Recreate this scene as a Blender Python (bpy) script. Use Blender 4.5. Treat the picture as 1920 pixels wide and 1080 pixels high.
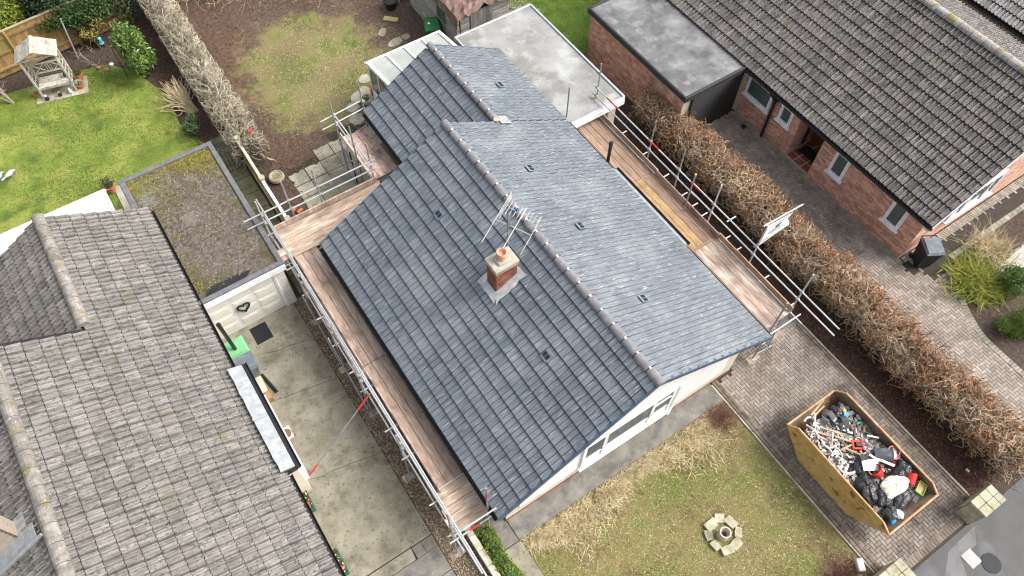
import bpy, math, random
import numpy as np
from mathutils import Matrix, Vector
for o in list(bpy.data.objects): bpy.data.objects.remove(o, do_unlink=True)
SC = bpy.context.scene
COL = SC.collection
rad = math.radians
# ---------------------------------------------------------------- camera
CAM_H = 20.5
cd = bpy.data.cameras.new('camera'); cam = bpy.data.objects.new('camera', cd); COL.objects.link(cam)
cd.sensor_width = 36; cd.lens = 36*1421.87/1920; cd.clip_start = .1; cd.clip_end = 600
R_ = ((0.83213251, -0.55454607, 0.00584311), (-0.47267525, -0.71471196, -0.51552393), (0.29005791, 0.42622233, -0.85685526))
mw = Matrix.Identity(4)
for i in range(3):
    mw[i][0] = R_[0][i]; mw[i][1] = -R_[1][i]; mw[i][2] = -R_[2][i]
mw[2][3] = CAM_H
cam.matrix_world = mw
SC.camera = cam
# ---------------------------------------------------------------- sky and sun (overcast)
SUN_EL, SUN_AZ = 47, 118          # azimuth clockwise from +Y
w = bpy.data.worlds.new('World'); SC.world = w; w.use_nodes = True
nt = w.node_tree; nt.nodes.clear()
sky = nt.nodes.new('ShaderNodeTexSky'); sky.sky_type = 'NISHITA'; sky.sun_disc = False
sky.sun_elevation = rad(SUN_EL); sky.sun_rotation = rad(SUN_AZ)
sky.air_density = 1.0; sky.dust_density = 6.0; sky.ozone_density = 0.6; sky.altitude = 50
hs = nt.nodes.new('ShaderNodeHueSaturation'); hs.inputs['Saturation'].default_value = 0.35
bg = nt.nodes.new('ShaderNodeBackground'); bg.inputs['Strength'].default_value = 0.15
wo = nt.nodes.new('ShaderNodeOutputWorld')
nt.links.new(sky.outputs[0], hs.inputs['Color']); nt.links.new(hs.outputs[0], bg.inputs['Color']); nt.links.new(bg.outputs[0], wo.inputs[0])
sl = bpy.data.lights.new('sun', 'SUN'); sl.energy = 1.25; sl.angle = rad(28); sl.color = (1.0, .97, .93)
so = bpy.data.objects.new('sun', sl); COL.objects.link(so)
a, e = rad(SUN_AZ), rad(SUN_EL)
so.rotation_euler = Vector((-math.sin(a)*math.cos(e), -math.cos(a)*math.cos(e), -math.sin(e))).to_track_quat('-Z', 'Y').to_euler()
so.location = (20, -15, 40)
SC.cycles.filter_width = 1.1
vs = SC.view_settings
vs.view_transform = 'Standard'; vs.look = 'None'; vs.exposure = 0.92; vs.gamma = 1; vs.use_curve_mapping = False

# ---------------------------------------------------------------- materials
MATS = {}
def mat(name, cols, scale=3, detail=5, rough=.85, spec=.3, metal=0, stretch=(1, 1, 1), rnd=.2, bump=.25, bscale=60,
        over=(), trans=0, alpha=1, coat=0, bdist=.01):
    """procedural material in world space: noise ramp + patches (over) + piece to piece variation + fine bump"""
    if name in MATS: return MATS[name]
    m = bpy.data.materials.new(name); m.use_nodes = True; t = m.node_tree; t.nodes.clear(); N = t.nodes.new; L = t.links.new
    out = N('ShaderNodeOutputMaterial'); p = N('ShaderNodeBsdfPrincipled'); L(p.outputs[0], out.inputs[0])
    g = N('ShaderNodeNewGeometry'); mp = N('ShaderNodeMapping'); L(g.outputs['Position'], mp.inputs[0]); mp.inputs['Scale'].default_value = stretch
    oi = N('ShaderNodeObjectInfo'); at = N('ShaderNodeAttribute'); at.attribute_name = 'rnd'
    ad = N('ShaderNodeMath'); ad.operation = 'ADD'; L(oi.outputs['Random'], ad.inputs[0]); L(at.outputs['Fac'], ad.inputs[1])
    fr = N('ShaderNodeMath'); fr.operation = 'FRACT'; L(ad.outputs[0], fr.inputs[0])
    nz = N('ShaderNodeTexNoise'); nz.inputs['Scale'].default_value = scale; nz.inputs['Detail'].default_value = detail; nz.inputs['Roughness'].default_value = .62
    L(mp.outputs[0], nz.inputs['Vector'])
    cr = N('ShaderNodeValToRGB'); L(nz.outputs['Fac'], cr.inputs[0])
    n = len(cols)
    els = cr.color_ramp.elements
    for i, cc in enumerate(cols):
        pos = .3+.4*i/max(1, n-1) if n > 1 else .5
        if i < 2: el = els[i]; el.position = pos
        else: el = els.new(pos)
        el.color = (*cc, 1)
    if n == 1: els[1].color = (*cols[0], 1); els[1].position = 1
    c = cr.outputs[0]
    for k, ov in enumerate(over):      # (colour, scale, lo, hi, amount, stretch)
        oc, osc, lo, hi, am = ov[:5]
        n2 = N('ShaderNodeTexNoise'); n2.inputs['Scale'].default_value = osc; n2.inputs['Detail'].default_value = 5
        m2 = N('ShaderNodeMapping'); L(g.outputs['Position'], m2.inputs[0]); m2.inputs['Location'].default_value = (7.3*k+3, 2.1*k, 5.7*k)
        m2.inputs['Scale'].default_value = ov[5] if len(ov) > 5 else (1, 1, 1)
        L(m2.outputs[0], n2.inputs['Vector'])
        mr = N('ShaderNodeMapRange'); L(n2.outputs['Fac'], mr.inputs[0]); mr.inputs[1].default_value = lo; mr.inputs[2].default_value = hi; mr.inputs[4].default_value = am
        mx = N('ShaderNodeMix'); mx.data_type = 'RGBA'; L(mr.outputs[0], mx.inputs[0]); L(c, mx.inputs[6]); mx.inputs[7].default_value = (*oc, 1)
        c = mx.outputs[2]
    if rnd:
        mr = N('ShaderNodeMapRange'); L(fr.outputs[0], mr.inputs[0]); mr.inputs[3].default_value = 1-rnd; mr.inputs[4].default_value = 1+rnd
        hv = N('ShaderNodeHueSaturation'); L(mr.outputs[0], hv.inputs['Value']); L(c, hv.inputs['Color']); c = hv.outputs[0]
    L(c, p.inputs['Base Color'])
    p.inputs['Roughness'].default_value = rough; p.inputs['Metallic'].default_value = metal
    p.inputs['Specular IOR Level'].default_value = spec
    if coat: p.inputs['Coat Weight'].default_value = coat
    if trans: p.inputs['Transmission Weight'].default_value = trans
    if bump:
        nb = N('ShaderNodeTexNoise'); nb.inputs['Scale'].default_value = bscale; nb.inputs['Detail'].default_value = 4; L(mp.outputs[0], nb.inputs['Vector'])
        b = N('ShaderNodeBump'); b.inputs['Strength'].default_value = bump; b.inputs['Distance'].default_value = bdist; L(nb.outputs['Fac'], b.inputs['Height']); L(b.outputs[0], p.inputs['Normal'])
    MATS[name] = m
    return m
def plain(name, col, rough=.6, **k):
    d = tuple(x*.82 for x in col); l = tuple(min(1, x*1.12) for x in col)
    return mat(name, [d, col, l], scale=k.pop('scale', 4), rough=rough, rnd=k.pop('rnd', .05), bump=k.pop('bump', .1), **k)

# ---------------------------------------------------------------- mesh building
def mesh_np(name, V, F, rnd=None, smooth=False):
    """V (n,3); F list of (m,k) index arrays; rnd per face"""
    V = np.asarray(V, np.float32); me = bpy.data.meshes.new(name)
    me.vertices.add(len(V)); me.vertices.foreach_set('co', V.ravel())
    F = [np.asarray(f, np.int32) for f in F]
    nl = sum(f.size for f in F); nf = sum(len(f) for f in F)
    me.loops.add(nl); me.loops.foreach_set('vertex_index', np.concatenate([f.ravel() for f in F]))
    me.polygons.add(nf)
    tot = np.concatenate([np.full(len(f), f.shape[1], np.int32) for f in F]); st = np.concatenate([[0], np.cumsum(tot)[:-1]]).astype(np.int32)
    me.polygons.foreach_set('loop_start', st); me.polygons.foreach_set('loop_total', tot)
    me.polygons.foreach_set('use_smooth', np.full(nf, bool(smooth)))
    me.update(calc_edges=True)
    if rnd is not None:
        a = me.attributes.new('rnd', 'FLOAT', 'FACE'); a.data.foreach_set('value', np.asarray(rnd, np.float32))
    return me
class MB:
    def __init__(s): s.v = []; s.f = []; s.r = []; s.cur = 0.
    def add(s, vs, fs):
        n = len(s.v); s.v += [tuple(v) for v in vs]
        for f in fs: s.f.append([i+n for i in f]); s.r.append(s.cur)
        return s
    def ob(s, o, X, Y, Z):
        """box from corner o along the three edge vectors"""
        o, X, Y, Z = (Vector(q) for q in (o, X, Y, Z))
        if X.cross(Y).dot(Z) < 0: X, Y = Y, X
        p = [o, o+X, o+X+Y, o+Y]; p += [q+Z for q in p]
        return s.add(p, [(3, 2, 1, 0), (4, 5, 6, 7), (0, 1, 5, 4), (1, 2, 6, 5), (2, 3, 7, 6), (3, 0, 4, 7)])
    def b(s, x0, x1, y0, y1, z0, z1): return s.ob((x0, y0, z0), (x1-x0, 0, 0), (0, y1-y0, 0), (0, 0, z1-z0))
    def cb(s, x0, x1, y0, y1, z0, z1, c=.01, M=None):
        """box with chamfered edges"""
        hx, hy, hz = (x1-x0)/2, (y1-y0)/2, (z1-z0)/2; cx, cy, cz = (x0+x1)/2, (y0+y1)/2, (z0+z1)/2
        c = min(c, hx*.9, hy*.9, hz*.9); vs = []; idx = {}
        for sx in (-1, 1):
            for sy in (-1, 1):
                for sz in (-1, 1):
                    for k in range(3):
                        q = [sx*hx, sy*hy, sz*hz]
                        for j in range(3):
                            if j != k: q[j] -= (sx, sy, sz)[j]*c
                        idx[sx, sy, sz, k] = len(vs); vs.append(Vector((q[0]+cx, q[1]+cy, q[2]+cz)))
        fs = []
        for k in range(3):
            a, bb = (k+1) % 3, (k+2) % 3
            for sg in (-1, 1):
                q = []
                for u, v in ((-1, -1), (1, -1), (1, 1), (-1, 1)):
                    t = [0, 0, 0]; t[k] = sg; t[a] = u; t[bb] = v; q.append(idx[(*t, k)])
                fs.append(q if sg > 0 else q[::-1])
            for sa in (-1, 1):
                for sb in (-1, 1):
                    t0 = [0, 0, 0]; t0[a] = sa; t0[bb] = sb; t1 = list(t0); t0[k] = -1; t1[k] = 1
                    q = [idx[(*t0, a)], idx[(*t1, a)], idx[(*t1, bb)], idx[(*t0, bb)]]
                    fs.append(q if sa*sb < 0 else q[::-1])
        for sx in (-1, 1):
            for sy in (-1, 1):
                for sz in (-1, 1):
                    q = [idx[sx, sy, sz, k] for k in range(3)]
                    fs.append(q if sx*sy*sz > 0 else q[::-1])
        if M is not None: vs = [M @ v for v in vs]
        return s.add(vs, fs)
    def tube(s, pts, r, n=8, cap=True, r1=None):
        pts = [Vector(p) for p in pts]; m = len(pts); rings = []; up = None
        for i, p in enumerate(pts):
            d = (pts[min(i+1, m-1)]-pts[max(i-1, 0)]).normalized()
            if up is None: up = d.orthogonal().normalized()
            else:
                up = up-d*up.dot(d)
                up = up.normalized() if up.length > 1e-4 else d.orthogonal().normalized()
            q = d.cross(up); rr = r if r1 is None else r+(r1-r)*i/max(1, m-1)
            rings.append([p+(up*math.cos(2*math.pi*k/n)+q*math.sin(2*math.pi*k/n))*rr for k in range(n)])
        fs = []
        for i in range(m-1):
            for k in range(n): fs.append((i*n+k, i*n+(k+1) % n, (i+1)*n+(k+1) % n, (i+1)*n+k))
        if cap: fs += [tuple(range(n))[::-1], tuple(range((m-1)*n, m*n))]
        return s.add([v for ring in rings for v in ring], fs)
    def lathe(s, prof, c=(0, 0, 0), n=16, M=None, jit=0, rng=None, closed=True):
        vs = []; m = len(prof); c = Vector(c)
        for r, z in prof:
            for k in range(n):
                j = 1+(rng.uniform(-jit, jit) if jit else 0)
                v = Vector((r*j*math.cos(2*math.pi*k/n), r*j*math.sin(2*math.pi*k/n), z))
                vs.append((M @ v if M is not None else v)+c)
        fs = []
        for i in range(m-1):
            for k in range(n): fs.append((i*n+k, i*n+(k+1) % n, (i+1)*n+(k+1) % n, (i+1)*n+k))
        if closed: fs += [tuple(range(n))[::-1], tuple(range((m-1)*n, m*n))]
        return s.add(vs, fs)
    def prism(s, poly, z0, z1, M=None):
        n = len(poly); vs = [Vector((x, y, z0)) for x, y in poly]+[Vector((x, y, z1)) for x, y in poly]
        if M is not None: vs = [M @ v for v in vs]
        return s.add(vs, [tuple(range(n))[::-1], tuple(range(n, 2*n))]+[(i, (i+1) % n, (i+1) % n+n, i+n) for i in range(n)])
    def mesh(s, name, smooth=False):
        me = bpy.data.meshes.new(name); me.from_pydata(s.v, [], s.f); me.update()
        if any(s.r): a = me.attributes.new('rnd', 'FLOAT', 'FACE'); a.data.foreach_set('value', s.r)
        if smooth: me.polygons.foreach_set('use_smooth', [True]*len(me.polygons))
        return me
    def build(s, name, m, parent=None, smooth=False, **tags): return link(name, s.mesh(name, smooth), m, parent, **tags)
def link(name, me, m, parent=None, matrix=None, label=None, cat=None, group=None, kind=None):
    o = bpy.data.objects.new(name, me); COL.objects.link(o)
    if m is not None and not me.materials: me.materials.append(m)
    if parent is not None:
        o.parent = parent
        if parent.type == 'EMPTY': o.matrix_parent_inverse = parent.matrix_basis.inverted()
    if matrix is not None: o.matrix_basis = matrix
    if label: o['label'] = label
    if cat: o['category'] = cat
    if group: o['group'] = group
    if kind: o['kind'] = kind
    return o
def thing(name, label, cat, loc=(0, 0, 0), group=None):
    o = bpy.data.objects.new(name, None); COL.objects.link(o); o.location = loc; o.matrix_basis = Matrix.Translation(loc)
    o['label'] = label; o['category'] = cat; o.empty_display_size = .2
    if group: o['group'] = group
    return o
def struct(name, mb, m, z=None): return mb.build(name, m, kind='structure')
CAMP = np.array([0, 0, CAM_H])
def pieces(name, me, mats4, m, parent, limit=300, stuff=None):
    """the limit nearest copies as objects of their own, the rest as one mesh of kind stuff"""
    A = np.array([np.array(q) for q in mats4]); d = np.linalg.norm(A[:, :3, 3]-CAMP, axis=1); order = np.argsort(d)
    ms = m if isinstance(m, (list, tuple)) else [m]
    if not me.materials:
        for q_ in ms: me.materials.append(q_)
    for i in order[:limit]: link(name, me, None, parent, mats4[i])
    rest = order[limit:]
    if len(rest):
        nv = len(me.vertices); V = np.empty(nv*3, np.float32); me.vertices.foreach_get('co', V); V = V.reshape(-1, 3)
        polys = [list(p.vertices) for p in me.polygons]
        B = A[rest]; W = np.einsum('nij,vj->nvi', B[:, :3, :3], V)+B[:, None, :3, 3]
        off = np.arange(len(rest))*nv; byk = {}; mi = {}
        for p, pm in zip(polys, [p.material_index for p in me.polygons]): byk.setdefault(len(p), []).append(p); mi.setdefault(len(p), []).append(pm)
        F = []; R = []; MI = []; rr = np.random.RandomState(5).rand(len(rest))
        for k, ps in byk.items():
            ps = np.array(ps); F.append((ps[None]+off[:, None, None]).reshape(-1, k)); R.append(np.repeat(rr, len(ps))); MI.append(np.tile(mi[k], len(rest)))
        me2 = mesh_np(stuff or name, W.reshape(-1, 3), F, np.concatenate(R))
        for q_ in ms: me2.materials.append(q_)
        me2.polygons.foreach_set('material_index', np.concatenate(MI).astype(np.int32))
        link(stuff or name+'_field', me2, None, parent, kind='stuff')
def basis(o, u, v, w):
    M = Matrix.Identity(4)
    for i in range(3): M[i][0] = u[i]; M[i][1] = v[i]; M[i][2] = w[i]; M[i][3] = o[i]
    return M
def RZ(x, y, z=0, a=0): return Matrix.Translation((x, y, z)) @ Matrix.Rotation(rad(a), 4, 'Z')

# ---------------------------------------------------------------- foliage generators (numpy)
def leaves(rs, P, size, up=.4, nrm=None, asp=.5, fold=.15):
    """one folded leaf of four points per position; returns V, F, rnd"""
    n = len(P); d = rs.normal(size=(n, 3)); d[:, 2] += up*.3; d /= np.linalg.norm(d, axis=1)[:, None]
    q = rs.normal(size=(n, 3)); q[:, 2] += up*2
    if nrm is not None: q += nrm*1.2
    s = np.cross(d, q); s /= np.linalg.norm(s, axis=1)[:, None]; nn = np.cross(s, d)
    L = (size*rs.uniform(.6, 1.35, n))[:, None]
    V = np.stack([P, P+d*L*.5+s*L*asp*.5+nn*L*fold, P+d*L, P+d*L*.5-s*L*asp*.5+nn*L*fold], 1).reshape(-1, 3)
    i = np.arange(n)*4
    return V, np.concatenate([np.stack([i, i+1, i+2], 1), np.stack([i, i+2, i+3], 1)]), np.tile(rs.rand(n), 2)
def strands(rs, P, D, n_seg, step, curl, r0, r1, grav=0., box=None, persist=.6, sides=3):
    """wandering tapered twigs grown from P along D"""
    n = len(P); pts = [P]; d = D/np.linalg.norm(D, axis=1)[:, None]; turn = rs.normal(size=(n, 3)); turn /= np.linalg.norm(turn, axis=1)[:, None]
    st = step*rs.uniform(.7, 1.3, n)[:, None]
    for _ in range(n_seg):
        turn = np.where(rs.rand(n, 1) < .22, -turn, turn)+rs.normal(size=(n, 3))*(1-persist)
        d = d+np.cross(turn, d)*curl*rs.uniform(.4, 1.5, (n, 1)); d[:, 2] -= grav; d /= np.linalg.norm(d, axis=1)[:, None]
        p = pts[-1]+d*st
        if box is not None: p = np.clip(p, box[0], box[1])
        pts.append(p)
    A = np.stack(pts, 1); m = n_seg+1
    t = np.gradient(A, axis=1); t /= np.linalg.norm(t, axis=2)[:, :, None]+1e-9
    ref = np.where(np.abs(t[..., 2:3]) > .8, np.array([1., 0, 0]), np.array([0, 0, 1.]))
    u = np.cross(t, ref); u /= np.linalg.norm(u, axis=2)[:, :, None]+1e-9; v = np.cross(t, u)
    rr = (np.linspace(r0, r1, m)[None, :]*rs.uniform(.7, 1.3, n)[:, None])[..., None]
    ang = [2*math.pi*k/sides for k in range(sides)]
    V = np.stack([A+(u*math.cos(q)+v*math.sin(q))*rr for q in ang], 2)
    base = (np.arange(n)*m*sides)[:, None]; F = []
    for i in range(n_seg):
        for k in range(sides):
            k2 = (k+1) % sides
            F.append(np.concatenate([base+i*sides+k, base+i*sides+k2, base+(i+1)*sides+k2, base+(i+1)*sides+k], 1))
    R = np.tile(rs.rand(n), n_seg*sides)
    return V.reshape(-1, 3), np.concatenate(F), R, A
def blades(rs, P, h, lean, wd, droop=.5, D=None):
    """curved grass blades, two quads and a tip"""
    n = len(P); a = rs.uniform(0, 2*math.pi, n); d = np.stack([np.cos(a), np.sin(a), np.zeros(n)], 1)
    if D is not None: d = d*.6+D; d /= np.linalg.norm(d, axis=1)[:, None]
    s = np.cross(d, [0, 0, 1.]); H = (h*rs.uniform(.5, 1.3, n))[:, None]; ln = (lean*rs.uniform(.3, 1.4, n))[:, None]
    up = np.array([0, 0, 1.])
    def at(t): return P+up*H*(t-droop*t*t*ln)+d*H*ln*t*t*1.2
    wv = s*(wd*rs.uniform(.7, 1.3, n))[:, None]
    V = np.stack([P-wv, P+wv, at(.5)-wv*.8, at(.5)+wv*.8, at(1.)], 1).reshape(-1, 3); i = np.arange(n)*5; r = rs.rand(n)
    return V, [np.stack([i, i+1, i+3, i+2], 1), np.stack([i+2, i+3, i+4], 1)], np.concatenate([r, r])
def cloud(rs, blobs, n, shell=.55):
    """points spread through a union of ellipsoids (cx,cy,cz,rx,ry,rz), thicker near the skin; returns points and outward normals"""
    B = np.array(blobs); wgt = (B[:, 3]*B[:, 4]*B[:, 5])**.67; k = rs.choice(len(B), n, p=wgt/wgt.sum())
    d = rs.normal(size=(n, 3)); d /= np.linalg.norm(d, axis=1)[:, None]; r = rs.uniform(shell, 1.05, n)[:, None]
    P = B[k, :3]+d*r*B[k, 3:]; keep = P[:, 2] > .03
    return P[keep], d[keep]
def scatter(name, parent, V, F, R, m, **k): return link(name, mesh_np(name, V, F if isinstance(F, list) else [F], R), m, parent, **k)
def join(parts):
    Vs = []; Fs = {}; Rs = {}; off = 0
    for V, F, R in parts:
        for f in (F if isinstance(F, list) else [F]):
            kk = f.shape[1]; Fs.setdefault(kk, []).append(f+off)
            Rs.setdefault(kk, []).append(R[:len(f)])
        Vs.append(V); off += len(V)
    return np.concatenate(Vs), [np.concatenate(f) for f in Fs.values()], np.concatenate([np.concatenate(r) for r in Rs.values()])
# ================================================================ materials in use
rnd = random.Random(4)
rs = np.random.RandomState(11)
m_soil = mat('dark soil', [(.035, .025, .02), (.065, .046, .036), (.11, .075, .055)], scale=9, bump=.6, bscale=45, bdist=.03, rnd=0)
m_slate = mat('blue grey new roof tile', [(.09, .107, .126), (.118, .138, .159), (.158, .18, .2)], scale=2.6, stretch=(.8, 5, .8), rough=.34, spec=.8, rnd=.08,
              bump=.25, bscale=30, over=[((.055, .066, .08), 5, .56, .66, .45), ((.36, .385, .4), 9, .56, .68, .5, (.35, 3.2, .35)), ((.28, .3, .305), .8, .48, .7, .4), ((.5, .52, .53), 14, .63, .70, .7, (.3, 2.0, .3))])
m_slateshade = mat('painted shade tile edge', [(.035, .045, .06), (.06, .072, .088)], scale=8, rough=.6, rnd=.1)  # shadow line of the course gap, painted as colour on the tile nose
m_algaeshade = mat('algae and shade tile edge', [(.02, .018, .015), (.045, .04, .034), (.09, .08, .068)], scale=9, rough=.9, rnd=.3)  # algae on old tile noses, with the course gap's shade painted in
m_ridge = mat('grey violet ridge tile', [(.15, .148, .158), (.19, .187, .197), (.23, .227, .235)], scale=6, rough=.7, rnd=.08, over=[((.42, .42, .42), 4, .6, .75, .5)])
m_vcap = mat('dark blue verge cap', [(.05, .075, .115), (.07, .1, .145)], scale=5, rough=.4, spec=.5, rnd=.08)
m_clip = plain('pale ridge clip', (.7, .68, .62))
m_vent = mat('pale roof vent', [(.13, .18, .225), (.18, .23, .275)], rough=.5, rnd=.05)
m_black = plain('black plastic', (.018, .018, .02), rough=.4, spec=.4, bump=.02)
m_dark = plain('dark void', (.02, .02, .022), rough=.8)
m_white = plain('white plastic', (.80, .81, .82), rough=.35, spec=.4, bump=.02)
m_render = mat('white render', [(.72, .72, .71), (.8, .8, .79)], scale=3, rnd=0, bump=.2, bscale=150)
m_cream = mat('cream render', [(.56, .51, .42), (.66, .61, .52)], scale=3, rnd=0, bump=.3, bscale=90)
m_glass = mat('window glass', [(.06, .085, .085), (.09, .12, .115)], scale=1.5, rough=.08, spec=.6, bump=0, rnd=.2)
m_lead = mat('pale lead sheet', [(.25, .265, .28), (.33, .345, .355), (.42, .435, .44)], scale=5, rough=.55, metal=.2, bump=.5, bscale=14, rnd=.06, bdist=.02)
m_galv = mat('galvanised tube', [(.42, .43, .44), (.52, .53, .54), (.6, .61, .61)], scale=6, rough=.38, metal=.45, spec=.5, rnd=.12, bump=.05, over=[((.32, .3, .28), 5, .6, .72, .5)])
m_galvd = mat('dull steel tube', [(.22, .225, .23), (.31, .315, .32), (.4, .4, .4)], scale=8, rough=.5, metal=.4, rnd=.12, bump=.05)
m_red = mat('red paint', [(.5, .035, .025), (.62, .06, .05)], rough=.45, rnd=.08, bump=.05)
m_coup = mat('steel coupler', [(.2, .2, .2), (.42, .42, .42)], scale=20, rough=.45, metal=.6, rnd=.1)
def wood(name, c, **k):
    a = tuple(x*.55 for x in c); b = tuple(min(1, x*1.35) for x in c)
    return mat(name, [a, c, b], scale=3, detail=7, rough=.8, rnd=k.pop('rnd', .2), bump=.3, bscale=30, **k)
m_brdY = wood('scaffold board along the house', (.41, .31, .245), stretch=(9, 1, 9), over=[((.55, .46, .38), 2.2, .58, .66, .7, (3, .7, 1)), ((.13, .085, .065), 1.7, .57, .7, .6)])
m_brdX = wood('scaffold board across the gable', (.47, .36, .275), stretch=(1, 9, 9), over=[((.68, .58, .47), 2.0, .54, .62, .8, (.7, 3, 1)), ((.2, .12, .09), 1.5, .55, .7, .6)])
m_brdR = wood('brown scaffold board', (.37, .25, .18), stretch=(9, 1, 9), over=[((.42, .33, .27), 2.2, .58, .68, .5, (3, .7, 1))])
m_brdN = wood('new yellow scaffold board', (.52, .34, .18), stretch=(9, 1, 9), over=[((.3, .18, .1), 2, .58, .7, .6)])
m_brdW = wood('weathered scaffold board', (.40, .30, .235), stretch=(9, 1, 9), over=[((.66, .57, .52), 2.2, .52, .64, .7, (3, .7, 1)), ((.17, .12, .1), 1.2, .52, .66, .7)])
m_brdP = wood('pink wet scaffold board', (.40, .28, .235), stretch=(9, 1, 9), over=[((.2, .125, .1), 2.4, .56, .6, .75), ((.55, .46, .42), 3, .58, .68, .6)])
m_pale = wood('pale timber', (.5, .42, .34))
m_larch = wood('orange fence timber', (.34, .21, .09), stretch=(6, 6, 1), over=[((.2, .22, .06), 1.2, .5, .7, .5)])
m_silver = wood('silver grey timber', (.40, .37, .31), stretch=(5, 5, 1), over=[((.08, .075, .07), 3, .58, .7, .6)])
def tilemat(name, c, d, l, **k):
    return mat(name, [d, c, l], scale=3.2, stretch=(.8, 4, .8), rough=.9, spec=.15, rnd=k.get('rnd', .12), bump=.5, bscale=40,
               over=[(tuple(x*.3 for x in c), 13, .56, .66, k.get('spots', .6)), ((.62, .6, .55), 21, .68, .73, k.get('lichen', .8)), ((.13, .12, .03), 1.4, .64, .74, .5), ((.27, .22, .2), .9, .54, .68, .25)])
m_oldL = tilemat('weathered buff concrete tile', (.205, .194, .18), (.11, .103, .095), (.3, .285, .268), spots=.7, rnd=.14)
m_oldR = tilemat('weathered dark concrete tile', (.185, .171, .162), (.085, .078, .074), (.28, .262, .25), lichen=.5, spots=.9, rnd=.15)
m_oldF = tilemat('grey speckled concrete tile', (.3, .295, .29), (.17, .165, .16), (.44, .43, .42), lichen=.9)
m_oldridge = mat('mossy ridge tile', [(.13, .118, .104), (.22, .2, .18), (.31, .28, .258)], scale=7, rnd=.15, over=[((.16, .15, .04), 2.3, .54, .66, .6), ((.5, .47, .44), 15, .62, .7, .7)])
m_brick = mat('orange red brick', [(.44, .22, .155), (.6, .345, .255), (.68, .43, .335)], scale=8, rnd=.28, bump=.3)
m_brickW = mat('white painted brick', [(.62, .59, .54), (.72, .7, .66)], scale=8, rnd=.08)
m_brickD = mat('dark red chimney brick', [(.13, .05, .035), (.24, .09, .06), (.31, .125, .085)], scale=8, rnd=.35)
m_mortar = mat('mortar', [(.5, .41, .33), (.6, .51, .42)], scale=12, rnd=0)
m_mortarD = mat('chimney mortar', [(.3, .25, .2), (.44, .37, .31)], scale=12, rnd=0)
m_cemt = mat('cement', [(.3, .28, .23), (.42, .39, .32), (.5, .47, .4)], scale=6, rnd=.08, over=[((.2, .19, .13), 3, .55, .7, .6)])
m_terra = mat('terracotta', [(.42, .15, .07), (.55, .22, .11)], scale=6, rnd=.12)
m_potpink = mat('pale clay pot', [(.56, .29, .2), (.66, .37, .27)], scale=8, rnd=.05)
m_conc = mat('stained concrete', [(.15, .138, .1), (.245, .228, .175), (.32, .3, .24)], scale=1.6, detail=8, rnd=.05, bump=.3, bscale=70,
             over=[((.09, .084, .058), 2.6, .54, .72, .6), ((.05, .047, .035), 14, .6, .68, .6), ((.36, .34, .28), 5, .6, .74, .45)])
m_concg = mat('grey concrete path', [(.115, .108, .095), (.18, .17, .15), (.25, .235, .205)], scale=2.2, detail=8, rnd=.05, over=[((.09, .085, .08), 3, .52, .66, .6), ((.36, .34, .3), 16, .62, .7, .4)])
m_slab = mat('patio slab', [(.24, .225, .17), (.36, .34, .265), (.46, .43, .34)], scale=2.2, detail=7, rnd=.14, over=[((.17, .18, .1), 1.3, .5, .68, .6), ((.12, .11, .08), 8, .6, .7, .5)])
m_paver = mat('block paver', [(.15, .126, .108), (.235, .2, .172), (.31, .27, .235)], scale=1.1, detail=7, rnd=.2, bump=.3,
              over=[((.08, .065, .055), .8, .53, .66, .75), ((.55, .52, .47), 12, .69, .73, .7)])
m_paver2 = mat('brown grey block paver', [(.2, .165, .14), (.29, .245, .21), (.36, .31, .27)], scale=1.1, detail=7, rnd=.22, bump=.3,
               over=[((.13, .115, .09), .7, .54, .7, .5), ((.55, .52, .49), 9, .63, .72, .6)])
m_paverb = mat('pale border block', [(.24, .225, .185), (.34, .315, .26)], scale=2, rnd=.2, over=[((.12, .115, .08), 2, .52, .7, .6)])
m_joint = mat('dark sand joint', [(.035, .03, .024), (.06, .05, .04)], scale=6, rnd=0)
m_kerb = mat('kerb edging', [(.33, .3, .25), (.46, .42, .36)], scale=5, rnd=.1, over=[((.15, .14, .1), 3, .55, .7, .6)])
m_road = mat('wet asphalt', [(.018, .019, .021), (.03, .031, .033), (.05, .051, .053)], scale=1.2, detail=8, rough=.45, spec=.4, rnd=0, bump=.5, bscale=120, over=[((.085, .088, .09), .8, .54, .66, .8), ((.2, .2, .2), 40, .7, .76, .5)])
m_grassL = mat('bright lawn', [(.095, .15, .022), (.19, .26, .04), (.34, .35, .09)], scale=.9, detail=9, rnd=0, bump=.8, bscale=50, bdist=.03,
               over=[((.3, .28, .09), 1.3, .52, .72, .6), ((.04, .085, .012), 1.7, .55, .7, .7)])
m_grassG = mat('deep green lawn', [(.04, .085, .01), (.085, .15, .015), (.14, .2, .03)], scale=1.5, detail=9, rnd=0, bump=.8, bscale=50, bdist=.03)
m_blade = mat('green grass blade', [(.07, .12, .016), (.14, .2, .03)], scale=2, rnd=.45, bump=0)
m_bladeY = mat('yellow green grass blade', [(.13, .14, .035), (.24, .23, .07)], scale=2, rnd=.4, bump=0)
m_straw = mat('dry straw grass', [(.26, .2, .1), (.42, .34, .19), (.54, .46, .3)], scale=2.5, rnd=.4, bump=0)
m_leaf = mat('dead beech leaf', [(.10, .045, .026), (.2, .085, .045), (.3, .13, .065)], scale=6, rnd=.5, bump=0)
m_litter = mat('dark leaf litter', [(.075, .036, .026), (.14, .068, .047), (.23, .12, .08)], scale=6, rnd=.5, bump=0)
m_twig = mat('pale lichen twig', [(.22, .19, .135), (.38, .335, .25), (.52, .47, .375)], scale=3, rnd=.4, bump=0)
m_twig2 = mat('grey brown twig', [(.23, .165, .105), (.39, .3, .205), (.53, .44, .33)], scale=2, rnd=.45, bump=0)
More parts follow.
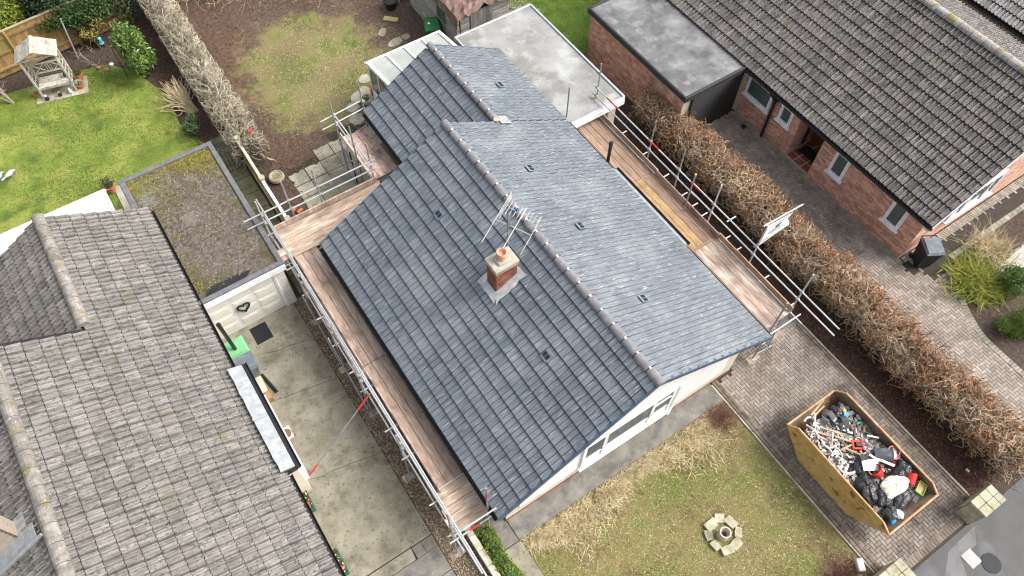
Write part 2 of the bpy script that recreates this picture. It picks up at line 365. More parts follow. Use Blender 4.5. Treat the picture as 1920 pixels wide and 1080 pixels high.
m_twigd = mat('dark inner branch', [(.045, .035, .025), (.085, .066, .046)], scale=4, rnd=.3, bump=0)
m_green1 = mat('glossy mid green leaf', [(.06, .12, .02), (.115, .19, .035), (.19, .27, .06)], scale=3, rough=.4, spec=.5, rnd=.35, bump=0)
m_green2 = mat('dark evergreen leaf', [(.014, .034, .014), (.03, .06, .023), (.05, .085, .03)], scale=2.5, rough=.45, spec=.4, rnd=.45, bump=0)
m_green3 = mat('yellow green leaf', [(.14, .19, .02), (.24, .29, .035), (.33, .34, .05)], scale=3, rough=.5, rnd=.35, bump=0)
m_green4 = mat('ivy leaf', [(.035, .075, .018), (.07, .12, .03)], scale=3, rough=.5, rnd=.4, bump=0)
m_green5 = mat('box hedge leaf', [(.07, .12, .012), (.13, .2, .02), (.2, .27, .035)], scale=3, rough=.5, rnd=.35, bump=0)
m_felt = mat('weathered roofing felt', [(.085, .085, .09), (.16, .16, .165), (.27, .27, .27)], scale=1.1, detail=9, rnd=0, bump=.4, over=[((.33, .33, .325), 2.2, .52, .7, .6), ((.035, .035, .037), .8, .56, .7, .7)])
m_feltP = mat('pale mineral felt', [(.2, .2, .187), (.275, .275, .262), (.345, .35, .34)], scale=.8, detail=9, rnd=0, bump=.2, over=[((.18, .175, .165), 1.3, .54, .64, .65), ((.43, .44, .435), 1.7, .53, .66, .6), ((.14, .135, .125), 6, .6, .68, .4)])
m_feltL = mat('gritty brown felt', [(.04, .034, .029), (.095, .08, .067), (.18, .152, .128)], scale=9, detail=8, rnd=0, bump=.7, bscale=80, over=[((.27, .24, .21), 22, .58, .66, .6), ((.07, .06, .02), .9, .52, .68, .7), ((.21, .185, .16), 1.3, .55, .7, .5)])
m_kerbf = mat('grey felt kerb', [(.1, .1, .105), (.17, .17, .175)], scale=6, rnd=.05)
m_green = mat('green wheelie bin', [(.02, .13, .045), (.03, .17, .06)], rough=.5, rnd=.03, bump=.05)
m_gbin = mat('grey bin lid', [(.08, .1, .12), (.12, .145, .17), (.2, .22, .24)], scale=4, rough=.45, rnd=.05, bump=.05)
m_bbin = mat('black bin', [(.014, .015, .018), (.024, .026, .03)], rough=.45, rnd=.03, bump=.05)
m_pebble = mat('tan pebble', [(.16, .12, .08), (.3, .235, .165), (.46, .4, .32)], scale=30, rnd=.5, bump=0)
m_pebw = mat('white pebble', [(.5, .48, .45), (.68, .66, .63)], scale=20, rnd=.25, bump=0)
m_stone = mat('rough buff stone', [(.28, .26, .18), (.4, .375, .27), (.5, .47, .36)], scale=6, rnd=.15, bump=.6, bscale=25, bdist=.02, over=[((.2, .19, .09), 3, .55, .7, .6)])

# ================================================================ ground
def sheet(name, m, poly, z):
    mb = MB(); mb.add([(x, y, z) for x, y in poly], [tuple(range(len(poly)))]); return struct(name, mb, m)
def rect(x0, x1, y0, y1): return [(x0, y0), (x1, y0), (x1, y1), (x0, y1)]
sheet('ground', m_soil, rect(-150, 150, -150, 150), 0)
# rear garden: bare soil that turns to thin patchy lawn in its middle
def patchy(name, cx, cy, rx, ry, grass, soil, green, lo=.12, hi=.34, gs=.8):
    if name in MATS: return MATS[name]
    m = mat(name, soil, scale=7, bump=.8, bscale=40, bdist=.03, rnd=0); t = m.node_tree; N = t.nodes.new; L = t.links.new
    p = next(n for n in t.nodes if n.type == 'BSDF_PRINCIPLED'); src = p.inputs['Base Color'].links[0].from_socket
    g = N('ShaderNodeNewGeometry'); mp = N('ShaderNodeMapping'); L(g.outputs['Position'], mp.inputs[0]); mp.inputs['Location'].default_value = (-cx/rx, -cy/ry, 0); mp.inputs['Scale'].default_value = (1/rx, 1/ry, 0)
    ln = N('ShaderNodeVectorMath'); ln.operation = 'LENGTH'; L(mp.outputs[0], ln.inputs[0])
    nz = N('ShaderNodeTexNoise'); nz.inputs['Scale'].default_value = 1.1; nz.inputs['Detail'].default_value = 9; nz.inputs['Roughness'].default_value = .7; L(g.outputs['Position'], nz.inputs['Vector'])
    ad = N('ShaderNodeMath'); ad.operation = 'MULTIPLY_ADD'; L(nz.outputs['Fac'], ad.inputs[0]); ad.inputs[1].default_value = -1.6; L(ln.outputs['Value'], ad.inputs[2])
    mr = N('ShaderNodeMapRange'); L(ad.outputs[0], mr.inputs[0]); mr.inputs[1].default_value = lo; mr.inputs[2].default_value = hi; mr.inputs[3].default_value = 1; mr.inputs[4].default_value = 0
    n2 = N('ShaderNodeTexNoise'); n2.inputs['Scale'].default_value = gs; n2.inputs['Detail'].default_value = 10; n2.inputs['Roughness'].default_value = .75; L(g.outputs['Position'], n2.inputs['Vector'])
    cr = N('ShaderNodeValToRGB'); L(n2.outputs['Fac'], cr.inputs[0]); e = cr.color_ramp.elements
    e[0].position = .36; e[0].color = (*grass[0], 1); e[1].position = .52; e[1].color = (*grass[1], 1); q = e.new(.64); q.color = (*green, 1)
    mx = N('ShaderNodeMix'); mx.data_type = 'RGBA'; L(mr.outputs[0], mx.inputs[0]); L(src, mx.inputs[6]); L(cr.outputs[0], mx.inputs[7]); L(mx.outputs[2], p.inputs['Base Color'])
    return m
m_rear = patchy('patchy rear lawn', 6.2, 22.4, 3.2, 3.9, [(.19, .135, .08), (.2, .18, .075)], [(.055, .037, .027), (.1, .07, .052), (.155, .112, .082)], (.105, .15, .02), -.1, .16)
m_front = patchy('patchy front lawn', 6.5, .6, 6.0, 4.6, [(.15, .1, .05), (.22, .19, .08)], [(.1, .065, .035), (.17, .125, .06), (.24, .18, .09)], (.1, .145, .025), .12, .34, 1.0)
sheet('rear_garden_ground', m_rear, rect(2.6, 11.2, 15.0, 32), .008)
sheet('front_lawn', m_front, rect(2.85, 9.93, -2.35, 3.64), .012)
sheet('neighbour_lawn', m_grassL, [(-11, 18.9), (.9, 18.9), (1.15, 21.2), (.75, 22.6), (.95, 24), (.35, 26), (-.4, 27.0), (-1.3, 27.2), (-4, 27.5), (-11, 28)], .01)
sheet('right_rear_lawn', m_grassG, rect(13.9, 22, 17.5, 30), .01)
sheet('hedge_bed', m_soil, rect(13.66, 16.3, -2.2, 13.4), .006)
sheet('road', m_road, rect(-40, 60, -14, -2.62), .012)
sheet('road_patch', mat('pale worn asphalt', [(.07, .072, .075), (.12, .122, .125)], scale=2, rough=.4, rnd=0, over=[((.05, .05, .052), 3, .5, .65, .7)]), [(11.2, -3.3), (12.0, -2.8), (13.1, -2.75), (12.75, -3.1), (12.15, -3.05), (11.9, -3.5), (11.4, -4.2)], .016)
sheet('pebble_bed', mat('pale grit', [(.4, .38, .34), (.55, .53, .49)], scale=9, rnd=0, bump=.6), [(20.4, 2.25), (26, 2.45), (26, -2.3), (20.15, -2.3)], .016)
sheet('shrub_bed', m_soil, [(18.0, 1.0), (18.35, 2.2), (18.95, 2.98), (19.8, 3.25), (26, 3.3), (26, 2.4), (20.4, 2.2), (20.2, -2.2), (18.0, -2.2)], .012)

# --- paved areas of herringbone blocks
def herring(x0, x1, y0, y1, inside, seed=1):
    """90 degree herringbone of 200 x 100 blocks: list of matrices"""
    r = random.Random(seed); out = []; U = .1
    nx = int((x1-x0)/U)+8; ny = int((y1-y0)/U)+8
    for j in range(-4, ny):
        for i in range(-4, nx):
            k = (i-j) % 4
            if k == 0: cx, cy, rot = i+1.0, j+.5, 0
            elif k == 3: cx, cy, rot = i+.5, j+1.0, 90
            else: continue
            X, Y = x0+cx*U, y0+cy*U
            if inside(X, Y): out.append(Matrix.Translation((X, Y, r.uniform(-.003, .003))) @ Matrix.Rotation(rad(rot+r.uniform(-.8, .8)+(180 if r.random() < .5 else 0)), 4, 'Z'))
    return out
def block_mesh(name, l=.190, w_=.090, z=.026):
    mb = MB(); c = .005
    mb.add([(-l/2, -w_/2, -.01), (l/2, -w_/2, -.01), (l/2, w_/2, -.01), (-l/2, w_/2, -.01), (-l/2, -w_/2, z-c), (l/2, -w_/2, z-c), (l/2, w_/2, z-c), (-l/2, w_/2, z-c),
            (-l/2+c, -w_/2+c, z), (l/2-c, -w_/2+c, z), (l/2-c, w_/2-c, z), (-l/2+c, w_/2-c, z)],
           [(0, 1, 5, 4), (1, 2, 6, 5), (2, 3, 7, 6), (3, 0, 4, 7), (4, 5, 9, 8), (5, 6, 10, 9), (6, 7, 11, 10), (7, 4, 8, 11), (8, 9, 10, 11)])
    return mb.mesh(name)
dr = sheet('skip_driveway', m_joint, rect(9.99, 13.6, -2.6, 12.4), .004)
inA = lambda x, y: 10.18 < x < 13.42 and -2.42 < y < 12.3 and not (y > 4.2 and x < 10.8)
pieces('block', block_mesh('block_paver'), herring(10.2, 13.4, -2.4, 12.4, inA), m_paver, dr, 300, 'block_field')
bord = []
for y in np.arange(-2.55, 4.2, .2):
    for x in (10.06, 10.165): bord.append(RZ(x, y+.1, .007, 90+rnd.uniform(-1, 1)))
for y in np.arange(-2.55, 12.2, .2):
    for x in (13.43, 13.54): bord.append(RZ(x, y+.1, .007, 90+rnd.uniform(-1, 1)))
for x in np.arange(10.25, 13.4, .1): bord.append(RZ(x+.05, -2.45, .007, 90+rnd.uniform(-1, 1)))
pieces('border_block', block_mesh('border_block'), bord, mat('browned border block', [(.15, .12, .095), (.24, .195, .155)], scale=2, rnd=.22, over=[((.09, .075, .05), 1.2, .5, .65, .7)]), dr, 200, 'border_field')
kb = MB()
sheet_k = [(9.93, 9.985, -2.1, 4.2), (13.602, 13.66, -2.2, 12.4)]
for x0, x1, y0, y1 in sheet_k:
    y = y0; mb = MB()
    while y < y1-.05:
        e = min(y1, y+.915); mb.cur = rnd.random(); mb.cb(x0, x1, y+.004, e-.004, -.05, .055, .008); y = e
    struct('driveway_edging', mb, m_kerb)
rd = sheet('neighbour_driveway', m_joint, [(15.7, 12.2), (15.7, -3), (20, -3), (20, 3.2), (27, 3.2), (27, 4.2), (18.02, 4.2), (18.02, 12.2)], .004)
def curve_r(y): return 18.0+max(0, (y-.6))**1.55*.31 if y < 3.2 else 30      # edge of the round bed
def inB(x, y):
    if 15.8 < x < 17.86 and 3.9 < y < 12.1: return True
    if y <= 3.9 and x > 15.8 and y > -2.4: return x < curve_r(y)-.12 if y < 3.05 else x < (18.3 if y < 3.55 else 17.9)
    return 18.1 < x < 26 and 3.36 < y < 4.02
pieces('block', block_mesh('brown_block'), herring(15.7, 26, -2.4, 12.2, inB, 3), m_paver2, rd, 300, 'block_field')
bord = [RZ(x, y+.05, .008, rnd.uniform(-2, 2)) for x in (17.9,) for y in np.arange(4.0, 12.0, .1)]
bord += [RZ(x+.05, y, .008, 90) for y in (4.08,) for x in np.arange(18.05, 26, .1)]
bord += [RZ(x+.1, y, .008, rnd.uniform(-1, 1)) for y in (3.27, 3.36) for x in np.arange(19.4, 26, .2)]
yy = -2.2
while yy < 3.05:
    x = curve_r(yy); s = (curve_r(yy+.02)-x)/.02; an = math.degrees(math.atan2(1, s)) if s else 90; an = 90-math.degrees(math.atan(s))
    bord.append(RZ(x-.09, yy, .009, an-90)); yy += .105*math.sin(rad(max(15, an)))
pieces('border_block', block_mesh('pale_block'), bord, m_paverb, rd, 250, 'border_field')

# --- concrete driveway of the left neighbour, slab by slab
ld = sheet('left_driveway', m_joint, rect(-1.5, .97, 2.0, 13.6), .004)
def crackline(xa, ya, xb, yb, n, amp):
    return [(xa+(xb-xa)*i/n, ya+(yb-ya)*i/n+(rnd.uniform(-amp, amp) if 0 < i < n else 0)) for i in range(n+1)]
edges = [[(-1.5, 13.58), (.96, 13.5)], crackline(-1.5, 12.6, .96, 11.95, 9, .07), crackline(-1.5, 10.9, .96, 10.45, 5, .015), crackline(-1.5, 8.2, .96, 7.78, 12, .045), [(-1.5, 5.08), (.96, 5.06)]]
for i in range(len(edges)-1):
    up, lo = edges[i], edges[i+1]; g = .007
    poly = [(x, y+g) for x, y in lo]+[(x, y-g) for x, y in reversed(up)]
    mb = MB(); mb.prism(poly, -.02, .03+.002*i); o = mb.build('concrete_slab', m_conc, ld)
mb = MB(); mb.prism([(-1.5, 5.045), (-1.5, 4.72), (.3, 4.72), (.34, 5.045)], -.02, .03); mb.build('concrete_slab', m_conc, ld)
for x0, x1 in ((.355, .62), (.63, .96)):
    mb = MB(); mb.cb(x0, x1, 4.72, 5.045, -.02, .03, .006); mb.build('concrete_slab', m_concg, ld)
mb = MB(); mb.b(-1.5, .96, 4.02, 4.705, -.02, .031); mb.build('concrete_slab', m_concg, ld)
mb = MB(); mb.b(-1.5, .96, 2.0, 4.0, -.02, .03); mb.build('concrete_slab', m_concg, ld)

# --- slabs between garage and fence
lp = sheet('side_path', m_joint, rect(1.25, 2.0, 13.6, 21.2), .006)
y = 13.65
while y < 21:
    mb = MB(); mb.cb(1.27, 1.93, y, y+.74, -.02, .034+rnd.uniform(-.004, .004), .01); mb.build('path_slab', mat('mossy green slab', [(.09, .095, .055), (.17, .165, .1), (.25, .24, .165)], scale=3, rnd=.15), lp); y += .76

# --- front path and strip of concrete along the gable
mb = MB(); mb.cb(2.8, 9.93, 3.64, 4.262, -.02, .07, .012); fs = struct('gable_path', mb, m_concg)
fp = sheet('front_path', m_joint, rect(2.22, 2.85, -2.5, 4.3), .008)
y = 4.6
for k, (y0, y1) in enumerate(((3.65, 4.6), (1.9, 3.63), (.1, 1.88), (-2.4, .08))):
    mb = MB(); mb.cb(2.2 if k else 1.95, 2.83 if k else 2.79, y0, y1, -.02, .055, .012); mb.build('concrete_slab', m_concg if k == 0 else m_conc, fp)

# --- patio behind the house: loose grid of big slabs with ragged outer edge
pa = sheet('patio', m_joint, [(2.95, 15.0), (6.3, 15.0), (6.3, 19.2), (4.9, 19.2), (4.9, 18.6), (3.0, 18.4)], .012)
r2 = random.Random(8)
for i in range(6):
    for j in range(7):
        x0, y0 = 2.98+i*.605, 18.8-j*.61
        if (i < 1 and j < 1) or (i < 3 and j < 1 and i < 2): continue
        if i == 0 and j > 3: continue
        ragged = (j == 1 and i < 2) or (j == 0) or (i == 0)
        pts = []
        for cx, cy in ((0, 0), (1, 0), (1, 1), (0, 1)):
            pts.append((x0+.006+cx*.588, y0-.6+.006+cy*.588))
        if ragged:
            q = []
            for k in range(4):
                a, b = Vector(pts[k]), Vector(pts[(k+1) % 4]); q.append(a)
                if (k == 2 and j <= 1) or (k == 3 and i == 0):
                    for t in (.2, .4, .6, .8):
                        nn = Vector((-(b-a).y, (b-a).x)).normalized(); q.append(a.lerp(b, t)+nn*r2.uniform(-.03, .07))
            c0 = sum(q, Vector((0, 0)))/len(q)
            pts = [((v if (k and True) else v)-c0)*.97+c0 for k, v in enumerate(q)]
            pts = [(v.x, v.y) for v in pts]
        mb = MB(); mb.prism(pts, -.01, .036+r2.uniform(-.004, .004)); mb.build('patio_slab', m_slab, pa)
for x, y, w_, h, a in ((6.35, 19.85, .55, .5, 12), (6.75, 20.25, .6, .5, 25), (7.15, 20.35, .4, .5, 20), (7.4, 20.9, .5, .45, 30), (6.2, 19.25, .6, .55, 8), (8.1, 21.0, .5, .5, 12), (9.35, 22.05, .6, .38, 14), (9.85, 22.1, .36, .3, 10), (9.2, 22.8, .5, .3, 50)):
    pts = [(math.cos(t)*w_/2*r2.uniform(.9, 1.25), math.sin(t)*h/2*r2.uniform(.9, 1.25)) for t in np.linspace(.4, 2*math.pi+.1, 8)[:-1]]
    mb = MB(); mb.prism(pts, -.01, .035, RZ(x, y, 0, a)); mb.build('broken_slab', m_slab, pa)
mb = MB(); mb.cb(-.3, .3, -.12, .12, 0, .06, .015, RZ(9.85, 23.3, .0, -45)); mb.build('loose_slab', mat('yellow stone', [(.3, .27, .1), (.42, .38, .17)]), label='yellowish stone slab lying on bare soil near the green bin', cat='slab')
# ================================================================ roofs, walls, windows: shared builders
SL = .558; SA = math.atan(SL); CA, SAN = math.cos(SA), math.sin(SA)
def tile_profile(kind, W):
    if kind == 'flat': return [(.006, -.03), (.008, .024), (W/2-.006, .024), (W/2-.004, .0), (W/2+.004, .0), (W/2+.006, .024), (W-.008, .024), (W-.006, -.03)]
    if kind == 'half': return [(.006, -.03), (.008, .024), (W-.008, .024), (W-.006, -.03)]
    p = [(.002, -.02)]                                                    # ribbed concrete tile: two rolls and two pans
    for k in range(2):
        u = .008+k*W*.5; p += [(u, .008), (u+.008*W/.3, .056), (u+.03*W/.3, .068), (u+.052*W/.3, .056), (u+.062*W/.3, .008)]
    return p+[(W-.018, .008), (W-.012, -.02)]
def tile_mesh(name, kind, W, L, lift, nose=.02):
    pr = tile_profile(kind, W); n = len(pr); mb = MB()
    t = nose/L
    vs = [(u, nose, w_+lift*(1-t)) for u, w_ in pr]+[(u, L, w_) for u, w_ in pr]+[(u, 0, w_*.75+lift-.016) for u, w_ in pr]+[(u, .004, w_*.4+lift-.035) for u, w_ in pr]
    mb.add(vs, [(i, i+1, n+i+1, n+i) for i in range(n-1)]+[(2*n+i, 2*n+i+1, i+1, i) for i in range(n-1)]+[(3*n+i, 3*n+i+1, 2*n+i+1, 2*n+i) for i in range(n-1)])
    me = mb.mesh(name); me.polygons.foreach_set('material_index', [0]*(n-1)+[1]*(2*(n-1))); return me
def slope_frame(xe, ze, up):                   # up = +1: climbs towards +x
    v = Vector((up*CA, 0, SAN)); w_ = Vector((-up*SAN, 0, CA)); u = v.cross(w_); return u, v, w_
def tile_slope(jobs, xe, ze, up, y0, y1, n, W, g, kinds, bond=True, skip=None, seed=1, wob=.002):
    """collect tile matrices of one roof slope into jobs[kind]"""
    u, v, w_ = slope_frame(xe, ze, up); r = random.Random(seed); ya, yb = (y1, y0) if u.y < 0 else (y0, y1); Ltot = abs(y1-y0)
    for i in range(n):
        s = -W/2 if (bond and i % 2) else 0
        while s < Ltot-.02:
            kind = kinds[0]; a = s
            if s < -.001: kind = kinds[1]; a = 0
            elif s+W > Ltot+.02:
                if s+W/2 > Ltot+.03: break
                kind = kinds[1]
            o = Vector((xe, ya, ze))+u*a+v*(i*g)+w_*r.uniform(0, wob)
            if skip is None or not skip(o, u, v, i): jobs.setdefault(kind, []).append(basis(o, u, v, w_) @ Matrix.Rotation(r.uniform(-.004, .004), 4, 'Z'))
            s += W
def brickwork(parent, o, u, length, height, n, m, openings=(), limit=300, bl=.215, bh=.065, j=.010, seed=2, name='brick', z_start=0.):
    """stretcher bond of single bricks standing 8 mm proud of the mortar face; u along the wall, n outward"""
    u = Vector(u); n = Vector(n); o = Vector(o); r = random.Random(seed); full = []; half = []
    pitch = bl+j; rows = int(height/(bh+j)+.3)
    for k in range(rows):
        z = k*(bh+j); s = -pitch/2 if k % 2 else 0.
        while s < length-.03:
            a, e = max(s, 0), min(s+bl, length)
            segs = [(a, e)]
            for (u0, u1, z0, z1) in openings:
                if z+bh > z0 and z < z1:
                    q = []
                    for (p0, p1) in segs:
                        if p1 <= u0 or p0 >= u1: q.append((p0, p1))
                        else:
                            if p0 < u0: q.append((p0, u0))
                            if p1 > u1: q.append((u1, p1))
                    segs = q
            for p0, p1 in segs:
                if p1-p0 > .03:
                    M = basis(o+u*((p0+p1)/2)+Vector((0, 0, z+bh/2))+n*r.uniform(0, .002), u, Vector((0, 0, 1)), n) @ Matrix.Diagonal(((p1-p0)/bl, 1, 1, 1))
                    full.append(M)
            s += pitch
    mb = MB(); l, h, d = bl/2, bh/2, .008
    if u.cross(Vector((0, 0, 1))).dot(n) < 0: pass
    mb.add([(-l, -h, -.02), (l, -h, -.02), (l, h, -.02), (-l, h, -.02), (-l, -h, d), (l, -h, d), (l, h, d), (-l, h, d)], [(4, 5, 6, 7), (0, 1, 5, 4), (1, 2, 6, 5), (2, 3, 7, 6), (3, 0, 4, 7)])
    if full: pieces(name, mb.mesh(name), full, m, parent, limit, name+'_field')
def window(parent, o, u, n, W, H, fw=.07, lights=(1,), sill=True, transom=None, fm=None, rec=.0):
    """frame, panes, mullions and sill; o is the lower left corner on the wall face"""
    fm = fm or m_white; u = Vector(u); n = Vector(n); o = Vector(o); z = Vector((0, 0, 1)); mb = MB(); d = n*(rec+.055); b = o-n*rec
    mb.ob(b, u*W, d, z*fw); mb.ob(b+z*(H-fw), u*W, d, z*fw); mb.ob(b+z*fw, u*fw, d, z*(H-2*fw)); mb.ob(b+u*(W-fw)+z*fw, u*fw, d, z*(H-2*fw))
    fr = mb.build('window', fm, parent); tot = sum(lights); x = fw; inner = W-2*fw
    for k, l in enumerate(lights):
        w_ = inner*l/tot; a = x+(fw*.4 if k else 0); e = x+w_-(fw*.4 if k < len(lights)-1 else 0)
        if k: q = MB(); q.ob(b+u*(x-fw*.4)+z*fw, u*fw*.8, d*.95, z*(H-2*fw)); q.build('mullion', fm, fr)
        hh = H-2*fw
        if transom and k in transom:
            q = MB(); q.ob(b+u*a+z*(fw+hh*.72), u*(e-a), d*.95, z*fw*.8); q.build('transom', fm, fr)
        q = MB(); q.ob(b+u*a+z*fw+n*.015, u*(e-a), n*.012, z*hh); q.build('pane', m_glass, fr)
        q = MB(); s = .035
        for oo, uu, zz in ((0, e-a, s), (hh-s, e-a, s)): q.ob(b+u*a+z*(fw+oo)+n*.027, u*uu, n*.03, z*zz)
        for aa in (a, e-s): q.ob(b+u*aa+z*(fw+s)+n*.027, u*s, n*.03, z*(hh-2*s))
        q.build('sash', fm, fr)
        x += w_
    if sill: q = MB(); q.ob(o-u*.06-z*.05-n*.02, u*(W+.12), n*.14, z*.046); q.build('sill', fm, fr)
    return fr
def ridge_run(parent, x, z, y0, y1, m, r=.112, clips=True, seg=.45, hgt=.11, seed=1):
    rr = random.Random(seed); y = y0; n = max(1, round((y1-y0)/seg)); L = (y1-y0)/n
    for i in range(n):
        a = y0+i*L; mb = MB(); k = 9; ring = []
        for yy, f in ((a+.006, 1.0), (a+L-.006, .96)):
            ring += [(x+math.cos(math.pi*q/(k-1))*r*f*1.12, yy, z-.055+math.sin(math.pi*q/(k-1))*r*f*1.0+rr.uniform(-.002, .002)) for q in range(k)]
        mb.add(ring, [(q, q+1, k+q+1, k+q) for q in range(k-1)]+[tuple(range(k)), tuple(range(2*k-1, k-1, -1))])
        t = mb.build('ridge_tile', m, parent, smooth=False)
        if clips and i:
            mb = MB(); mb.tube([(x+math.cos(math.pi*q/8)*r*1.1, a, z-.055+math.sin(math.pi*q/8)*r) for q in range(9)], .011, 5); mb.build('joint_strip', m_dark, parent)
            mb = MB(); mb.cb(x-.02, x+.035, a-.03, a+.03, z-.055+r-.01, z-.055+r+.012, .006); mb.build('ridge_clip', m_clip, parent)
def gutter(parent, x, z, y0, y1, m=None, r=.06, name='gutter'):
    mb = MB(); k = 7; out = []
    for f in (1, .85):
        for yy in (y0, y1): out.append([(x+math.cos(math.pi+math.pi*q/(k-1))*r*f, yy, z+math.sin(math.pi+math.pi*q/(k-1))*r*f) for q in range(k)])
    vs = [p for ring in out for p in ring]
    fs = [(q, q+1, k+q+1, k+q) for q in range(k-1)]+[(2*k+q+1, 2*k+q, 3*k+q, 3*k+q+1) for q in range(k-1)]+[(0, k, 3*k, 2*k), (k-1, 3*k-1, 4*k-1, 2*k-1)]
    mb.add(vs, fs); return mb.build(name, m or m_black, parent)
def verge(parent, xe, ze, up, n, g, y, out, m, name='verge_cap'):
    u, v, w_ = slope_frame(xe, ze, up)
    mb = MB(); mb.ob((0, 0, -.085), (.03 if True else 0, 0, 0), (0, g*1.08, 0), (0, 0, .128)); mb.ob((.03, 0, .03), (.05, 0, 0), (0, g*1.08, 0), (0, 0, .013))
    me = mb.mesh(name); me.materials.append(m); yd = Vector((0, -out, 0))      # cap faces outward, lies inward
    for i in range(n):
        o = Vector((xe, y, ze))+v*(i*g-.01)+w_*.012
        M = basis(o, -Vector((0, out, 0)), v, Vector((0, -out, 0)).cross(v) if Vector((0, -out, 0)).cross(v).z > 0 else -Vector((0, -out, 0)).cross(v)) @ Matrix.Rotation(-.035, 4, 'X')
        link(name, me, None, parent, M)
def roof_deck(mb, xe, xr, ze, zr, y0, y1, t=.05):
    """one slope as a thin slab under the tiles"""
    mb.add([(xe, y0, ze), (xr, y0, zr), (xr, y1, zr), (xe, y1, ze), (xe, y0, ze-t), (xr, y0, zr-t), (xr, y1, zr-t), (xe, y1, ze-t)],
           [(0, 1, 2, 3), (7, 6, 5, 4), (0, 4, 5, 1), (1, 5, 6, 2), (2, 6, 7, 3), (3, 7, 4, 0)])
def gable(mb, xl, xr, xm, z0, zt, y0, y1): mb.add([(xl, y0, z0), (xr, y0, z0), (xm, y0, zt), (xl, y1, z0), (xr, y1, z0), (xm, y1, zt)], [(0, 1, 2), (5, 4, 3), (0, 2, 5, 3), (1, 4, 5, 2), (0, 3, 4, 1)])

# ================================================================ the bungalow in the middle
H1 = thing('bungalow', 'white bungalow with new blue-grey tiled roof ringed by scaffolding', 'house', (6.75, 8.8, 0))
XL, XR, XM, ZE = 2.37, 11.14, 6.755, 2.25
ZR = ZE+(XM-XL)*SL
mb = MB(); mb.b(2.8, 10.7, 4.27, 13.0, 0, 2.2); mb.b(6.25, 10.7, 13.0, 17.0, 0, 2.2)
gable(mb, 2.8, 10.7, XM, 2.2, ZR-.16, 4.27, 4.37); gable(mb, 2.8, 10.7, XM, 2.2, ZR-.16, 12.9, 13.0); gable(mb, 6.25, 10.7, 8.5, 2.2, 3.5, 16.9, 17.0)
wall = mb.build('wall', m_cream, H1)
mb = MB(); mb.b(3.2, 10.22, 4.235, 4.27, .56, 2.18); gable(mb, 3.1, 10.4, XM, 2.19, ZR-.28, 4.235, 4.268); mb.build('white_panel', m_render, H1)
mb = MB(); mb.b(2.79, 10.71, 4.245, 4.27, .07, .12); mb.build('damp_course', mat('brick red line', [(.22, .07, .045), (.32, .12, .08)], scale=9), H1)
win = window(H1, (5.12, 4.235, .62), (1, 0, 0), (0, -1, 0), 3.02, 1.58, .06, (1, 2.4, 1), True, (2,))
mb = MB(); mb.b(5.16, 8.1, 4.205, 4.232, .66, 1.14); mb.build('infill_panel', m_white, win)
mb = MB()
for x in (5.8, 7.42): mb.b(x, x+.03, 4.19, 4.206, .66, 1.14)
mb.b(5.16, 8.1, 4.19, 4.206, 1.12, 1.15); mb.build('glazing_bead', m_white, win)
mb = MB(); mb.cb(8.22, 8.34, 4.17, 4.24, .1, 2.15, .01); mb.build('downpipe', m_white, H1)
mb = MB()
roof_deck(mb, XL+.02, XM, ZE-.012, ZR-.012, 3.9, 13.38); roof_deck(mb, XR-.02, XM, ZE-.012, ZR-.012, 3.9, 13.38)
XM2 = 8.5; XL2 = 5.86; ZR2 = ZE+(XR-XM2)*SL
roof_deck(mb, XR-.02, XM2, ZE-.012, ZR2-.012, 13.38, 17.3); roof_deck(mb, XL2+.02, XM2, ZE-.012, ZR2-.012, 13.02, 17.3)
roof = mb.build('roof', m_dark, H1)
W1 = .30; G1 = 5.0/14
jobs = {}
tile_slope(jobs, XL, ZE, 1, 3.9, 13.38, 14, W1, G1, ('flat', 'half'), seed=3, skip=lambda o, u, v, i: False)
tile_slope(jobs, XR, ZE, -1, 3.9, 13.38, 14, W1, G1, ('flat', 'half'), seed=4)
tile_slope(jobs, XR, ZE, -1, 13.38, 17.32, 8, W1, G1, ('flat', 'half'), seed=5)
tile_slope(jobs, XL2, ZE, 1, 13.1, 17.32, 8, W1, G1, ('flat', 'half'), seed=6)
# one narrow cut course under the rear ridge on its left slope and on the right slope
me_t = tile_mesh('roof_tile', 'flat', W1, G1*1.12, .05, .024); me_h = tile_mesh('half_tile', 'half', W1/2, G1*1.12, .05, .024)
pieces('roof_tile', me_t, jobs['flat'], [m_slate, m_slateshade], roof, 300, 'roof_tile_field')
pieces('half_tile', me_h, jobs['half'], [m_slate, m_slateshade], roof, 60, 'half_tile_field')
ridge_run(roof, XM, ZR+.06, 3.86, 13.42, m_ridge, seed=1)
ridge_run(roof, XM2, ZR2+.07, 13.4, 17.36, m_ridge, seed=2)
verge(roof, XL, ZE, 1, 14, G1, 3.885, -1, m_vcap); verge(roof, XR, ZE, -1, 14, G1, 3.885, -1, m_vcap)
verge(roof, XL, ZE, 1, 14, G1, 13.395, 1, m_vcap); verge(roof, XL2, ZE, 1, 8, G1, 17.335, 1, m_vcap); verge(roof, XR, ZE, -1, 8, G1, 17.335, 1, m_vcap)
mb = MB(); mb.cb(8.46, 8.95, 13.28, 13.5, 0, .012, .004, Matrix.Translation((0, 0, 0))); 
mb = MB(); u, v, w_ = slope_frame(XR, ZE, -1); o = Vector((XR, 13.2, ZE))+v*2.6+w_*.085
mb.ob(o, u*.34, v*.42, w_*.012); mb.build('ridge_saddle', m_lead, roof)
mb = MB(); mb.lathe([(.09, 0), (.085, .05), (.02, .06)], (8.46, 13.36, ZR2+.12), 10); mb.build('mortar_patch', mat('orange mortar', [(.45, .33, .24), (.6, .5, .42)]), roof)
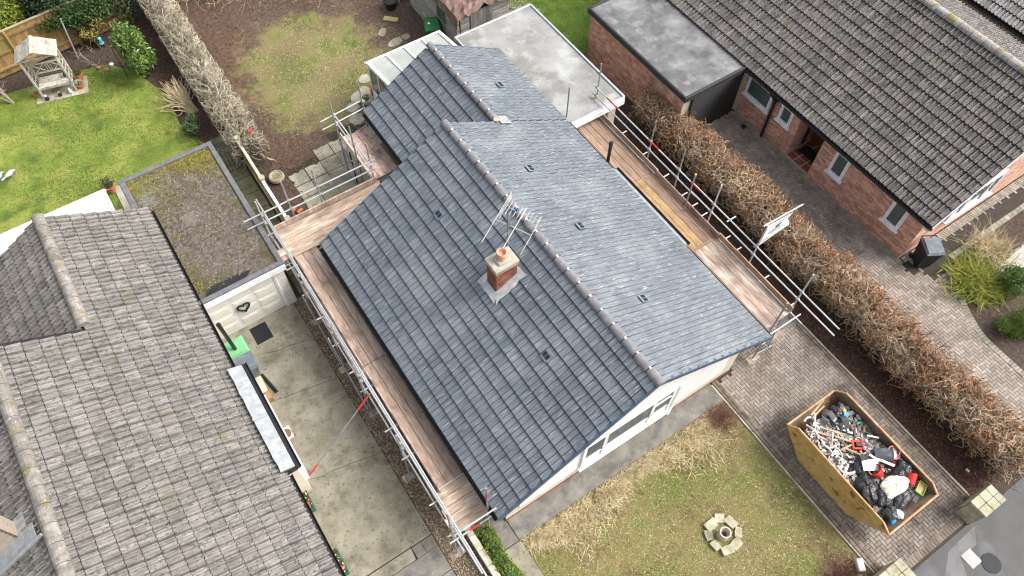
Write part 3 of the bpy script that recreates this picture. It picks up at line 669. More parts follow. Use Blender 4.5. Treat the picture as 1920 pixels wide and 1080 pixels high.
# stepped lead where the rear slope meets the gable
mb = MB(); roof_deck(mb, XL2+.25, XM2-.35, ZE+.14+.05, ZE+.14+.05+(XM2-XL2-.6)*SL, 13.0, 13.15, .02); mb.build('abutment_flashing', m_lead, roof)
gutter(H1, XL-.05, ZE-.03, 3.95, 13.3); gutter(H1, XR+.05, ZE-.03, 3.95, 7.5); gutter(H1, XR+.05, ZE-.03, 11.0, 13.3); gutter(H1, XL2-.05, ZE-.03, 13.4, 17.3)
mb = MB(); mb.b(XL+.03, XL+.06, 3.92, 13.36, 2.05, 2.22); mb.b(XR-.06, XR-.03, 3.92, 17.28, 2.05, 2.22); mb.b(XL2+.03, XL2+.06, 13.4, 17.28, 2.05, 2.22); mb.build('fascia', m_black, H1)
mb = MB(); mb.b(XL+.06, 2.8, 3.95, 13.0, 2.06, 2.08); mb.b(10.7, XR-.06, 3.95, 17.0, 2.06, 2.08); mb.build('soffit', m_black, H1)
mb = MB(); mb.cb(10.95, 11.1, 3.93, 4.2, 1.98, 2.12, .01); mb.build('box_end', m_white, H1)
# lead roof of a bay under the right eave
mb = MB(); mb.add([(10.98, 7.55, 2.27), (11.28, 7.55, 2.235), (11.28, 10.9, 2.235), (10.98, 10.9, 2.27), (10.98, 7.55, 2.22), (11.28, 7.55, 2.19), (11.28, 10.9, 2.19), (10.98, 10.9, 2.22)], [(0, 1, 2, 3), (7, 6, 5, 4), (0, 4, 5, 1), (1, 5, 6, 2), (2, 6, 7, 3), (3, 7, 4, 0)])
mb.build('bay_roof', m_lead, H1)
mb = MB(); mb.b(10.7, 11.22, 7.7, 10.75, 0, 2.19); mb.build('bay_wall', m_cream, H1)
gutter(H1, 11.35, 2.2, 7.5, 10.95, r=.055)
mb = MB(); mb.tube([(11.32, 11.35, 0), (11.32, 11.35, 2.95)], .055, 12); mb.lathe([(.062, 0), (.07, .02), (.07, .1), (.05, .13)], (11.32, 11.35, 2.88), 12); mb.build('soil_pipe', m_black, H1)
# roof vents
for (x, y, up) in ((5.29, 11.26, 1), (5.29, 6.19, 1), (8.17, 8.83, -1), (8.16, 6.13, -1), (8.17, 11.21, -1), (9.75, 15.16, -1)):
    xe = XL if up > 0 else XR; u, v, w_ = slope_frame(xe, ZE, up); z = ZE+abs(x-xe)*SL
    M = basis(Vector((x, y, z))+w_*.07, u, v, w_); mb = MB(); mb.cb(-.12, .12, -.14, .14, 0, .02, .008, M); vn = mb.build('roof_vent', m_vent, roof)
    mb = MB()
    for q in (-.055, .055): mb.cb(q-.045, q+.045, -.07, .06, .02, .04, .01, M)
    mb.build('grille', m_black, vn)
# chimney
CX0, CX1, CY0, CY1 = 5.22, 5.84, 8.36, 8.80
mb = MB(); mb.b(CX0+.01, CX1-.01, CY0+.01, CY1-.01, 3.5, 4.86); ch = mb.build('chimney', m_mortarD, H1)
zb = 3.72
brickwork(ch, (CX0, CY0+.01, zb), (1, 0, 0), CX1-CX0, 4.72-zb, (0, -1, 0), m_brickD, limit=200, seed=4)
brickwork(ch, (CX0+.01, CY1, zb), (0, -1, 0), CY1-CY0, 4.72-zb, (-1, 0, 0), m_brickD, limit=200, seed=5)
brickwork(ch, (CX1-.01, CY0, zb), (0, 1, 0), CY1-CY0, 4.72-zb, (1, 0, 0), m_brickD, limit=200, seed=6)
brickwork(ch, (CX1, CY1-.01, zb), (-1, 0, 0), CX1-CX0, 4.72-zb, (0, 1, 0), m_brickD, limit=200, seed=7)
mb = MB(); mb.cb(CX0-.03, CX1+.03, CY0-.03, CY1+.03, 4.72, 4.82, .01); mb.build('corbel', mat('lichened brick course', [(.2, .14, .1), (.33, .27, .2), (.42, .38, .29)], scale=7), ch)
mb = MB(); mb.cb(CX0-.045, CX1+.045, CY0-.045, CY1+.045, 4.82, 4.91, .02); mb.cb(CX0+.12, CX1-.12, CY0+.06, CY1-.06, 4.90, 4.98, .06); mb.build('cap', m_cemt, ch)
mb = MB(); mb.lathe([(.14, 0), (.135, .06), (.125, .08), (.12, .15), (.138, .16), (.14, .2), (.125, .205), (.13, .24), (.125, .25), (.115, .25), (.11, .15), (.01, .15)], (5.53, 8.6, 4.96), 22); mb.build('chimney_pot', m_potpink, ch, smooth=True)
u, v, w_ = slope_frame(XL, ZE, 1)
def onslope(x, y, h=.045): return Vector((x, y, ZE+(x-XL)*SL))+w_*h
mb = MB()
rr = random.Random(3)
for (xa, ya, xb, yb, n) in ((5.06, 8.12, 5.24, 8.96, 9), (5.8, 8.1, 5.98, 8.92, 9)):
    pass
def flash_strip(mb, pts_in, pts_out):
    n = len(pts_in); vs = [onslope(x, y, .10) for x, y in pts_in]+[onslope(x, y, .085) for x, y in pts_out]
    mb.add(vs+[q-w_*.012 for q in vs], [(i, i+1, n+i+1, n+i) for i in range(n-1)]+[(2*n+i+1, 2*n+i, 3*n+i, 3*n+i+1) for i in range(n-1)]+[(n+i, n+i+1, 3*n+i+1, 3*n+i) for i in range(n-1)])
L_ = lambda a, b, n, j=0: [(a[0]+(b[0]-a[0])*k/n+rr.uniform(-j, j), a[1]+(b[1]-a[1])*k/n+rr.uniform(-j, j)) for k in range(n+1)]
flash_strip(mb, L_((5.24, 8.84), (5.24, 8.33), 8), L_((5.05, 8.96), (5.05, 8.12), 8, .025)); flash_strip(mb, L_((5.24, 8.38), (5.86, 8.38), 8), L_((5.05, 8.11), (6.03, 8.16), 8, .03))
flash_strip(mb, L_((5.82, 8.33), (5.82, 8.83), 6), L_((6.02, 8.16), (5.97, 8.95), 6, .015)); flash_strip(mb, L_((5.82, 8.78), (5.24, 8.78), 6), L_((5.97, 8.97), (5.05, 8.97), 6, .015))
mb.build('lead_flashing', mat('bright new lead', [(.32, .34, .35), (.45, .465, .47), (.6, .61, .61)], scale=7, rough=.5, metal=.2, bump=.6, bscale=14, rnd=0, bdist=.02), ch)
mb = MB(); mb.ob((CX0-.012, CY0-.012, 3.8), (CX1-CX0+.024, 0, 0), (0, .01, 0), (0, 0, .12)); mb.build('lead_apron', m_lead, ch)

# aerials on the chimney mast
ae = thing('tv_aerial', 'bent cluster of metal television aerials on a mast behind the chimney', 'aerial', (5.9, 8.83, 4.9))
mb = MB(); mb.tube([(5.9, 8.87, 4.55), (5.9, 8.87, 6.5)], .02, 8); mb.build('mast', m_galvd, ae)
mb = MB(); mb.b(5.8, 5.9, 8.80, 8.88, 4.7, 4.74); mb.b(5.8, 5.9, 8.80, 8.88, 4.6, 4.64); mb.build('bracket', m_galvd, ae)
m_alu = mat('aluminium rod', [(.45, .45, .44), (.58, .58, .57)], rough=.35, metal=.5, rnd=.05, bump=0)
def rod(a, b, r=.006, name='element', m=None): q = MB(); q.tube([a, b], r, 6); q.build(name, m or m_alu, ae)
Bd, Ed, mp_ = Vector((.5, -.866, -.06)), Vector((.866, .5, .05)), Vector((5.9, 8.87, 5.72))
rod(mp_-Bd*.34, mp_+Bd*.62, .012, 'boom')                                     # broad H aerial
rod(mp_-Bd*.34-Ed*.72, mp_-Bd*.34+Ed*.72); rod(mp_+Bd*.62-Ed*.6, mp_+Bd*.62+Ed*.6); rod(mp_+Bd*.18-Ed*.62, mp_+Bd*.18+Ed*.66, .008)
yp = Vector((5.9, 8.87, 6.42)); rod(yp-Bd*.1, yp+Bd*.78, .011, 'boom')         # yagi
for k in range(9):
    c = yp+Bd*(.02+.095*k); L2 = .2-.011*k; rod(c-Ed*L2, c+Ed*L2, .005)
for k in range(3): c = yp-Bd*.08+Vector((0, 0, .1*k-.1)); rod(c-Ed*.3, c+Ed*.36, .006)
mb = MB(); mb.cb(6.0, 6.07, 8.66, 8.73, 6.38, 6.46, .01); mb.build('junction_box', mat('blue plastic', [(.03, .13, .4), (.04, .17, .5)]), ae)
mb = MB(); mb.tube([(5.92, 8.87, 5.74), (5.97, 8.8, 5.66), (6.0, 8.73, 5.66), (6.02, 8.68, 5.7)], .012, 5); mb.build('cable', m_black, ae)

# flat roofed garage on the right side of the bungalow
G = thing('flat_roof_garage', 'pale felt flat roof building joined to the back right of the bungalow', 'garage', (12.3, 16, 0))
mb = MB(); mb.b(10.78, 13.2, 13.5, 18.55, 0, 1.98); mb.b(10.5, 10.78, 17.45, 18.55, 0, 1.98); mb.build('wall', m_cemt, G)
mb = MB(); mb.prism([(10.78, 13.3), (13.45, 13.3), (13.5, 18.8), (10.3, 18.85), (10.3, 17.42), (10.78, 17.42)], 1.98, 2.1); mb.build('roof', m_feltP, G)
mb = MB(); mb.cb(13.44, 13.52, 13.28, 18.8, 2.0, 2.15, .01); mb.cb(11.2, 13.5, 13.24, 13.32, 1.96, 2.13, .01); mb.cb(10.28, 13.5, 18.79, 18.87, 1.96, 2.14, .01); mb.cb(10.24, 10.31, 17.4, 18.87, 1.96, 2.14, .01)
mb.build('roof_trim', mat('aluminium trim', [(.5, .52, .54), (.64, .66, .68)], rough=.35, metal=.4), G)
mb = MB(); mb.b(11.2, 13.46, 13.2, 13.24, 1.86, 2.06); mb.build('fascia', m_white, G)
mb = MB(); mb.cb(12.88, 13.2, 13.28, 13.5, 0, 1.95, .01); mb.build('pier', mat('stone pier', [(.36, .33, .26), (.46, .43, .36)]), G)
mb = MB(); mb.b(11.3, 12.86, 13.42, 13.5, 0, 1.9); mb.build('door', m_white, G)

# lean-to with a white frame behind the gable
Cn = thing('lean_to', 'white framed lean-to with translucent sheet roof behind the grey roof', 'conservatory', (8.6, 18.4, 0))
def lz(y): return 2.0+(19.5-y)*.17
mb = MB(); mb.b(7.15, 10.0, 17.02, 19.45, 0, .1); mb.build('floor', m_concg, Cn)
for i in range(4):
    x0 = 7.16+i*.71; mb = MB(); mb.add([(x0+.03, 19.46, lz(19.46)), (x0+.68, 19.46, lz(19.46)), (x0+.68, 17.02, lz(17.02)), (x0+.03, 17.02, lz(17.02))]+[(x0+.03, 19.46, lz(19.46)-.015), (x0+.68, 19.46, lz(19.46)-.015), (x0+.68, 17.02, lz(17.02)-.015), (x0+.03, 17.02, lz(17.02)-.015)], [(0, 1, 2, 3), (7, 6, 5, 4), (0, 4, 5, 1), (1, 5, 6, 2), (2, 6, 7, 3), (3, 7, 4, 0)])
    mb.build('roof_sheet', mat('dirty polycarbonate', [(.33, .345, .32), (.43, .445, .42)], scale=2, rough=.35, spec=.4, rnd=.05, over=[((.26, .27, .23), 30, .6, .7, .5)]), Cn)
for i in range(5):
    x = 7.14+i*.715; mb = MB(); w2 = .055 if i in (0, 4) else .035
    mb.ob((x-w2, 19.5, lz(19.5)), (2*w2, 0, 0), (0, -2.48, 2.48*.17), (0, 0, .04)); mb.build('glazing_bar', m_white, Cn)
mb = MB(); mb.cb(7.06, 10.06, 19.48, 19.54, 1.95, 2.05, .01); mb.build('eave_beam', m_white, Cn)
mb = MB(); mb.tube([(7.04, 19.58, 1.97), (10.08, 19.58, 1.97)], .04, 8); mb.build('gutter', m_white, Cn)
for (xa, ya) in ((7.12, 19.44), (7.12, 18.75), (7.12, 18.0), (7.12, 17.1), (8.2, 19.44), (9.2, 19.44), (9.98, 19.44), (9.98, 17.1)):
    mb = MB(); mb.cb(xa-.035, xa+.035, ya-.035, ya+.035, .1, lz(ya)-.01, .006); mb.build('post', m_white, Cn)
mb = MB(); mb.b(7.09, 7.14, 17.1, 19.44, .1, .8); mb.build('side_panel', m_white, Cn)
mb = MB(); mb.b(7.1, 7.15, 17.1, 19.44, .8, .87); mb.ob((7.09, 17.05, lz(17.05)-.1), (.06, 0, 0), (0, 2.4, -2.4*.17), (0, 0, .09)); mb.build('rail', m_white, Cn)
mb = MB(); mb.b(7.11, 7.125, 17.1, 19.42, .87, 1.98); mb.b(7.14, 9.98, 19.43, 19.445, .87, 1.95); mb.build('pane', m_glass, Cn)

# ================================================================ the brown tiled house on the left
H2 = thing('left_house', 'neighbouring house with weathered buff concrete tiles at the left', 'house', (-5.7, 9, 0))
E2, M2 = -1.35, -5.66; Z2R = ZE+(E2-M2)*SL
W2 = .30
mb = MB(); mb.b(-9.7, -1.55, 1.6, 13.0, 0, 2.2); mb.b(-6.1, -1.55, 13.0, 17.0, 0, 2.2); gable(mb, -9.7, -1.55, M2, 2.2, Z2R-.15, 12.9, 13.0); gable(mb, -9.7, -1.55, M2, 2.2, Z2R-.15, 1.6, 1.7); gable(mb, -6.1, -1.55, -3.85, 2.2, 3.45, 16.9, 17.0); mb.build('wall', m_cream, H2)
mb = MB(); XM3 = -3.86; XL3 = -6.45; Z3 = ZE+(E2-XM3)*SL
roof_deck(mb, E2-.02, M2, ZE-.012, Z2R-.012, 1.3, 13.3); roof_deck(mb, 2*M2-E2, M2, ZE-.012, Z2R-.012, 1.3, 13.3); roof_deck(mb, E2-.02, XM3, ZE-.012, Z3-.012, 13.3, 17.3); roof_deck(mb, XL3, XM3, ZE-.012, Z3-.012, 13.02, 17.3)
roof2 = mb.build('roof', m_dark, H2)
jobs = {}
tile_slope(jobs, E2, ZE, -1, 2.4, 13.2, 14, W2, G1, ('rib', 'ribh'), bond=False, seed=7, wob=.004)
tile_slope(jobs, E2, ZE, -1, 13.2, 17.4, 8, W2, G1, ('rib', 'ribh'), bond=False, seed=8, wob=.004)
tile_slope(jobs, 2*M2-E2, ZE, 1, 4.4, 13.4, 14, W2, G1, ('rib', 'ribh'), bond=True, seed=9, wob=.012, skip=lambda o, u, v, i: i < 7)
tile_slope(jobs, XL3, ZE, 1, 13.1, 17.3, 8, W2, G1, ('rib', 'ribh'), bond=True, seed=10, wob=.012)
me_r = tile_mesh('ribbed_tile', 'rib', W2, G1*1.1, .05, .024); me_rh = tile_mesh('ribbed_half_tile', 'rib', W2/2, G1*1.1, .05, .024)
pieces('ribbed_tile', me_r, jobs['rib'], [m_oldL, m_algaeshade], roof2, 300, 'ribbed_tile_field')
if jobs.get('ribh'): pieces('ribbed_half_tile', me_rh, jobs['ribh'], [m_oldL, m_algaeshade], roof2, 40, 'half_tile_field')
ridge_run(roof2, M2, Z2R+.08, 2.4, 13.4, m_oldridge, r=.15, clips=False, seed=5); ridge_run(roof2, XM3, Z3+.08, 13.35, 17.4, m_oldridge, r=.15, clips=False, seed=6)
gutter(H2, E2+.05, ZE-.03, 2.0, 7.65); gutter(H2, E2+.05, ZE-.03, 11.0, 17.3)
mb = MB(); mb.b(E2-.06, E2-.03, 1.4, 17.3, 2.05, 2.22); mb.b(-1.55, E2-.06, 1.4, 17.0, 2.06, 2.08); mb.build('fascia', m_black, H2)
mb = MB(); mb.cb(XL3, E2-.02, 17.3, 17.36, 2.1, 2.16, .01); mb.ob((E2, 17.33, ZE-.1), (-2.6, 0, 2.6*SL), (0, .05, 0), (0, 0, .1)); mb.ob((XL3, 17.33, ZE-.1), (2.6, 0, 2.6*SL), (0, .05, 0), (0, 0, .1)); mb.build('verge_board', m_white, H2)
mb = MB(); mb.tube([(-1.12, 12.35, .2), (-1.12, 12.35, 2.5)], .055, 10); mb.lathe([(.06, 0), (.066, .04), (.05, .08)], (-1.12, 12.35, 2.45), 10); mb.build('soil_pipe', m_black, H2)
# bay with a lead roof breaking the eave
mb = MB(); mb.b(-1.56, -1.12, 7.85, 10.8, 0, 2.22); mb.build('bay_wall', m_cream, H2)
for y0, y1 in ((7.72, 9.3), (9.33, 10.98)):
    mb = MB(); n = 8; vs = []
    for k in range(n+1):
        y = y0+(y1-y0)*k/n; vs += [(-1.44+rr.uniform(-.015, .015), y, 2.5), (-1.09, y, 2.37)]
    vs += [(x, y, z-.03) for x, y, z in vs]; q = 2*(n+1)
    mb.add(vs, [(2*k, 2*k+1, 2*k+3, 2*k+2) for k in range(n)]+[(q+2*k+2, q+2*k+3, q+2*k+1, q+2*k) for k in range(n)]+[(2*k+1, q+2*k+1, q+2*k+3, 2*k+3) for k in range(n)]+[(2*k+2, q+2*k+2, q+2*k, 2*k) for k in range(n)]+[(0, q, q+1, 1), (2*n+1, q+2*n+1, q+2*n, 2*n)])
    mb.build('lead_sheet', m_lead, H2)
mb = MB(); mb.ob((-1.46, 9.28, 2.52), (.37, 0, -.146), (0, .07, 0), (0, 0, .025)); mb.build('lead_roll', m_lead, H2)
gutter(H2, -1.02, 2.33, 7.66, 11.02, r=.065)
mb = MB(); mb.b(-1.09, -1.06, 7.7, 11.0, 2.18, 2.34); mb.b(-1.5, -1.06, 7.68, 7.71, 2.18, 2.38); mb.build('bay_fascia', m_black, H2)
window(H2, (-1.12, 7.95, .8), (0, 1, 0), (1, 0, 0), 2.7, 1.2, .07, (1, 2, 1))
# its chimney
mb = MB(); mb.b(-7.2, -6.36, 8.62, 9.02, 3.6, 6.3); c2 = mb.build('chimney', m_mortarD, H2)
brickwork(c2, (-7.2, 8.63, 3.9), (1, 0, 0), .84, 2.35, (0, -1, 0), m_brick, limit=60, seed=8); brickwork(c2, (-6.37, 8.62, 3.9), (0, 1, 0), .4, 2.35, (1, 0, 0), m_brick, limit=60, seed=9)
mb = MB(); mb.cb(-7.3, -6.28, 8.54, 9.1, 6.25, 6.4, .02); mb.build('cap', m_cemt, c2)
mb = MB(); mb.ob((-6.36, 8.45, 4.36), (.24, 0, .12), (0, .62, 0), (0, 0, .02)); mb.ob((-7.3, 8.3, 3.9), (1.35, 0, .74), (0, .33, 0), (-.01, 0, .02)); mb.build('lead_flashing', m_lead, c2)
mb = MB(); mb.ob((-7.3, 8.2, 3.93), (1.5, 0, .82), (0, .06, 0), (-.02, 0, .05)); mb.build('lead_roll', m_lead, c2)
# pale flat roof behind it
Rr = thing('rear_extension', 'cream flat roofed extension behind the left house beside its lawn', 'extension', (-6, 18.1, 0))
mb = MB(); mb.b(-10, -2.35, 17.42, 18.8, 0, 2.05); mb.build('wall', m_cream, Rr)
mb = MB(); mb.b(-10.1, -2.27, 17.42, 18.88, 2.05, 2.12); mb.build('roof', mat('cream roof coating', [(.62, .6, .53), (.72, .71, .66)], scale=.7, rnd=0, over=[((.48, .42, .28), 1.6, .55, .7, .5, (.25, 3, 1))]), Rr)
mb = MB(); mb.cb(-10.1, -2.22, 18.86, 18.95, 1.95, 2.16, .01); mb.cb(-2.28, -2.22, 17.42, 18.9, 1.95, 2.15, .01); mb.build('fascia', m_white, Rr)
mb = MB(); mb.tube([(-10.1, 18.99, 2.02), (-2.2, 18.99, 2.02)], .05, 8); mb.build('gutter', m_white, Rr)

# left garage
LG = thing('left_garage', 'flat roofed garage with gritty mossy felt and a cream panelled door', 'garage', (-.2, 16, 0))
mb = MB(); mb.b(-1.6, 1.08, 13.62, 18.8, 0, 2.0); mb.b(.82, 1.1, 13.5, 13.62, 0, 2.0); mb.build('wall', m_brickW, LG)
brickwork(LG, (.83, 13.5, 0), (1, 0, 0), .26, 2.0, (0, -1, 0), m_brickW, limit=120, seed=12, bh=.07)
brickwork(LG, (1.1, 13.5, 0), (0, 1, 0), 5.3, 2.0, (1, 0, 0), m_brickW, limit=0, seed=13, bh=.07)
mb = MB(); mb.b(-1.72, 1.15, 13.5, 18.9, 2.0, 2.13); mb.build('roof', m_feltL, LG)
mb = MB()
for (x0, x1, y0, y1) in ((-1.78, 1.22, 13.43, 13.58), (-1.78, 1.22, 18.82, 18.97), (1.06, 1.22, 13.58, 18.82), (-1.78, -1.6, 13.58, 18.82)): mb.cb(x0, x1, y0, y1, 2.02, 2.19, .02)
mb.build('roof_kerb', m_kerbf, LG)
mb = MB(); mb.prism([(-1.5, 17.4), (-1.05, 17.5), (-.95, 18.6), (-1.5, 18.75)], 2.13, 2.136); mb.build('felt_patch', m_kerbf, LG)
mb = MB(); mb.prism([(-1.1, 13.62), (.1, 13.6), (.35, 13.78), (-.2, 13.86), (-1.0, 13.84)], 2.13, 2.135); mb.build('damp_patch', m_dark, LG)
mb = MB(); mb.cb(-1.4, 1.2, 13.38, 13.43, 1.9, 2.12, .008); mb.build('fascia', m_white, LG)
mb = MB(); mb.b(-1.4, .74, 13.52, 13.58, .03, 1.95); dor = mb.build('garage_door', mat('cream door paint', [(.66, .64, .57), (.75, .73, .67)], scale=2, rough=.4, rnd=0, bump=.03), LG)
md = MATS['cream door paint']
for i in range(3):
    for j in range(4):
        x0 = -1.33+i*.69; z0 = .12+j*.455; mb = MB()
        M = basis((x0, 13.52, z0), (1, 0, 0), (0, 0, 1), (0, -1, 0)); mb.cb(.04, .63, .03, .40, -.004, .014, .012, M); mb.cb(.1, .57, .09, .34, .012, .026, .012, M); mb.build('door_panel', md, dor)
mb = MB(); mb.cb(.74, .8, 13.49, 13.6, 0, 1.95, .006); mb.cb(.78, .83, 13.47, 13.6, 0, 1.95, .006); mb.build('door_frame', m_white, LG)
wr = MB(); pts = []
for k in range(25):
    t = 2*math.pi*k/24; pts.append((-.36+.016*12.5*math.sin(t)**3*.9, 13.46, 1.06+.0145*.9*(13*math.cos(t)-5*math.cos(2*t)-2*math.cos(3*t)-math.cos(4*t))))
wr.tube(pts, .032, 7); wr.tube([(-.36, 13.49, 1.12), (-.36, 13.5, 1.36)], .004, 4)
wr.build('heart_wreath', mat('dark wreath', [(.012, .025, .016), (.03, .05, .035)], scale=40, bump=.8, bscale=90), label='dark green heart shaped wreath hanging on the cream garage door', cat='wreath')

# ================================================================ the brick house on the right
H3 = thing('brick_house', 'orange brick bungalow with dark ribbed roof tiles at the right', 'house', (22, 9, 0))
XW = 18.0; E3 = 17.7; M3 = E3+4.39; Z3R = ZE+4.39*SL
mb = MB()
mb.b(XW+.008, XW+.3, 4.22, 8.36, 0, 2.2); mb.b(XW+.008, XW+.3, 9.43, 18, 0, 2.2); mb.b(XW+.3, 26, 4.22, 8.36, 0, 2.2); mb.b(XW+.3, 26, 9.43, 18, 0, 2.2); mb.b(19.3, 26, 8.36, 9.43, 0, 2.2); gable(mb, 18.0, 26.2, M3, 2.2, Z3R-.2, 4.22, 4.4); mb.build('wall', m_mortar, H3)
ops = []
def op(y0, y1, z0, z1): ops.append((12.0-y1, 12.0-y0, z0, z1))
wins = [(10.7, 11.88, 1.05, 1.92), (9.72, 10.28, 1.15, 1.9), (7.18, 7.78, .9, 1.92), (4.78, 5.38, .9, 1.95)]
for wv in wins: op(*wv)
op(8.36, 9.43, -1, 3)
brickwork(H3, (XW+.008, 12.0, .0), (0, -1, 0), 12.0-4.22, 2.2, (-1, 0, 0), m_brick, ops, 300, seed=21)
brickwork(H3, (XW, 4.228, 0), (1, 0, 0), 8, 2.2, (0, -1, 0), m_brick, (), 60, seed=22)
brickwork(H3, (XW+.02, 9.42, 0), (1, 0, 0), 1.25, 2.2, (0, -1, 0), m_brick, (), 40, seed=23)
for k, (y0, y1, z0, z1) in enumerate(wins):
    window(H3, (XW, y1, z0), (0, -1, 0), (-1, 0, 0), y1-y0, z1-z0, .075)
mb = MB(); mb.b(XW-.02, 19.3, 8.37, 9.42, 0, .09); ph = mb.build('porch_step', m_cemt, H3)
for i in range(4):
    for j in range(3):
        mb = MB(); mb.cb(XW-.0+i*.32+.02, XW+i*.32+.3, 8.4+j*.335+.02, 8.4+j*.335+.31, .08, .1, .01); mb.build('quarry_tile', mat('quarry tile', [(.2, .045, .03), (.3, .075, .05)], scale=4, rnd=.2, over=[((.42, .3, .24), 4, .58, .7, .5)]), ph)
mb = MB(); mb.cb(18.5, 18.95, 8.5, 9.3, .1, .115, .005); mb.build('door_mat', m_dark, label='dark mat on the red tiled porch step of the brick house', cat='mat')
mb = MB(); mb.b(19.22, 19.3, 8.4, 9.4, .1, 2.1); mb.build('front_door', wood('brown door', (.12, .05, .025)), H3)
mb = MB(); mb.cb(18.62, 18.72, 9.33, 9.4, .3, 1.7, .01); mb.build('name_post', m_black, H3)
mb = MB(); roof_deck(mb, E3+.02, M3, ZE-.012, Z3R-.012, 3.95, 18.2); roof_deck(mb, 2*M3-E3, M3, ZE-.012, Z3R-.012, 3.95, 18.2); roof3 = mb.build('roof', m_dark, H3)
jobs = {}
tile_slope(jobs, E3, ZE, 1, 3.95, 18.05, 14, W2, G1, ('rib', 'ribh'), bond=False, seed=11, wob=.006)
tile_slope(jobs, 2*M3-E3, ZE, -1, 4.1, 14.3, 14, W2, G1, ('rib', 'ribh'), bond=False, seed=12, wob=.006, skip=None)
me_r3 = tile_mesh('dark_ribbed_tile', 'rib', W2, G1*1.1, .05)
pieces('ribbed_tile', me_r3, jobs['rib'], [m_oldR, m_algaeshade], roof3, 300, 'ribbed_tile_field')
ridge_run(roof3, M3, Z3R+.08, 4.0, 18, mat('mossy grey ridge', [(.2, .185, .165), (.32, .3, .27), (.4, .38, .35)], scale=9, rnd=.1, over=[((.2, .19, .04), 2.5, .52, .62, .85), ((.7, .68, .64), 13, .64, .7, .7)]), r=.15, clips=False, seed=9)
gutter(H3, E3-.05, ZE-.03, 3.9, 12.0)
mb = MB(); mb.b(E3+.03, E3+.06, 3.98, 18, 2.05, 2.22); mb.b(E3+.06, XW, 3.98, 12, 2.06, 2.08); mb.build('fascia', m_black, H3)
mb = MB(); mb.ob((E3+.04, 3.93, ZE-.2), (4.35, 0, 4.35*SL), (0, .03, 0), (0, 0, .17)); mb.ob((2*M3-E3-.04, 3.93, ZE-.2), (-4.35, 0, 4.35*SL), (0, .03, 0), (0, 0, .17)); mb.b(E3+.05, XW+.02, 3.96, 4.2, 1.95, 2.06); mb.build('verge_board', m_white, H3)
window(H3, (19.6, 4.22, .85), (1, 0, 0), (0, -1, 0), 2.2, 1.15, .08, (1, 2, 1))
mb = MB(); mb.tube([(17.9, 10.55, .05), (17.9, 10.55, 1.75), (17.86, 10.62, 1.86), (17.84, 10.75, 1.95), (17.84, 10.78, 2.38)], .05, 10); mb.tube([(17.9, 10.55, 1.75), (17.92, 10.4, 1.9), (17.75, 10.35, 2.1)], .045, 8); mb.lathe([(.07, 0), (.07, .12)], (17.9, 10.55, 1.7), 10); mb.build('soil_pipe', m_black, H3)
mb = MB(); mb.tube([(17.7, 11.95, 2.1), (17.86, 11.9, 2.0), (17.92, 11.88, 1.9)], .045, 8); mb.build('downpipe_bend', m_black, H3)
mb = MB(); mb.cb(17.62, 17.8, 11.15, 11.33, .01, .05, .01); mb.build('gully', m_dark, H3)
gutter(H3, 2*M3-E3+.05, ZE-.03, 3.9, 18)
FH = thing('far_house', 'house with grey speckled roof tiles behind the brick bungalow at top right', 'house', (31, 10, 0))
mb = MB(); mb.b(27.2, 36, 4.6, 15, 0, 2.2); mb.build('wall', m_mortar, FH)
mb = MB(); roof_deck(mb, 27.0, 31.4, ZE-.012, ZE+4.4*SL, 3.0, 16); roof_deck(mb, 35.8, 31.4, ZE-.012, ZE+4.4*SL, 3.0, 16); cw = mb.build('roof', m_dark, FH)
jobs = {}; tile_slope(jobs, 27.0, ZE, 1, 3.0, 16.0, 14, W2, G1, ('rib', 'ribh'), bond=False, seed=14, wob=.006)
me_f = tile_mesh('speckled_tile', 'rib', W2, G1*1.1, .05, .02); pieces('speckled_tile', me_f, jobs['rib'], [m_oldF, m_algaeshade], cw, 200, 'speckled_tile_field')
gutter(FH, 26.95, ZE-.03, 3.0, 16)
# its garage
RG = thing('brick_garage', 'brick garage with a blotchy grey felt roof and black roller door', 'garage', (16.4, 14.6, 0))
mb = MB(); mb.b(15.13, 17.99, 12.12, 17.3, 0, 2.1); mb.build('wall', m_mortar, RG)
brickwork(RG, (15.13, 17.3, 0), (0, -1, 0), 5.2, 2.1, (-1, 0, 0), mat('stained garage brick', [(.38, .19, .135), (.54, .3, .22), (.62, .39, .3)], scale=5, rnd=.28, over=[((.24, .165, .125), .9, .52, .68, .6), ((.32, .25, .18), 1.5, .56, .68, .5)]), (), 300, seed=31)
brickwork(RG, (15.13, 12.13, 0), (1, 0, 0), .34, 2.1, (0, -1, 0), m_brick, (), 80, seed=32)
mb = MB(); mb.b(15.06, 17.75, 12.0, 17.38, 2.1, 2.24); mb.build('roof', m_felt, RG)
mb = MB()
for (x0, x1, y0, y1) in ((15.0, 15.1, 11.95, 17.4), (15.1, 17.7, 11.95, 12.05), (15.1, 17.7, 17.3, 17.4)): mb.cb(x0, x1, y0, y1, 2.06, 2.29, .02)
mb.build('roof_kerb', plain('black felt kerb', (.04, .04, .043)), RG)
mb = MB(); mb.b(15.48, 17.85, 12.06, 12.12, 0, 2.05); rdoor = mb.build('roller_door', m_black, RG)
for k in range(20):
    mb = MB(); mb.cb(15.5, 17.8, 12.03, 12.06, .04+k*.1, .125+k*.1, .012); mb.build('door_slat', plain('black gloss slat', (.014, .014, .015), rough=.3, spec=.5), rdoor)
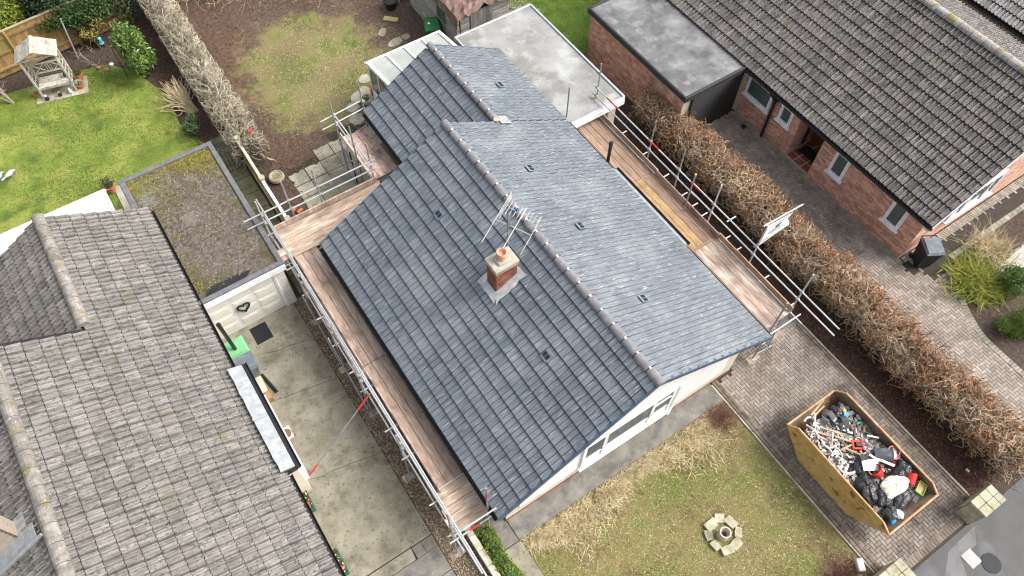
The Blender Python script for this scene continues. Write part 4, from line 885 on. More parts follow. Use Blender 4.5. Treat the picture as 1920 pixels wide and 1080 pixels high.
# ================================================================ scaffolding
PZ = 1.62
S1 = thing('scaffold', 'scaffold with plank walkway along the left side and rear of the bungalow', 'scaffolding', (1.9, 9, 0), 'scaffold runs around the bungalow')
S2 = thing('scaffold', 'scaffold with plank walkway along the hedge side of the bungalow', 'scaffolding', (12, 9, 0), 'scaffold runs around the bungalow')
def tube(S, a, b, m=None, name='tube', r=.0242): q = MB(); q.tube([a, b], r, 10); return q.build(name, m or m_galv, S, smooth=False)
def coupler(S, p, ax=0):
    q = MB(); x, y, z = p; q.cb(x-.045, x+.045, y-.05, y+.05, z-.035, z+.035, .012); q.tube([(x-.07, y+.02, z), (x+.07, y+.02, z)], .012, 6); q.tube([(x+.02, y-.07, z), (x+.02, y+.07, z)], .012, 6)
    q.build('coupler', m_coup, S)
def baseplate(S, x, y):
    q = MB(); q.cb(x-.22, x+.22, y-.11, y+.11, .004, .04, .006); bd = q.build('sole_board', m_brdW, S)
    q = MB(); q.b(x-.075, x+.075, y-.075, y+.075, .04, .048); q.build('base_plate', m_galvd, S)
_r = random.Random(6)
def boardY(S, x, y0, y1, z, m, w=.217):
    q = MB(); q.cb(x, x+w, y0, y1, z-.038, z, .004, Matrix.Translation((0, 0, _r.uniform(-.004, .004)))); b = q.build('board', m, S)
    for yy in (y0, y1): q = MB(); q.b(x-.0015, x+w+.0015, yy-.012, yy+.012, z-.041, z+.0015); q.build('end_band', m_galvd, b) if _r.random() < .35 else None
def boardX(S, x0, x1, y, z, m, w=.217):
    q = MB(); q.cb(x0, x1, y, y+w, z-.038, z, .004, Matrix.Translation((0, 0, _r.uniform(-.004, .004)))); q.build('board', m, S)
# left walkway
for k in range(3):
    x = 1.63+k*.229; boardY(S1, x, 9.56, 13.84, PZ, m_brdY); boardY(S1, x, 5.42, 9.54, PZ, m_brdY)
boardY(S1, 1.40, 9.2, 13.0, PZ-.04, m_brdW)
for k in range(5): boardX(S1, 1.42+_r.uniform(-.12, .05), 2.36+_r.uniform(-.02, .0), 4.33+k*.229, PZ+.042, m_brdX)
q = MB(); q.tube([(1.55, 5.5, PZ+.03), (2.34, 5.5, PZ+.03)], .02, 8); q.build('tube', m_galv, S1)
for y0, y1 in ((5.4, 9.4), (9.45, 13.8)):
    q = MB(); q.cb(1.575, 1.613, y0, y1, PZ+.002, PZ+.225, .004); q.build('toe_board', m_brdP, S1)
posts = [(1.28, 4.28, 3.93), (1.28, 6.72, 3.2), (1.28, 8.9, 3.2), (1.3, 10.6, 3.1), (1.3, 12.5, 3.1), (1.33, 14.95, 3.3)]
for x, y, t in posts:
    tube(S1, (x, y, .04), (x, y, t), m_galvd if y < 14 else m_galv, 'standard'); baseplate(S1, x, y)
    for z in (PZ-.12, 2.23, 2.6): coupler(S1, (x+.04, y, z))
tube(S1, (2.28, 4.28, .04), (2.28, 4.28, 3.93), m_galvd, 'standard'); baseplate(S1, 2.28, 4.28)
q = MB(); q.tube([(2.28, 4.28, 3.2), (2.28, 4.28, 3.55)], .0255, 10); q.tube([(2.28, 4.28, .3), (2.28, 4.28, .6)], .0255, 10); q.build('red_band', m_red, S1)
tube(S1, (1.40, 2.9, 2.6), (1.42, 9.3, 2.6), name='guard_rail'); tube(S1, (1.42, 9.1, 2.64), (1.44, 15.6, 2.62), name='guard_rail')
tube(S1, (1.38, 3.1, 2.23), (1.40, 9.2, 2.23), name='guard_rail'); tube(S1, (1.40, 9.0, 2.27), (1.43, 15.4, 2.25), name='guard_rail')
tube(S1, (1.34, 3.9, PZ-.1), (1.36, 15.0, PZ-.1), name='ledger'); tube(S1, (2.42, 5.3, PZ-.1), (2.42, 13.9, PZ-.1), m_galvd, 'ledger')
for y in (4.4, 5.3, 6.7, 7.6, 8.95, 9.6, 10.6, 11.6, 12.55, 13.6): tube(S1, (1.2, y, PZ-.062), (2.52, y, PZ-.062), name='transom', r=.022)
tube(S1, (1.15, 4.22, PZ+.02), (2.5, 4.22, PZ+.02), name='transom'); tube(S1, (1.3, 4.16, 2.35), (2.45, 4.16, 2.35), m_galv, 'guard_rail')
q = MB(); q.tube([(1.7, 4.22, PZ+.02), (2.0, 4.22, PZ+.02)], .0255, 10); q.build('red_band', m_red, S1)
tube(S1, (1.4, 8.75, PZ), (-1.1, 8.22, .03), m_galvd, 'raker')                     # raking tube down to the drive
for t0, t1 in ((.02, .2), (.83, .99)):
    a, b = Vector((1.4, 8.75, PZ)), Vector((-1.1, 8.22, .03)); q = MB(); q.tube([a.lerp(b, t0), a.lerp(b, t1)], .0256, 10); q.build('red_band', m_red, S1)
for y0, y1 in ((12.6, 10.7), (11.0, 9.0)): tube(S1, (1.22, y0, PZ-.2), (1.22, y1, .15), m_galvd, 'brace')
# rear walkway across the gable
for k in range(5): boardX(S1, 1.52+(-.33 if k == 1 else 0)+_r.uniform(-.1, .05), 5.05, 13.83+k*.229, PZ+.045, m_brdX)
q = MB(); q.cb(1.5, 5.0, 14.985, 15.023, PZ+.04, PZ+.265, .004); q.build('toe_board', m_brdW, S1)
for k in range(2): boardX(S1, 1.05, 1.6, 13.9+k*.24, PZ-.0, m_brdP)
tube(S1, (.8, 15.05, 2.6), (5.1, 15.05, 2.6), name='guard_rail'); tube(S1, (.8, 15.05, 2.22), (5.1, 15.05, 2.22), name='guard_rail')
for x, t in ((2.22, 3.45), (3.17, 3.35), (4.95, 3.35)):
    tube(S1, (x, 15.1, .04), (x, 15.1, t), m_galvd, 'standard'); baseplate(S1, x, 15.1)
    for z in (PZ-.1, 2.22, 2.6): coupler(S1, (x, 15.07, z))
tube(S1, (1.2, 15.06, PZ-.06), (5.1, 15.06, PZ-.06), name='ledger'); tube(S1, (1.2, 13.75, PZ-.06), (5.1, 13.75, PZ-.06), m_galvd, 'ledger')
# raised bay beside the rear wing
for k in range(4): boardY(S1, 4.92+k*.229, 15.08, 17.22+_r.uniform(-.06, .06), PZ+.085, m_brdP)
boardY(S1, 5.84, 15.0, 16.5, PZ-.15, m_brdR)
q = MB(); q.cb(4.87, 4.908, 15.1, 17.25, PZ+.09, PZ+.3, .004); q.build('toe_board', m_pale, S1)
for x, y, t in ((4.84, 17.3, 3.5), (5.92, 17.42, 3.5), (4.84, 15.95, 3.4)):
    tube(S1, (x, y, .04), (x, y, t), m_galvd, 'standard'); baseplate(S1, x, y)
    for z in (PZ, 2.23, 2.6): coupler(S1, (x+.03, y, z))
tube(S1, (4.9, 17.6, 2.6), (4.9, 14.9, 2.6), name='guard_rail'); tube(S1, (4.9, 17.6, 2.24), (4.9, 14.9, 2.24), name='guard_rail')
tube(S1, (4.4, 17.36, 2.6), (5.98, 17.48, 2.6), name='guard_rail'); tube(S1, (4.4, 17.36, 2.24), (5.98, 17.48, 2.24), name='guard_rail')
for y in (15.2, 16.2, 17.1): tube(S1, (4.7, y, PZ+.022), (5.95, y, PZ+.022), name='transom', r=.022)
tube(S1, (4.8, 17.3, 1.5), (4.8, 15.3, .3), m_galvd, 'brace'); tube(S1, (5.0, 15.2, .35), (4.2, 15.4, .5), m_galvd, 'brace')
for x, y in ((4.84, 16.6), (5.0, 15.6)): tube(S1, (x, y, .04), (x, y, 1.6), m_black, 'standard')
# right walkway
for k in range(5):
    x = 11.42+k*.229
    boardY(S2, x, 4.33, 7.5, PZ, m_brdW); boardY(S2, x, 7.45 if k < 3 else 7.52, 10.5, PZ+(.005 if k < 3 else .0), m_brdN if k in (0, 1, 2) else m_brdR); boardY(S2, x, 10.52, 13.66, PZ, m_brdR)
q = MB(); q.cb(11.4, 12.6, 7.42, 7.52, PZ+.001, PZ+.02, .004); q.build('lap_batten', m_brdR, S2)
for y0, y1, m_, dx in ((4.33, 7.45, m_brdR, 0), (7.4, 10.4, m_brdP, -.045), (10.35, 13.7, m_brdW, 0)):
    q = MB(); q.cb(12.585+dx, 12.623+dx, y0, y1, PZ+.002, PZ+.228, .004); q.build('toe_board', m_, S2)
for x, y, t, b in ((12.69, 13.75, 3.6, .04), (12.69, 10.98, 3.45, .04), (12.69, 9.62, 3.45, .04), (12.38, 8.78, 3.35, PZ), (12.69, 8.03, 3.45, .04), (12.69, 6.2, 3.6, .04), (12.69, 4.4, 3.45, .04), (11.36, 13.62, 3.4, .04), (11.58, 4.18, 3.3, .04)):
    tube(S2, (x, y, b), (x, y, t), m_galvd if x < 12.5 or y > 8.5 else m_galv, 'standard')
    if b < 1: baseplate(S2, x, y)
    if x > 12.5:
        for z in (PZ-.1, 2.23, 2.6): coupler(S2, (x-.04, y, z))
q = MB(); q.lathe([(.03, 0), (.03, .05), (.015, .06)], (12.38, 8.78, 3.33), 10); q.build('end_cap', mat('yellow cap', [(.6, .5, .15), (.7, .6, .2)]), S2)
for z in (2.6, 2.23):
    tube(S2, (12.63, 13.95, z), (12.63, 8.7, z), name='guard_rail'); tube(S2, (12.645, 9.0, z+.012), (12.645, 3.0, z), name='guard_rail')
for y0, y1 in ((13.2, 12.6), (11.05, 10.55), (9.05, 8.55)): q = MB(); q.tube([(12.63, y0, 2.6), (12.63, y1, 2.6)], .0256, 10); q.build('red_band', m_red, S2)
tube(S2, (12.64, 13.8, PZ-.1), (12.64, 3.9, PZ-.1), name='ledger'); tube(S2, (11.3, 13.8, PZ-.1), (11.3, 3.9, PZ-.1), m_galvd, 'ledger')
for y in (4.5, 5.6, 6.8, 7.3, 8.35, 8.8, 9.3, 10.2, 11.3, 12.4, 13.5): tube(S2, (11.2, y, PZ-.062), (12.98, y, PZ-.062), name='transom', r=.022)
tube(S2, (11.1, 4.12, PZ+.03), (12.75, 4.12, PZ+.03), name='transom'); tube(S2, (12.66, 7.4, 2.42), (13.0, 7.4, 2.42), name='transom')
tube(S2, (12.64, 4.5, PZ-.1), (12.1, 4.15, .2), m_galvd, 'brace'); tube(S2, (11.7, 4.2, .12), (12.3, 4.15, .12), m_galvd, 'foot_tie')
for y in (5.3, 7.9, 12.3): q = MB(); q.tube([(11.38, y, PZ), (11.38, y, PZ+.18)], .018, 6); q.build('hook', m_galvd, S2)
# sign board
sg = thing('sign_board', 'white contractor sign hung between two scaffold tubes above the hedge', 'sign', (13.2, 6.2, 2.6))
q = MB(); q.tube([(12.6, 6.26, 3.55), (14.16, 6.26, 3.42)], .0242, 10); q.build('tube', m_galv, sg)
q = MB(); q.tube([(12.6, 6.26, 2.56), (13.95, 6.26, 2.62)], .0242, 10); q.build('tube', m_galv, sg)
mb = MB(); P4 = [(12.72, 6.2, 2.56), (13.9, 6.22, 2.75), (13.78, 6.28, 3.0), (13.72, 6.2, 3.44), (12.72, 6.2, 3.55)]
mb.add(P4+[(x, y+.006, z) for x, y, z in P4], [(0, 1, 2, 3, 4), (9, 8, 7, 6, 5)]+[(i, (i+1) % 5, (i+1) % 5+5, i+5) for i in range(5)]); mb.build('panel', plain('sign white', (.82, .83, .83), rough=.4, bump=0), sg)
m_ink = plain('grey sign print', (.3, .34, .35)); m_teal = plain('teal sign print', (.03, .16, .17))
mb = MB()                                                             # small four footed animal emblem
for (x0, x1, z0, z1) in ((13.17, 13.32, 3.17, 3.25), (13.30, 13.35, 3.2, 3.28), (13.18, 13.205, 3.11, 3.18), (13.22, 13.24, 3.12, 3.18), (13.27, 13.295, 3.11, 3.18), (13.15, 13.18, 3.2, 3.24)): mb.cb(x0, x1, 6.192, 6.199, z0, z1, .003)
mb.build('emblem', m_teal, sg)
mb = MB(); r4 = random.Random(2)                                      # rows of lettering too small to read
for z, h, x0, x1 in ((3.03, .06, 12.92, 13.5), (2.95, .035, 13.0, 13.42), (2.79, .02, 12.78, 13.1), (2.73, .02, 12.78, 13.05), (3.36, .012, 12.9, 13.6)):
    x = x0
    while x < x1:
        w_ = h*r4.uniform(.35, .7); mb.b(x, x+w_*.35, 6.194, 6.199, z, z+h); mb.b(x+w_*.35, x+w_, 6.194, 6.199, z+h*r4.choice((0, .4, .8)), z+h*r4.choice((.2, .6, 1))*.6+h*.4); x += w_+h*.25
mb.build('lettering', m_ink, sg)
# ================================================================ hedges and plants
def hedge(name, label, x0, x1, y0, y1, zt, n, seed, twm, r0=.012, curl=.75, wave=.12, leafn=0, leafm=None, leafs=.05, greenn=0, greenm=None, stems=True, lean=0, rough=.13, step=.075, flare=.5, pad=.1):
    h = thing(name, label, 'hedge', ((x0+x1)/2, (y0+y1)/2, 0)); R = np.random.RandomState(seed)
    Y = R.uniform(y0, y1, n); X = R.uniform(x0, x1, n); top = zt*(1+wave*np.sin(Y*1.3+seed)+wave*.6*np.sin(Y*3.1))
    u = (X-(x0+x1)/2)/((x1-x0)/2); top *= 1-.25*np.abs(u)**3
    Z = top*(1-np.abs(R.normal(size=n))*.28); Z = np.clip(Z, .08, None)
    P = np.stack([X, Y, Z], 1); D = R.normal(size=(n, 3)); D[:, 0] += u*flare; D[:, 2] += .9
    V, F, A, pts = strands(R, P, D, 7, step, curl, r0, r0*.5, persist=.8, box=(np.array([x0-pad, y0-.2, .03]), np.array([x1+pad, y1+.2, zt*(1.02+pad)])))
    o1 = scatter('twigs', h, V, F, A, twm)
    ns = int((y1-y0)*7); P = np.stack([R.uniform(x0+.15*(x1-x0), x1-.15*(x1-x0), ns), R.uniform(y0, y1, ns), np.zeros(ns)], 1); D = R.normal(size=(ns, 3))*.35; D[:, 2] = 1
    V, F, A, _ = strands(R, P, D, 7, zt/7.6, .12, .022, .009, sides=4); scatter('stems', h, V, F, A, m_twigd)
    ni = n//3; P = np.stack([R.uniform(x0+.1, x1-.1, ni), R.uniform(y0, y1, ni), R.uniform(.1, zt*.8, ni)], 1); D = R.normal(size=(ni, 3)); D[:, 2] += .5
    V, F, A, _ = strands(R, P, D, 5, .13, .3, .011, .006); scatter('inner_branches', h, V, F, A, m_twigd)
    if leafn:
        k = R.randint(0, n, leafn); q = pts[k, R.randint(3, 8, leafn)]
        keep = R.rand(leafn) < np.clip(.42+.8*(q[:, 0]-(x0+x1)/2)/((x1-x0)/2)*np.sin(q[:, 1]*1.7+2)**2+.25*(np.sin(q[:, 1]*2.3+q[:, 0]*3) > .5), .08, 1); q = q[keep]
        V, F, A = leaves(R, q, np.full(len(q), leafs), up=.3); scatter('dead_leaves', h, V, F, A, leafm)
    if greenn:
        k = R.randint(0, n, greenn); q = pts[k, R.randint(0, 4, greenn)]; q = q[(np.sin(q[:, 1]*1.1+1)+np.sin(q[:, 1]*2.9+q[:, 0]*4) > .4) & (q[:, 2] < zt*.85)]
        V, F, A = leaves(R, q, np.full(len(q), .055), asp=.8); scatter('ivy', h, V, F, A, greenm)
    return h
hedge('beech_hedge', 'long bare curly twigged hedge with russet leaves beside the skip driveway', 14.35, 15.6, -2.3, 13.5, 1.3, 11500, 3, m_twig2, leafn=125000, leafm=mat('russet hedge leaf', [(.26, .11, .05), (.42, .2, .1), (.52, .3, .18)], scale=5, rnd=.4, bump=0), leafs=.055, greenn=6000, greenm=m_green4)
hedge('garden_hedge', 'pale bare twiggy hedge running between the two back gardens', 1.9, 2.7, 19.2, 30.5, 1.3, 3600, 5, m_twig, r0=.0135, curl=.35, wave=.07, greenn=9000, greenm=m_green1, leafn=0, step=.085, flare=.8, pad=.2)
def shrub(name, label, blobs, n, size, m, seed, up=.5, asp=.45, stem=True, shell=.5, group=None, cat='shrub', fold=.15, crown='leaves'):
    R = np.random.RandomState(seed); B = np.array(blobs); c = B[:, :3].mean(0); h = thing(name, label, cat, (c[0], c[1], 0), group)
    P, nn = cloud(R, blobs, n, shell); V, F, A = leaves(R, P, np.full(len(P), size), up, nn, asp, fold); scatter(crown, h, V, F, A, m)
    if stem:
        ns = 10+len(blobs)*2; k = R.randint(0, len(B), ns); P0 = np.stack([c[0]+R.normal(size=ns)*.08, c[1]+R.normal(size=ns)*.08, np.zeros(ns)], 1); T = B[k, :3]+R.normal(size=(ns, 3))*B[k, 3:]*.3; D = T-P0
        L = np.linalg.norm(D, axis=1).mean(); V, F, A, _ = strands(R, P0, D, 6, L/6, .1, .02, .006, sides=4); scatter('stems', h, V, F, A, m_twigd)
    return h
def blobset(R, c, r, n, s=.45): 
    c = np.array(c); r = np.array(r); out = []
    for _ in range(n):
        d = R.normal(size=3); d /= np.linalg.norm(d); f = R.uniform(.35, .8); q = c+d*r*f; out.append((*q, *(r*s*R.uniform(.7, 1.25))))
    return out
Rb = np.random.RandomState(21)
shrub('laurel', 'tall bright green leafy laurel shrub beside the twiggy garden hedge', blobset(Rb, (.72, 25.6, 1.15), (.55, .85, 1.15), 20), 3200, .17, m_green1, 31, up=.7, asp=.36)
shrub('evergreen_bush', 'small dark glossy bush at the lawn edge near the left garage', blobset(Rb, (1.12, 21.9, .42), (.36, .5, .4), 9), 1500, .085, mat('dull green leaf', [(.035, .07, .025), (.08, .125, .05), (.15, .19, .09)], scale=3, rough=.4, rnd=.4, bump=0), 32, asp=.5)
for k, (x, y, rx, rz, m, lab) in enumerate(((-.7, 29.8, 1.7, 2.8, m_green2, 'broad dark ivy-clad evergreen overhanging the orange timber fence'), (1.0, 29.2, 1.0, 2.7, m_green2, 'dark evergreen beside the top end of the twiggy hedge'), (-2.0, 31.2, 1.4, 1.9, m_green1, 'mid green shrub behind the fence above the arbour roof'))):
    shrub('evergreen_tree', lab, blobset(Rb, (x, y, rz*.75), (rx, rx*.95, rz*.8), 26), 12000, .09, m, 40+k, group='evergreens behind the left garden', cat='tree', asp=.6, crown='crown')
shrub('yellow_shrub', 'bright yellow green shrub behind the fence at the top left corner', blobset(Rb, (-3.1, 29.6, 1.35), (1.0, .8, 1.2), 16), 3600, .12, m_green3, 44, asp=.45)
shrub('golden_shrub', 'small golden leaved shrub in front of the fence beside the laurel', blobset(Rb, (-.25, 28.1, .8), (.5, .3, .45), 7), 500, .09, mat('golden leaf', [(.2, .17, .04), (.36, .31, .1)], rnd=.35, bump=0), 45)
# ivy over the fence
shrub('fence_ivy', 'dark green ivy hanging over the orange timber fence', blobset(Rb, (-.3, 28.4, 1.5), (1.5, .35, .6), 18), 3200, .1, m_green4, 46, asp=.7, cat='ivy')
# tied dry stems
def grass_clump(name, label, c, n, h, lean, wd, m, seed, spread=.25, D=None, cat='grass', droop=.5, part='blades'):
    R = np.random.RandomState(seed); o = thing(name, label, cat, c); P = np.zeros((n, 3)); P[:, :2] = R.normal(size=(n, 2))*spread; P += np.array(c)
    V, F, A = blades(R, P, np.full(n, h), np.full(n, lean), np.full(n, wd), droop, None if D is None else np.tile(np.array(D, float), (n, 1))); scatter(part, o, V, F, A, m); return o
R = np.random.RandomState(9); o = thing('dry_grass_clump', 'leaning bundle of cut dry pale stems beside the dark soil bed', 'plant', (1.3, 23.1, 0))
P = np.zeros((170, 3)); P[:, 0] = 1.38+R.normal(size=170)*.08; P[:, 1] = 22.95+R.normal(size=170)*.1; D = np.stack([-.3+R.normal(size=170)*.2, .8+R.normal(size=170)*.2, np.full(170, .75)], 1)
V, F, A, _ = strands(R, P, D, 7, .15, .16, .012, .006, sides=4); scatter('cut_stems', o, V, F, A, mat('straw stem', [(.36, .27, .15), (.55, .45, .29), (.66, .57, .4)], rnd=.3, bump=0))
# right front bed
grass_clump('strappy_plant', 'arching yellow green strap leaved clump in the curved bed', (19.3, 2.25, 0), 1100, .62, 1.0, .016, mat('strap leaf', [(.09, .13, .015), (.17, .2, .025), (.28, .24, .05)], rnd=.4, bump=0), 51, .32, cat='plant')
shrub('leafy_bush', 'round mid green bush beside the strappy clump near white pebbles', blobset(Rb, (20.0, 1.55, .5), (.62, .55, .45), 13), 3600, .075, mat('fresh green leaf', [(.05, .11, .02), (.095, .18, .035), (.15, .24, .05)], rnd=.35, rough=.5, bump=0), 52)
shrub('conifer_bush', 'low feathery bright green conifer at the right edge of the picture', blobset(Rb, (18.95, .45, .42), (.7, .62, .42), 16), 6500, .06, mat('conifer green', [(.07, .13, .02), (.13, .21, .035), (.2, .28, .055)], rnd=.35, bump=0), 53, asp=.3)
grass_clump('straw_grass', 'dry straw coloured grass at the back of the curved bed', (20.6, 2.75, 0), 500, .7, .9, .008, m_straw, 54, .3)
# clipped box hedge by the path
R = np.random.RandomState(60); h = thing('box_hedge', 'clipped bright green box hedge beside the low garden wall', 'hedge', (2.05, 2.9, 0))
n = 9000; P = np.stack([R.uniform(1.9, 2.33, n), R.uniform(1.2, 4.42, n), R.uniform(.05, .5, n)], 1); P[:, 0] += .04*np.sin(P[:, 1]*5); P[:, 2] *= 1+.06*np.sin(P[:, 1]*4)
e = np.minimum.reduce([P[:, 0]-1.86, 2.37-P[:, 0], .56-P[:, 2]]); P = P[(e < .13)]
V, F, A = leaves(R, P, np.full(len(P), .055), .6, None, .6); scatter('leaves', h, V, F, A, m_green5)
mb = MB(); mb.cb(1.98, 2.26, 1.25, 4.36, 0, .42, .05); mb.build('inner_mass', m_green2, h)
for k, (y, z) in enumerate(((6.75, .2), (6.35, .15))):
    shrub('small_weed', ('green weed', 'smaller green weed')[k]+' growing in the gravel below the left scaffold', blobset(Rb, (1.55, y, z), (.16, .3, .16), 5), 300, .06, m_green4, 70+k, stem=False, cat='weed')

# ---------------------------------------------------------------- ground cover (stuff)
def in_poly(P, poly):
    x, y = P[:, 0], P[:, 1]; ins = np.zeros(len(P), bool); j = len(poly)-1
    for i in range(len(poly)):
        xi, yi = poly[i]; xj, yj = poly[j]; c = ((yi > y) != (yj > y)) & (x < (xj-xi)*(y-yi)/(yj-yi+1e-12)+xi); ins ^= c; j = i
    return ins
def lawn(name, label, poly, n, h, m, seed, mask=None, wd=.011, lean=1.1):
    R = np.random.RandomState(seed); q = np.array(poly); lo, hi = q.min(0), q.max(0); P = np.zeros((n, 3)); P[:, :2] = R.uniform(lo, hi, (n, 2)); P = P[in_poly(P, poly)]
    if mask is not None: P = P[mask(P, R)]
    P[:, 2] = .008; V, F, A = blades(R, P, np.full(len(P), h), np.full(len(P), lean), np.full(len(P), wd), .5)
    return scatter(name, None, V, F, A, m, label=label, cat='grass', kind='stuff')
LP = [(-7.5, 18.95), (.9, 18.95), (1.15, 21.2), (.75, 22.6), (.95, 24), (.35, 26), (-.4, 27.0), (-1.3, 27.2), (-4, 27.5), (-7.5, 28)]
lawn('lawn_grass', 'short bright green grass of the left back lawn', LP, 60000, .045, m_blade, 80, lambda P, R: R.rand(len(P)) < .45+.4*np.sin(P[:, 0]*1.3+P[:, 1]*.7)*np.sin(P[:, 1]*1.1))
lawn('yellow_lawn_grass', 'yellowed short grass mixed into the left back lawn', LP, 30000, .035, m_bladeY, 81)
rl = lambda cx, cy, rx, ry: (lambda P, R: ((P[:, 0]-cx)/rx)**2+((P[:, 1]-cy)/ry)**2+R.normal(size=len(P))*.25+.35*np.sin(P[:, 0]*2.7+P[:, 1]) < .85)
RP = [(3.2, 18.3), (9.6, 18.3), (9.6, 26), (3.2, 26)]
lawn('rear_grass', 'thin patchy green grass of the bare back garden', RP, 26000, .05, m_blade, 82, lambda P, R: rl(6.3, 22, 2.6, 3.6)(P, R) & (np.sin(P[:, 0]*1.9+1)*np.sin(P[:, 1]*1.3)+R.normal(size=len(P))*.4 > .35))
lawn('rear_straw', 'yellowed worn grass of the bare back garden', RP, 15000, .035, m_straw, 83, rl(6.2, 22.0, 2.6, 3.3))
FP = [(2.9, -2.3), (9.9, -2.3), (9.9, 3.5), (2.9, 3.5)]
lawn('front_grass', 'patchy green grass of the front lawn', FP, 42000, .04, m_blade, 84, lambda P, R: np.sin(P[:, 0]*1.2+2)*np.sin(P[:, 1]*1.6+.8)+R.normal(size=len(P))*.35 > .42)
lawn('front_straw', 'dull yellow grass of the front lawn', FP, 26000, .04, m_bladeY, 85, lambda P, R: R.rand(len(P)) < .8)
lawn('front_dead_grass', 'brown dead grass through the front lawn', FP, 15000, .035, m_straw, 86)
lawn('right_grass', 'deep green grass behind the brick garage', [(13.9, 17.6), (17.5, 17.6), (17.5, 22), (13.9, 22)], 9000, .06, m_blade, 87)
# long dead grass along the gable path
R = np.random.RandomState(90); n = 9000; P = np.zeros((n, 3)); P[:, 0] = R.uniform(2.95, 9.6, n); P[:, 1] = 3.55-np.abs(R.normal(size=n))*.3*(1+.6*np.sin(P[:, 0]*1.7)); P = P[np.sin(P[:, 0]*2.2)+R.normal(size=n)*.7 > -.7]; n = len(P)
V, F, A = blades(R, P, np.full(n, .19), np.full(n, 1.4), np.full(n, .011), .6, np.tile([.15, -.35, 0.], (n, 1))); scatter('long_dead_grass', None, V, F, A, m_straw, label='long flopped dead grass along the grey gable path', cat='grass', kind='stuff')
# heather-like scrub at the drive end of the front lawn
R = np.random.RandomState(91)
for c, rx, ry, lab in (((9.2, -1.75), .75, .55, 'reddish brown scrub by the drive end of the front lawn'), ((9.5, 3.3), .42, .4, 'reddish dead plant where path and driveway meet')):
    n = 1500; P = np.zeros((n, 3)); P[:, 0] = c[0]+R.normal(size=n)*rx*.45; P[:, 1] = c[1]+R.normal(size=n)*ry*.45; P = P[(P[:, 0] < 9.9) & (P[:, 1] < 3.6)]; D = R.normal(size=(len(P), 3)); D[:, 2] = np.abs(D[:, 2])+.6
    o = thing('brown_scrub', lab, 'plant', (*c, 0)); V, F, A, _ = strands(R, P, D, 4, .06, .4, .005, .003); scatter('twigs', o, V, F, A, mat('reddish twig', [(.14, .065, .045), (.26, .14, .1), (.36, .23, .17)], rnd=.4, bump=0))
# leaf litter
def litter(name, label, poly, n, s, m, seed, mask=None, zmax=.03):
    R = np.random.RandomState(seed); q = np.array(poly); lo, hi = q.min(0), q.max(0); P = np.zeros((n, 3)); P[:, :2] = R.uniform(lo, hi, (n, 2)); P = P[in_poly(P, poly)]
    if mask is not None: P = P[mask(P, R)]
    P[:, 2] = R.uniform(.012, zmax, len(P)); V, F, A = leaves(R, P, np.full(len(P), s), 2.5, None, .7, .1); V[:, 2] = np.maximum(V[:, 2], .013)
    scatter(name, None, V, F, A, m, label=label, cat='leaves', kind='stuff')
litter('hedge_litter', 'dark fallen leaves under the long hedge', rect(13.68, 15.9, -2.2, 13.3), 24000, .055, m_litter, 100)
litter('garden_litter', 'reddish fallen leaves over the bare soil of the back garden', rect(2.7, 11, 17, 31), 22000, .055, m_leaf, 101, lambda P, R: (((P[:, 0]-6.2)/3.3)**2+((P[:, 1]-22)/4.0)**2 > .75+R.normal(size=len(P))*.25) & (R.rand(len(P)) < .35+.65*(P[:, 0] < 4.6)))
litter('border_litter', 'dark fallen leaves in the bed beside the garden hedge', rect(.9, 2.3, 20.5, 30), 4000, .05, m_litter, 102)
# gravel
def gravel(name, label, poly, n, s, m, seed, z0=.012, cat='gravel', mask=None):
    R = np.random.RandomState(seed); q = np.array(poly); lo, hi = q.min(0), q.max(0); C = np.zeros((n, 3)); C[:, :2] = R.uniform(lo, hi, (n, 2)); C = C[in_poly(C, poly)]; n = len(C); C = C[mask(C, R)] if mask else C; n = len(C); C[:, 2] = z0+R.uniform(0, .02, n)
    o8 = np.array([[1, 0, 0], [-1, 0, 0], [0, 1, 0], [0, -1, 0], [0, 0, 1], [0, 0, -1.]]); a = R.uniform(0, 6.28, n); sc = s*R.uniform(.6, 1.4, (n, 3)); sc[:, 2] *= .6
    L = o8[None]*sc[:, None]; ca, sa = np.cos(a)[:, None], np.sin(a)[:, None]; V = np.stack([L[..., 0]*ca-L[..., 1]*sa, L[..., 0]*sa+L[..., 1]*ca, L[..., 2]], 2)+C[:, None]
    f = np.array([[0, 2, 4], [2, 1, 4], [1, 3, 4], [3, 0, 4], [2, 0, 5], [1, 2, 5], [3, 1, 5], [0, 3, 5]]); F = (f[None]+(np.arange(n)*6)[:, None, None]).reshape(-1, 3)
    scatter(name, None, V.reshape(-1, 3), F, np.repeat(R.rand(n), 8), m, label=label, cat=cat, kind='stuff')
sheet('gravel_strip', mat('dark grit', [(.1, .08, .055), (.18, .14, .1)], scale=14), [(.98, 2.0), (1.75, 2.0), (1.8, 4.4), (2.75, 4.5), (2.75, 13.6), (.98, 13.6)], .01)
gravel('gravel', 'tan gravel strip below the left scaffold', [(.98, 2.0), (1.75, 2.0), (1.8, 4.4), (2.7, 4.5), (2.7, 13.6), (.98, 13.6)], 14000, .02, m_pebble, 110)
gravel('white_pebbles', 'white pebbles behind the shrubs at the right edge', [(20.35, 2.3), (26, 2.5), (26, -2.3), (20.1, -2.3)], 9000, .03, m_pebw, 111)

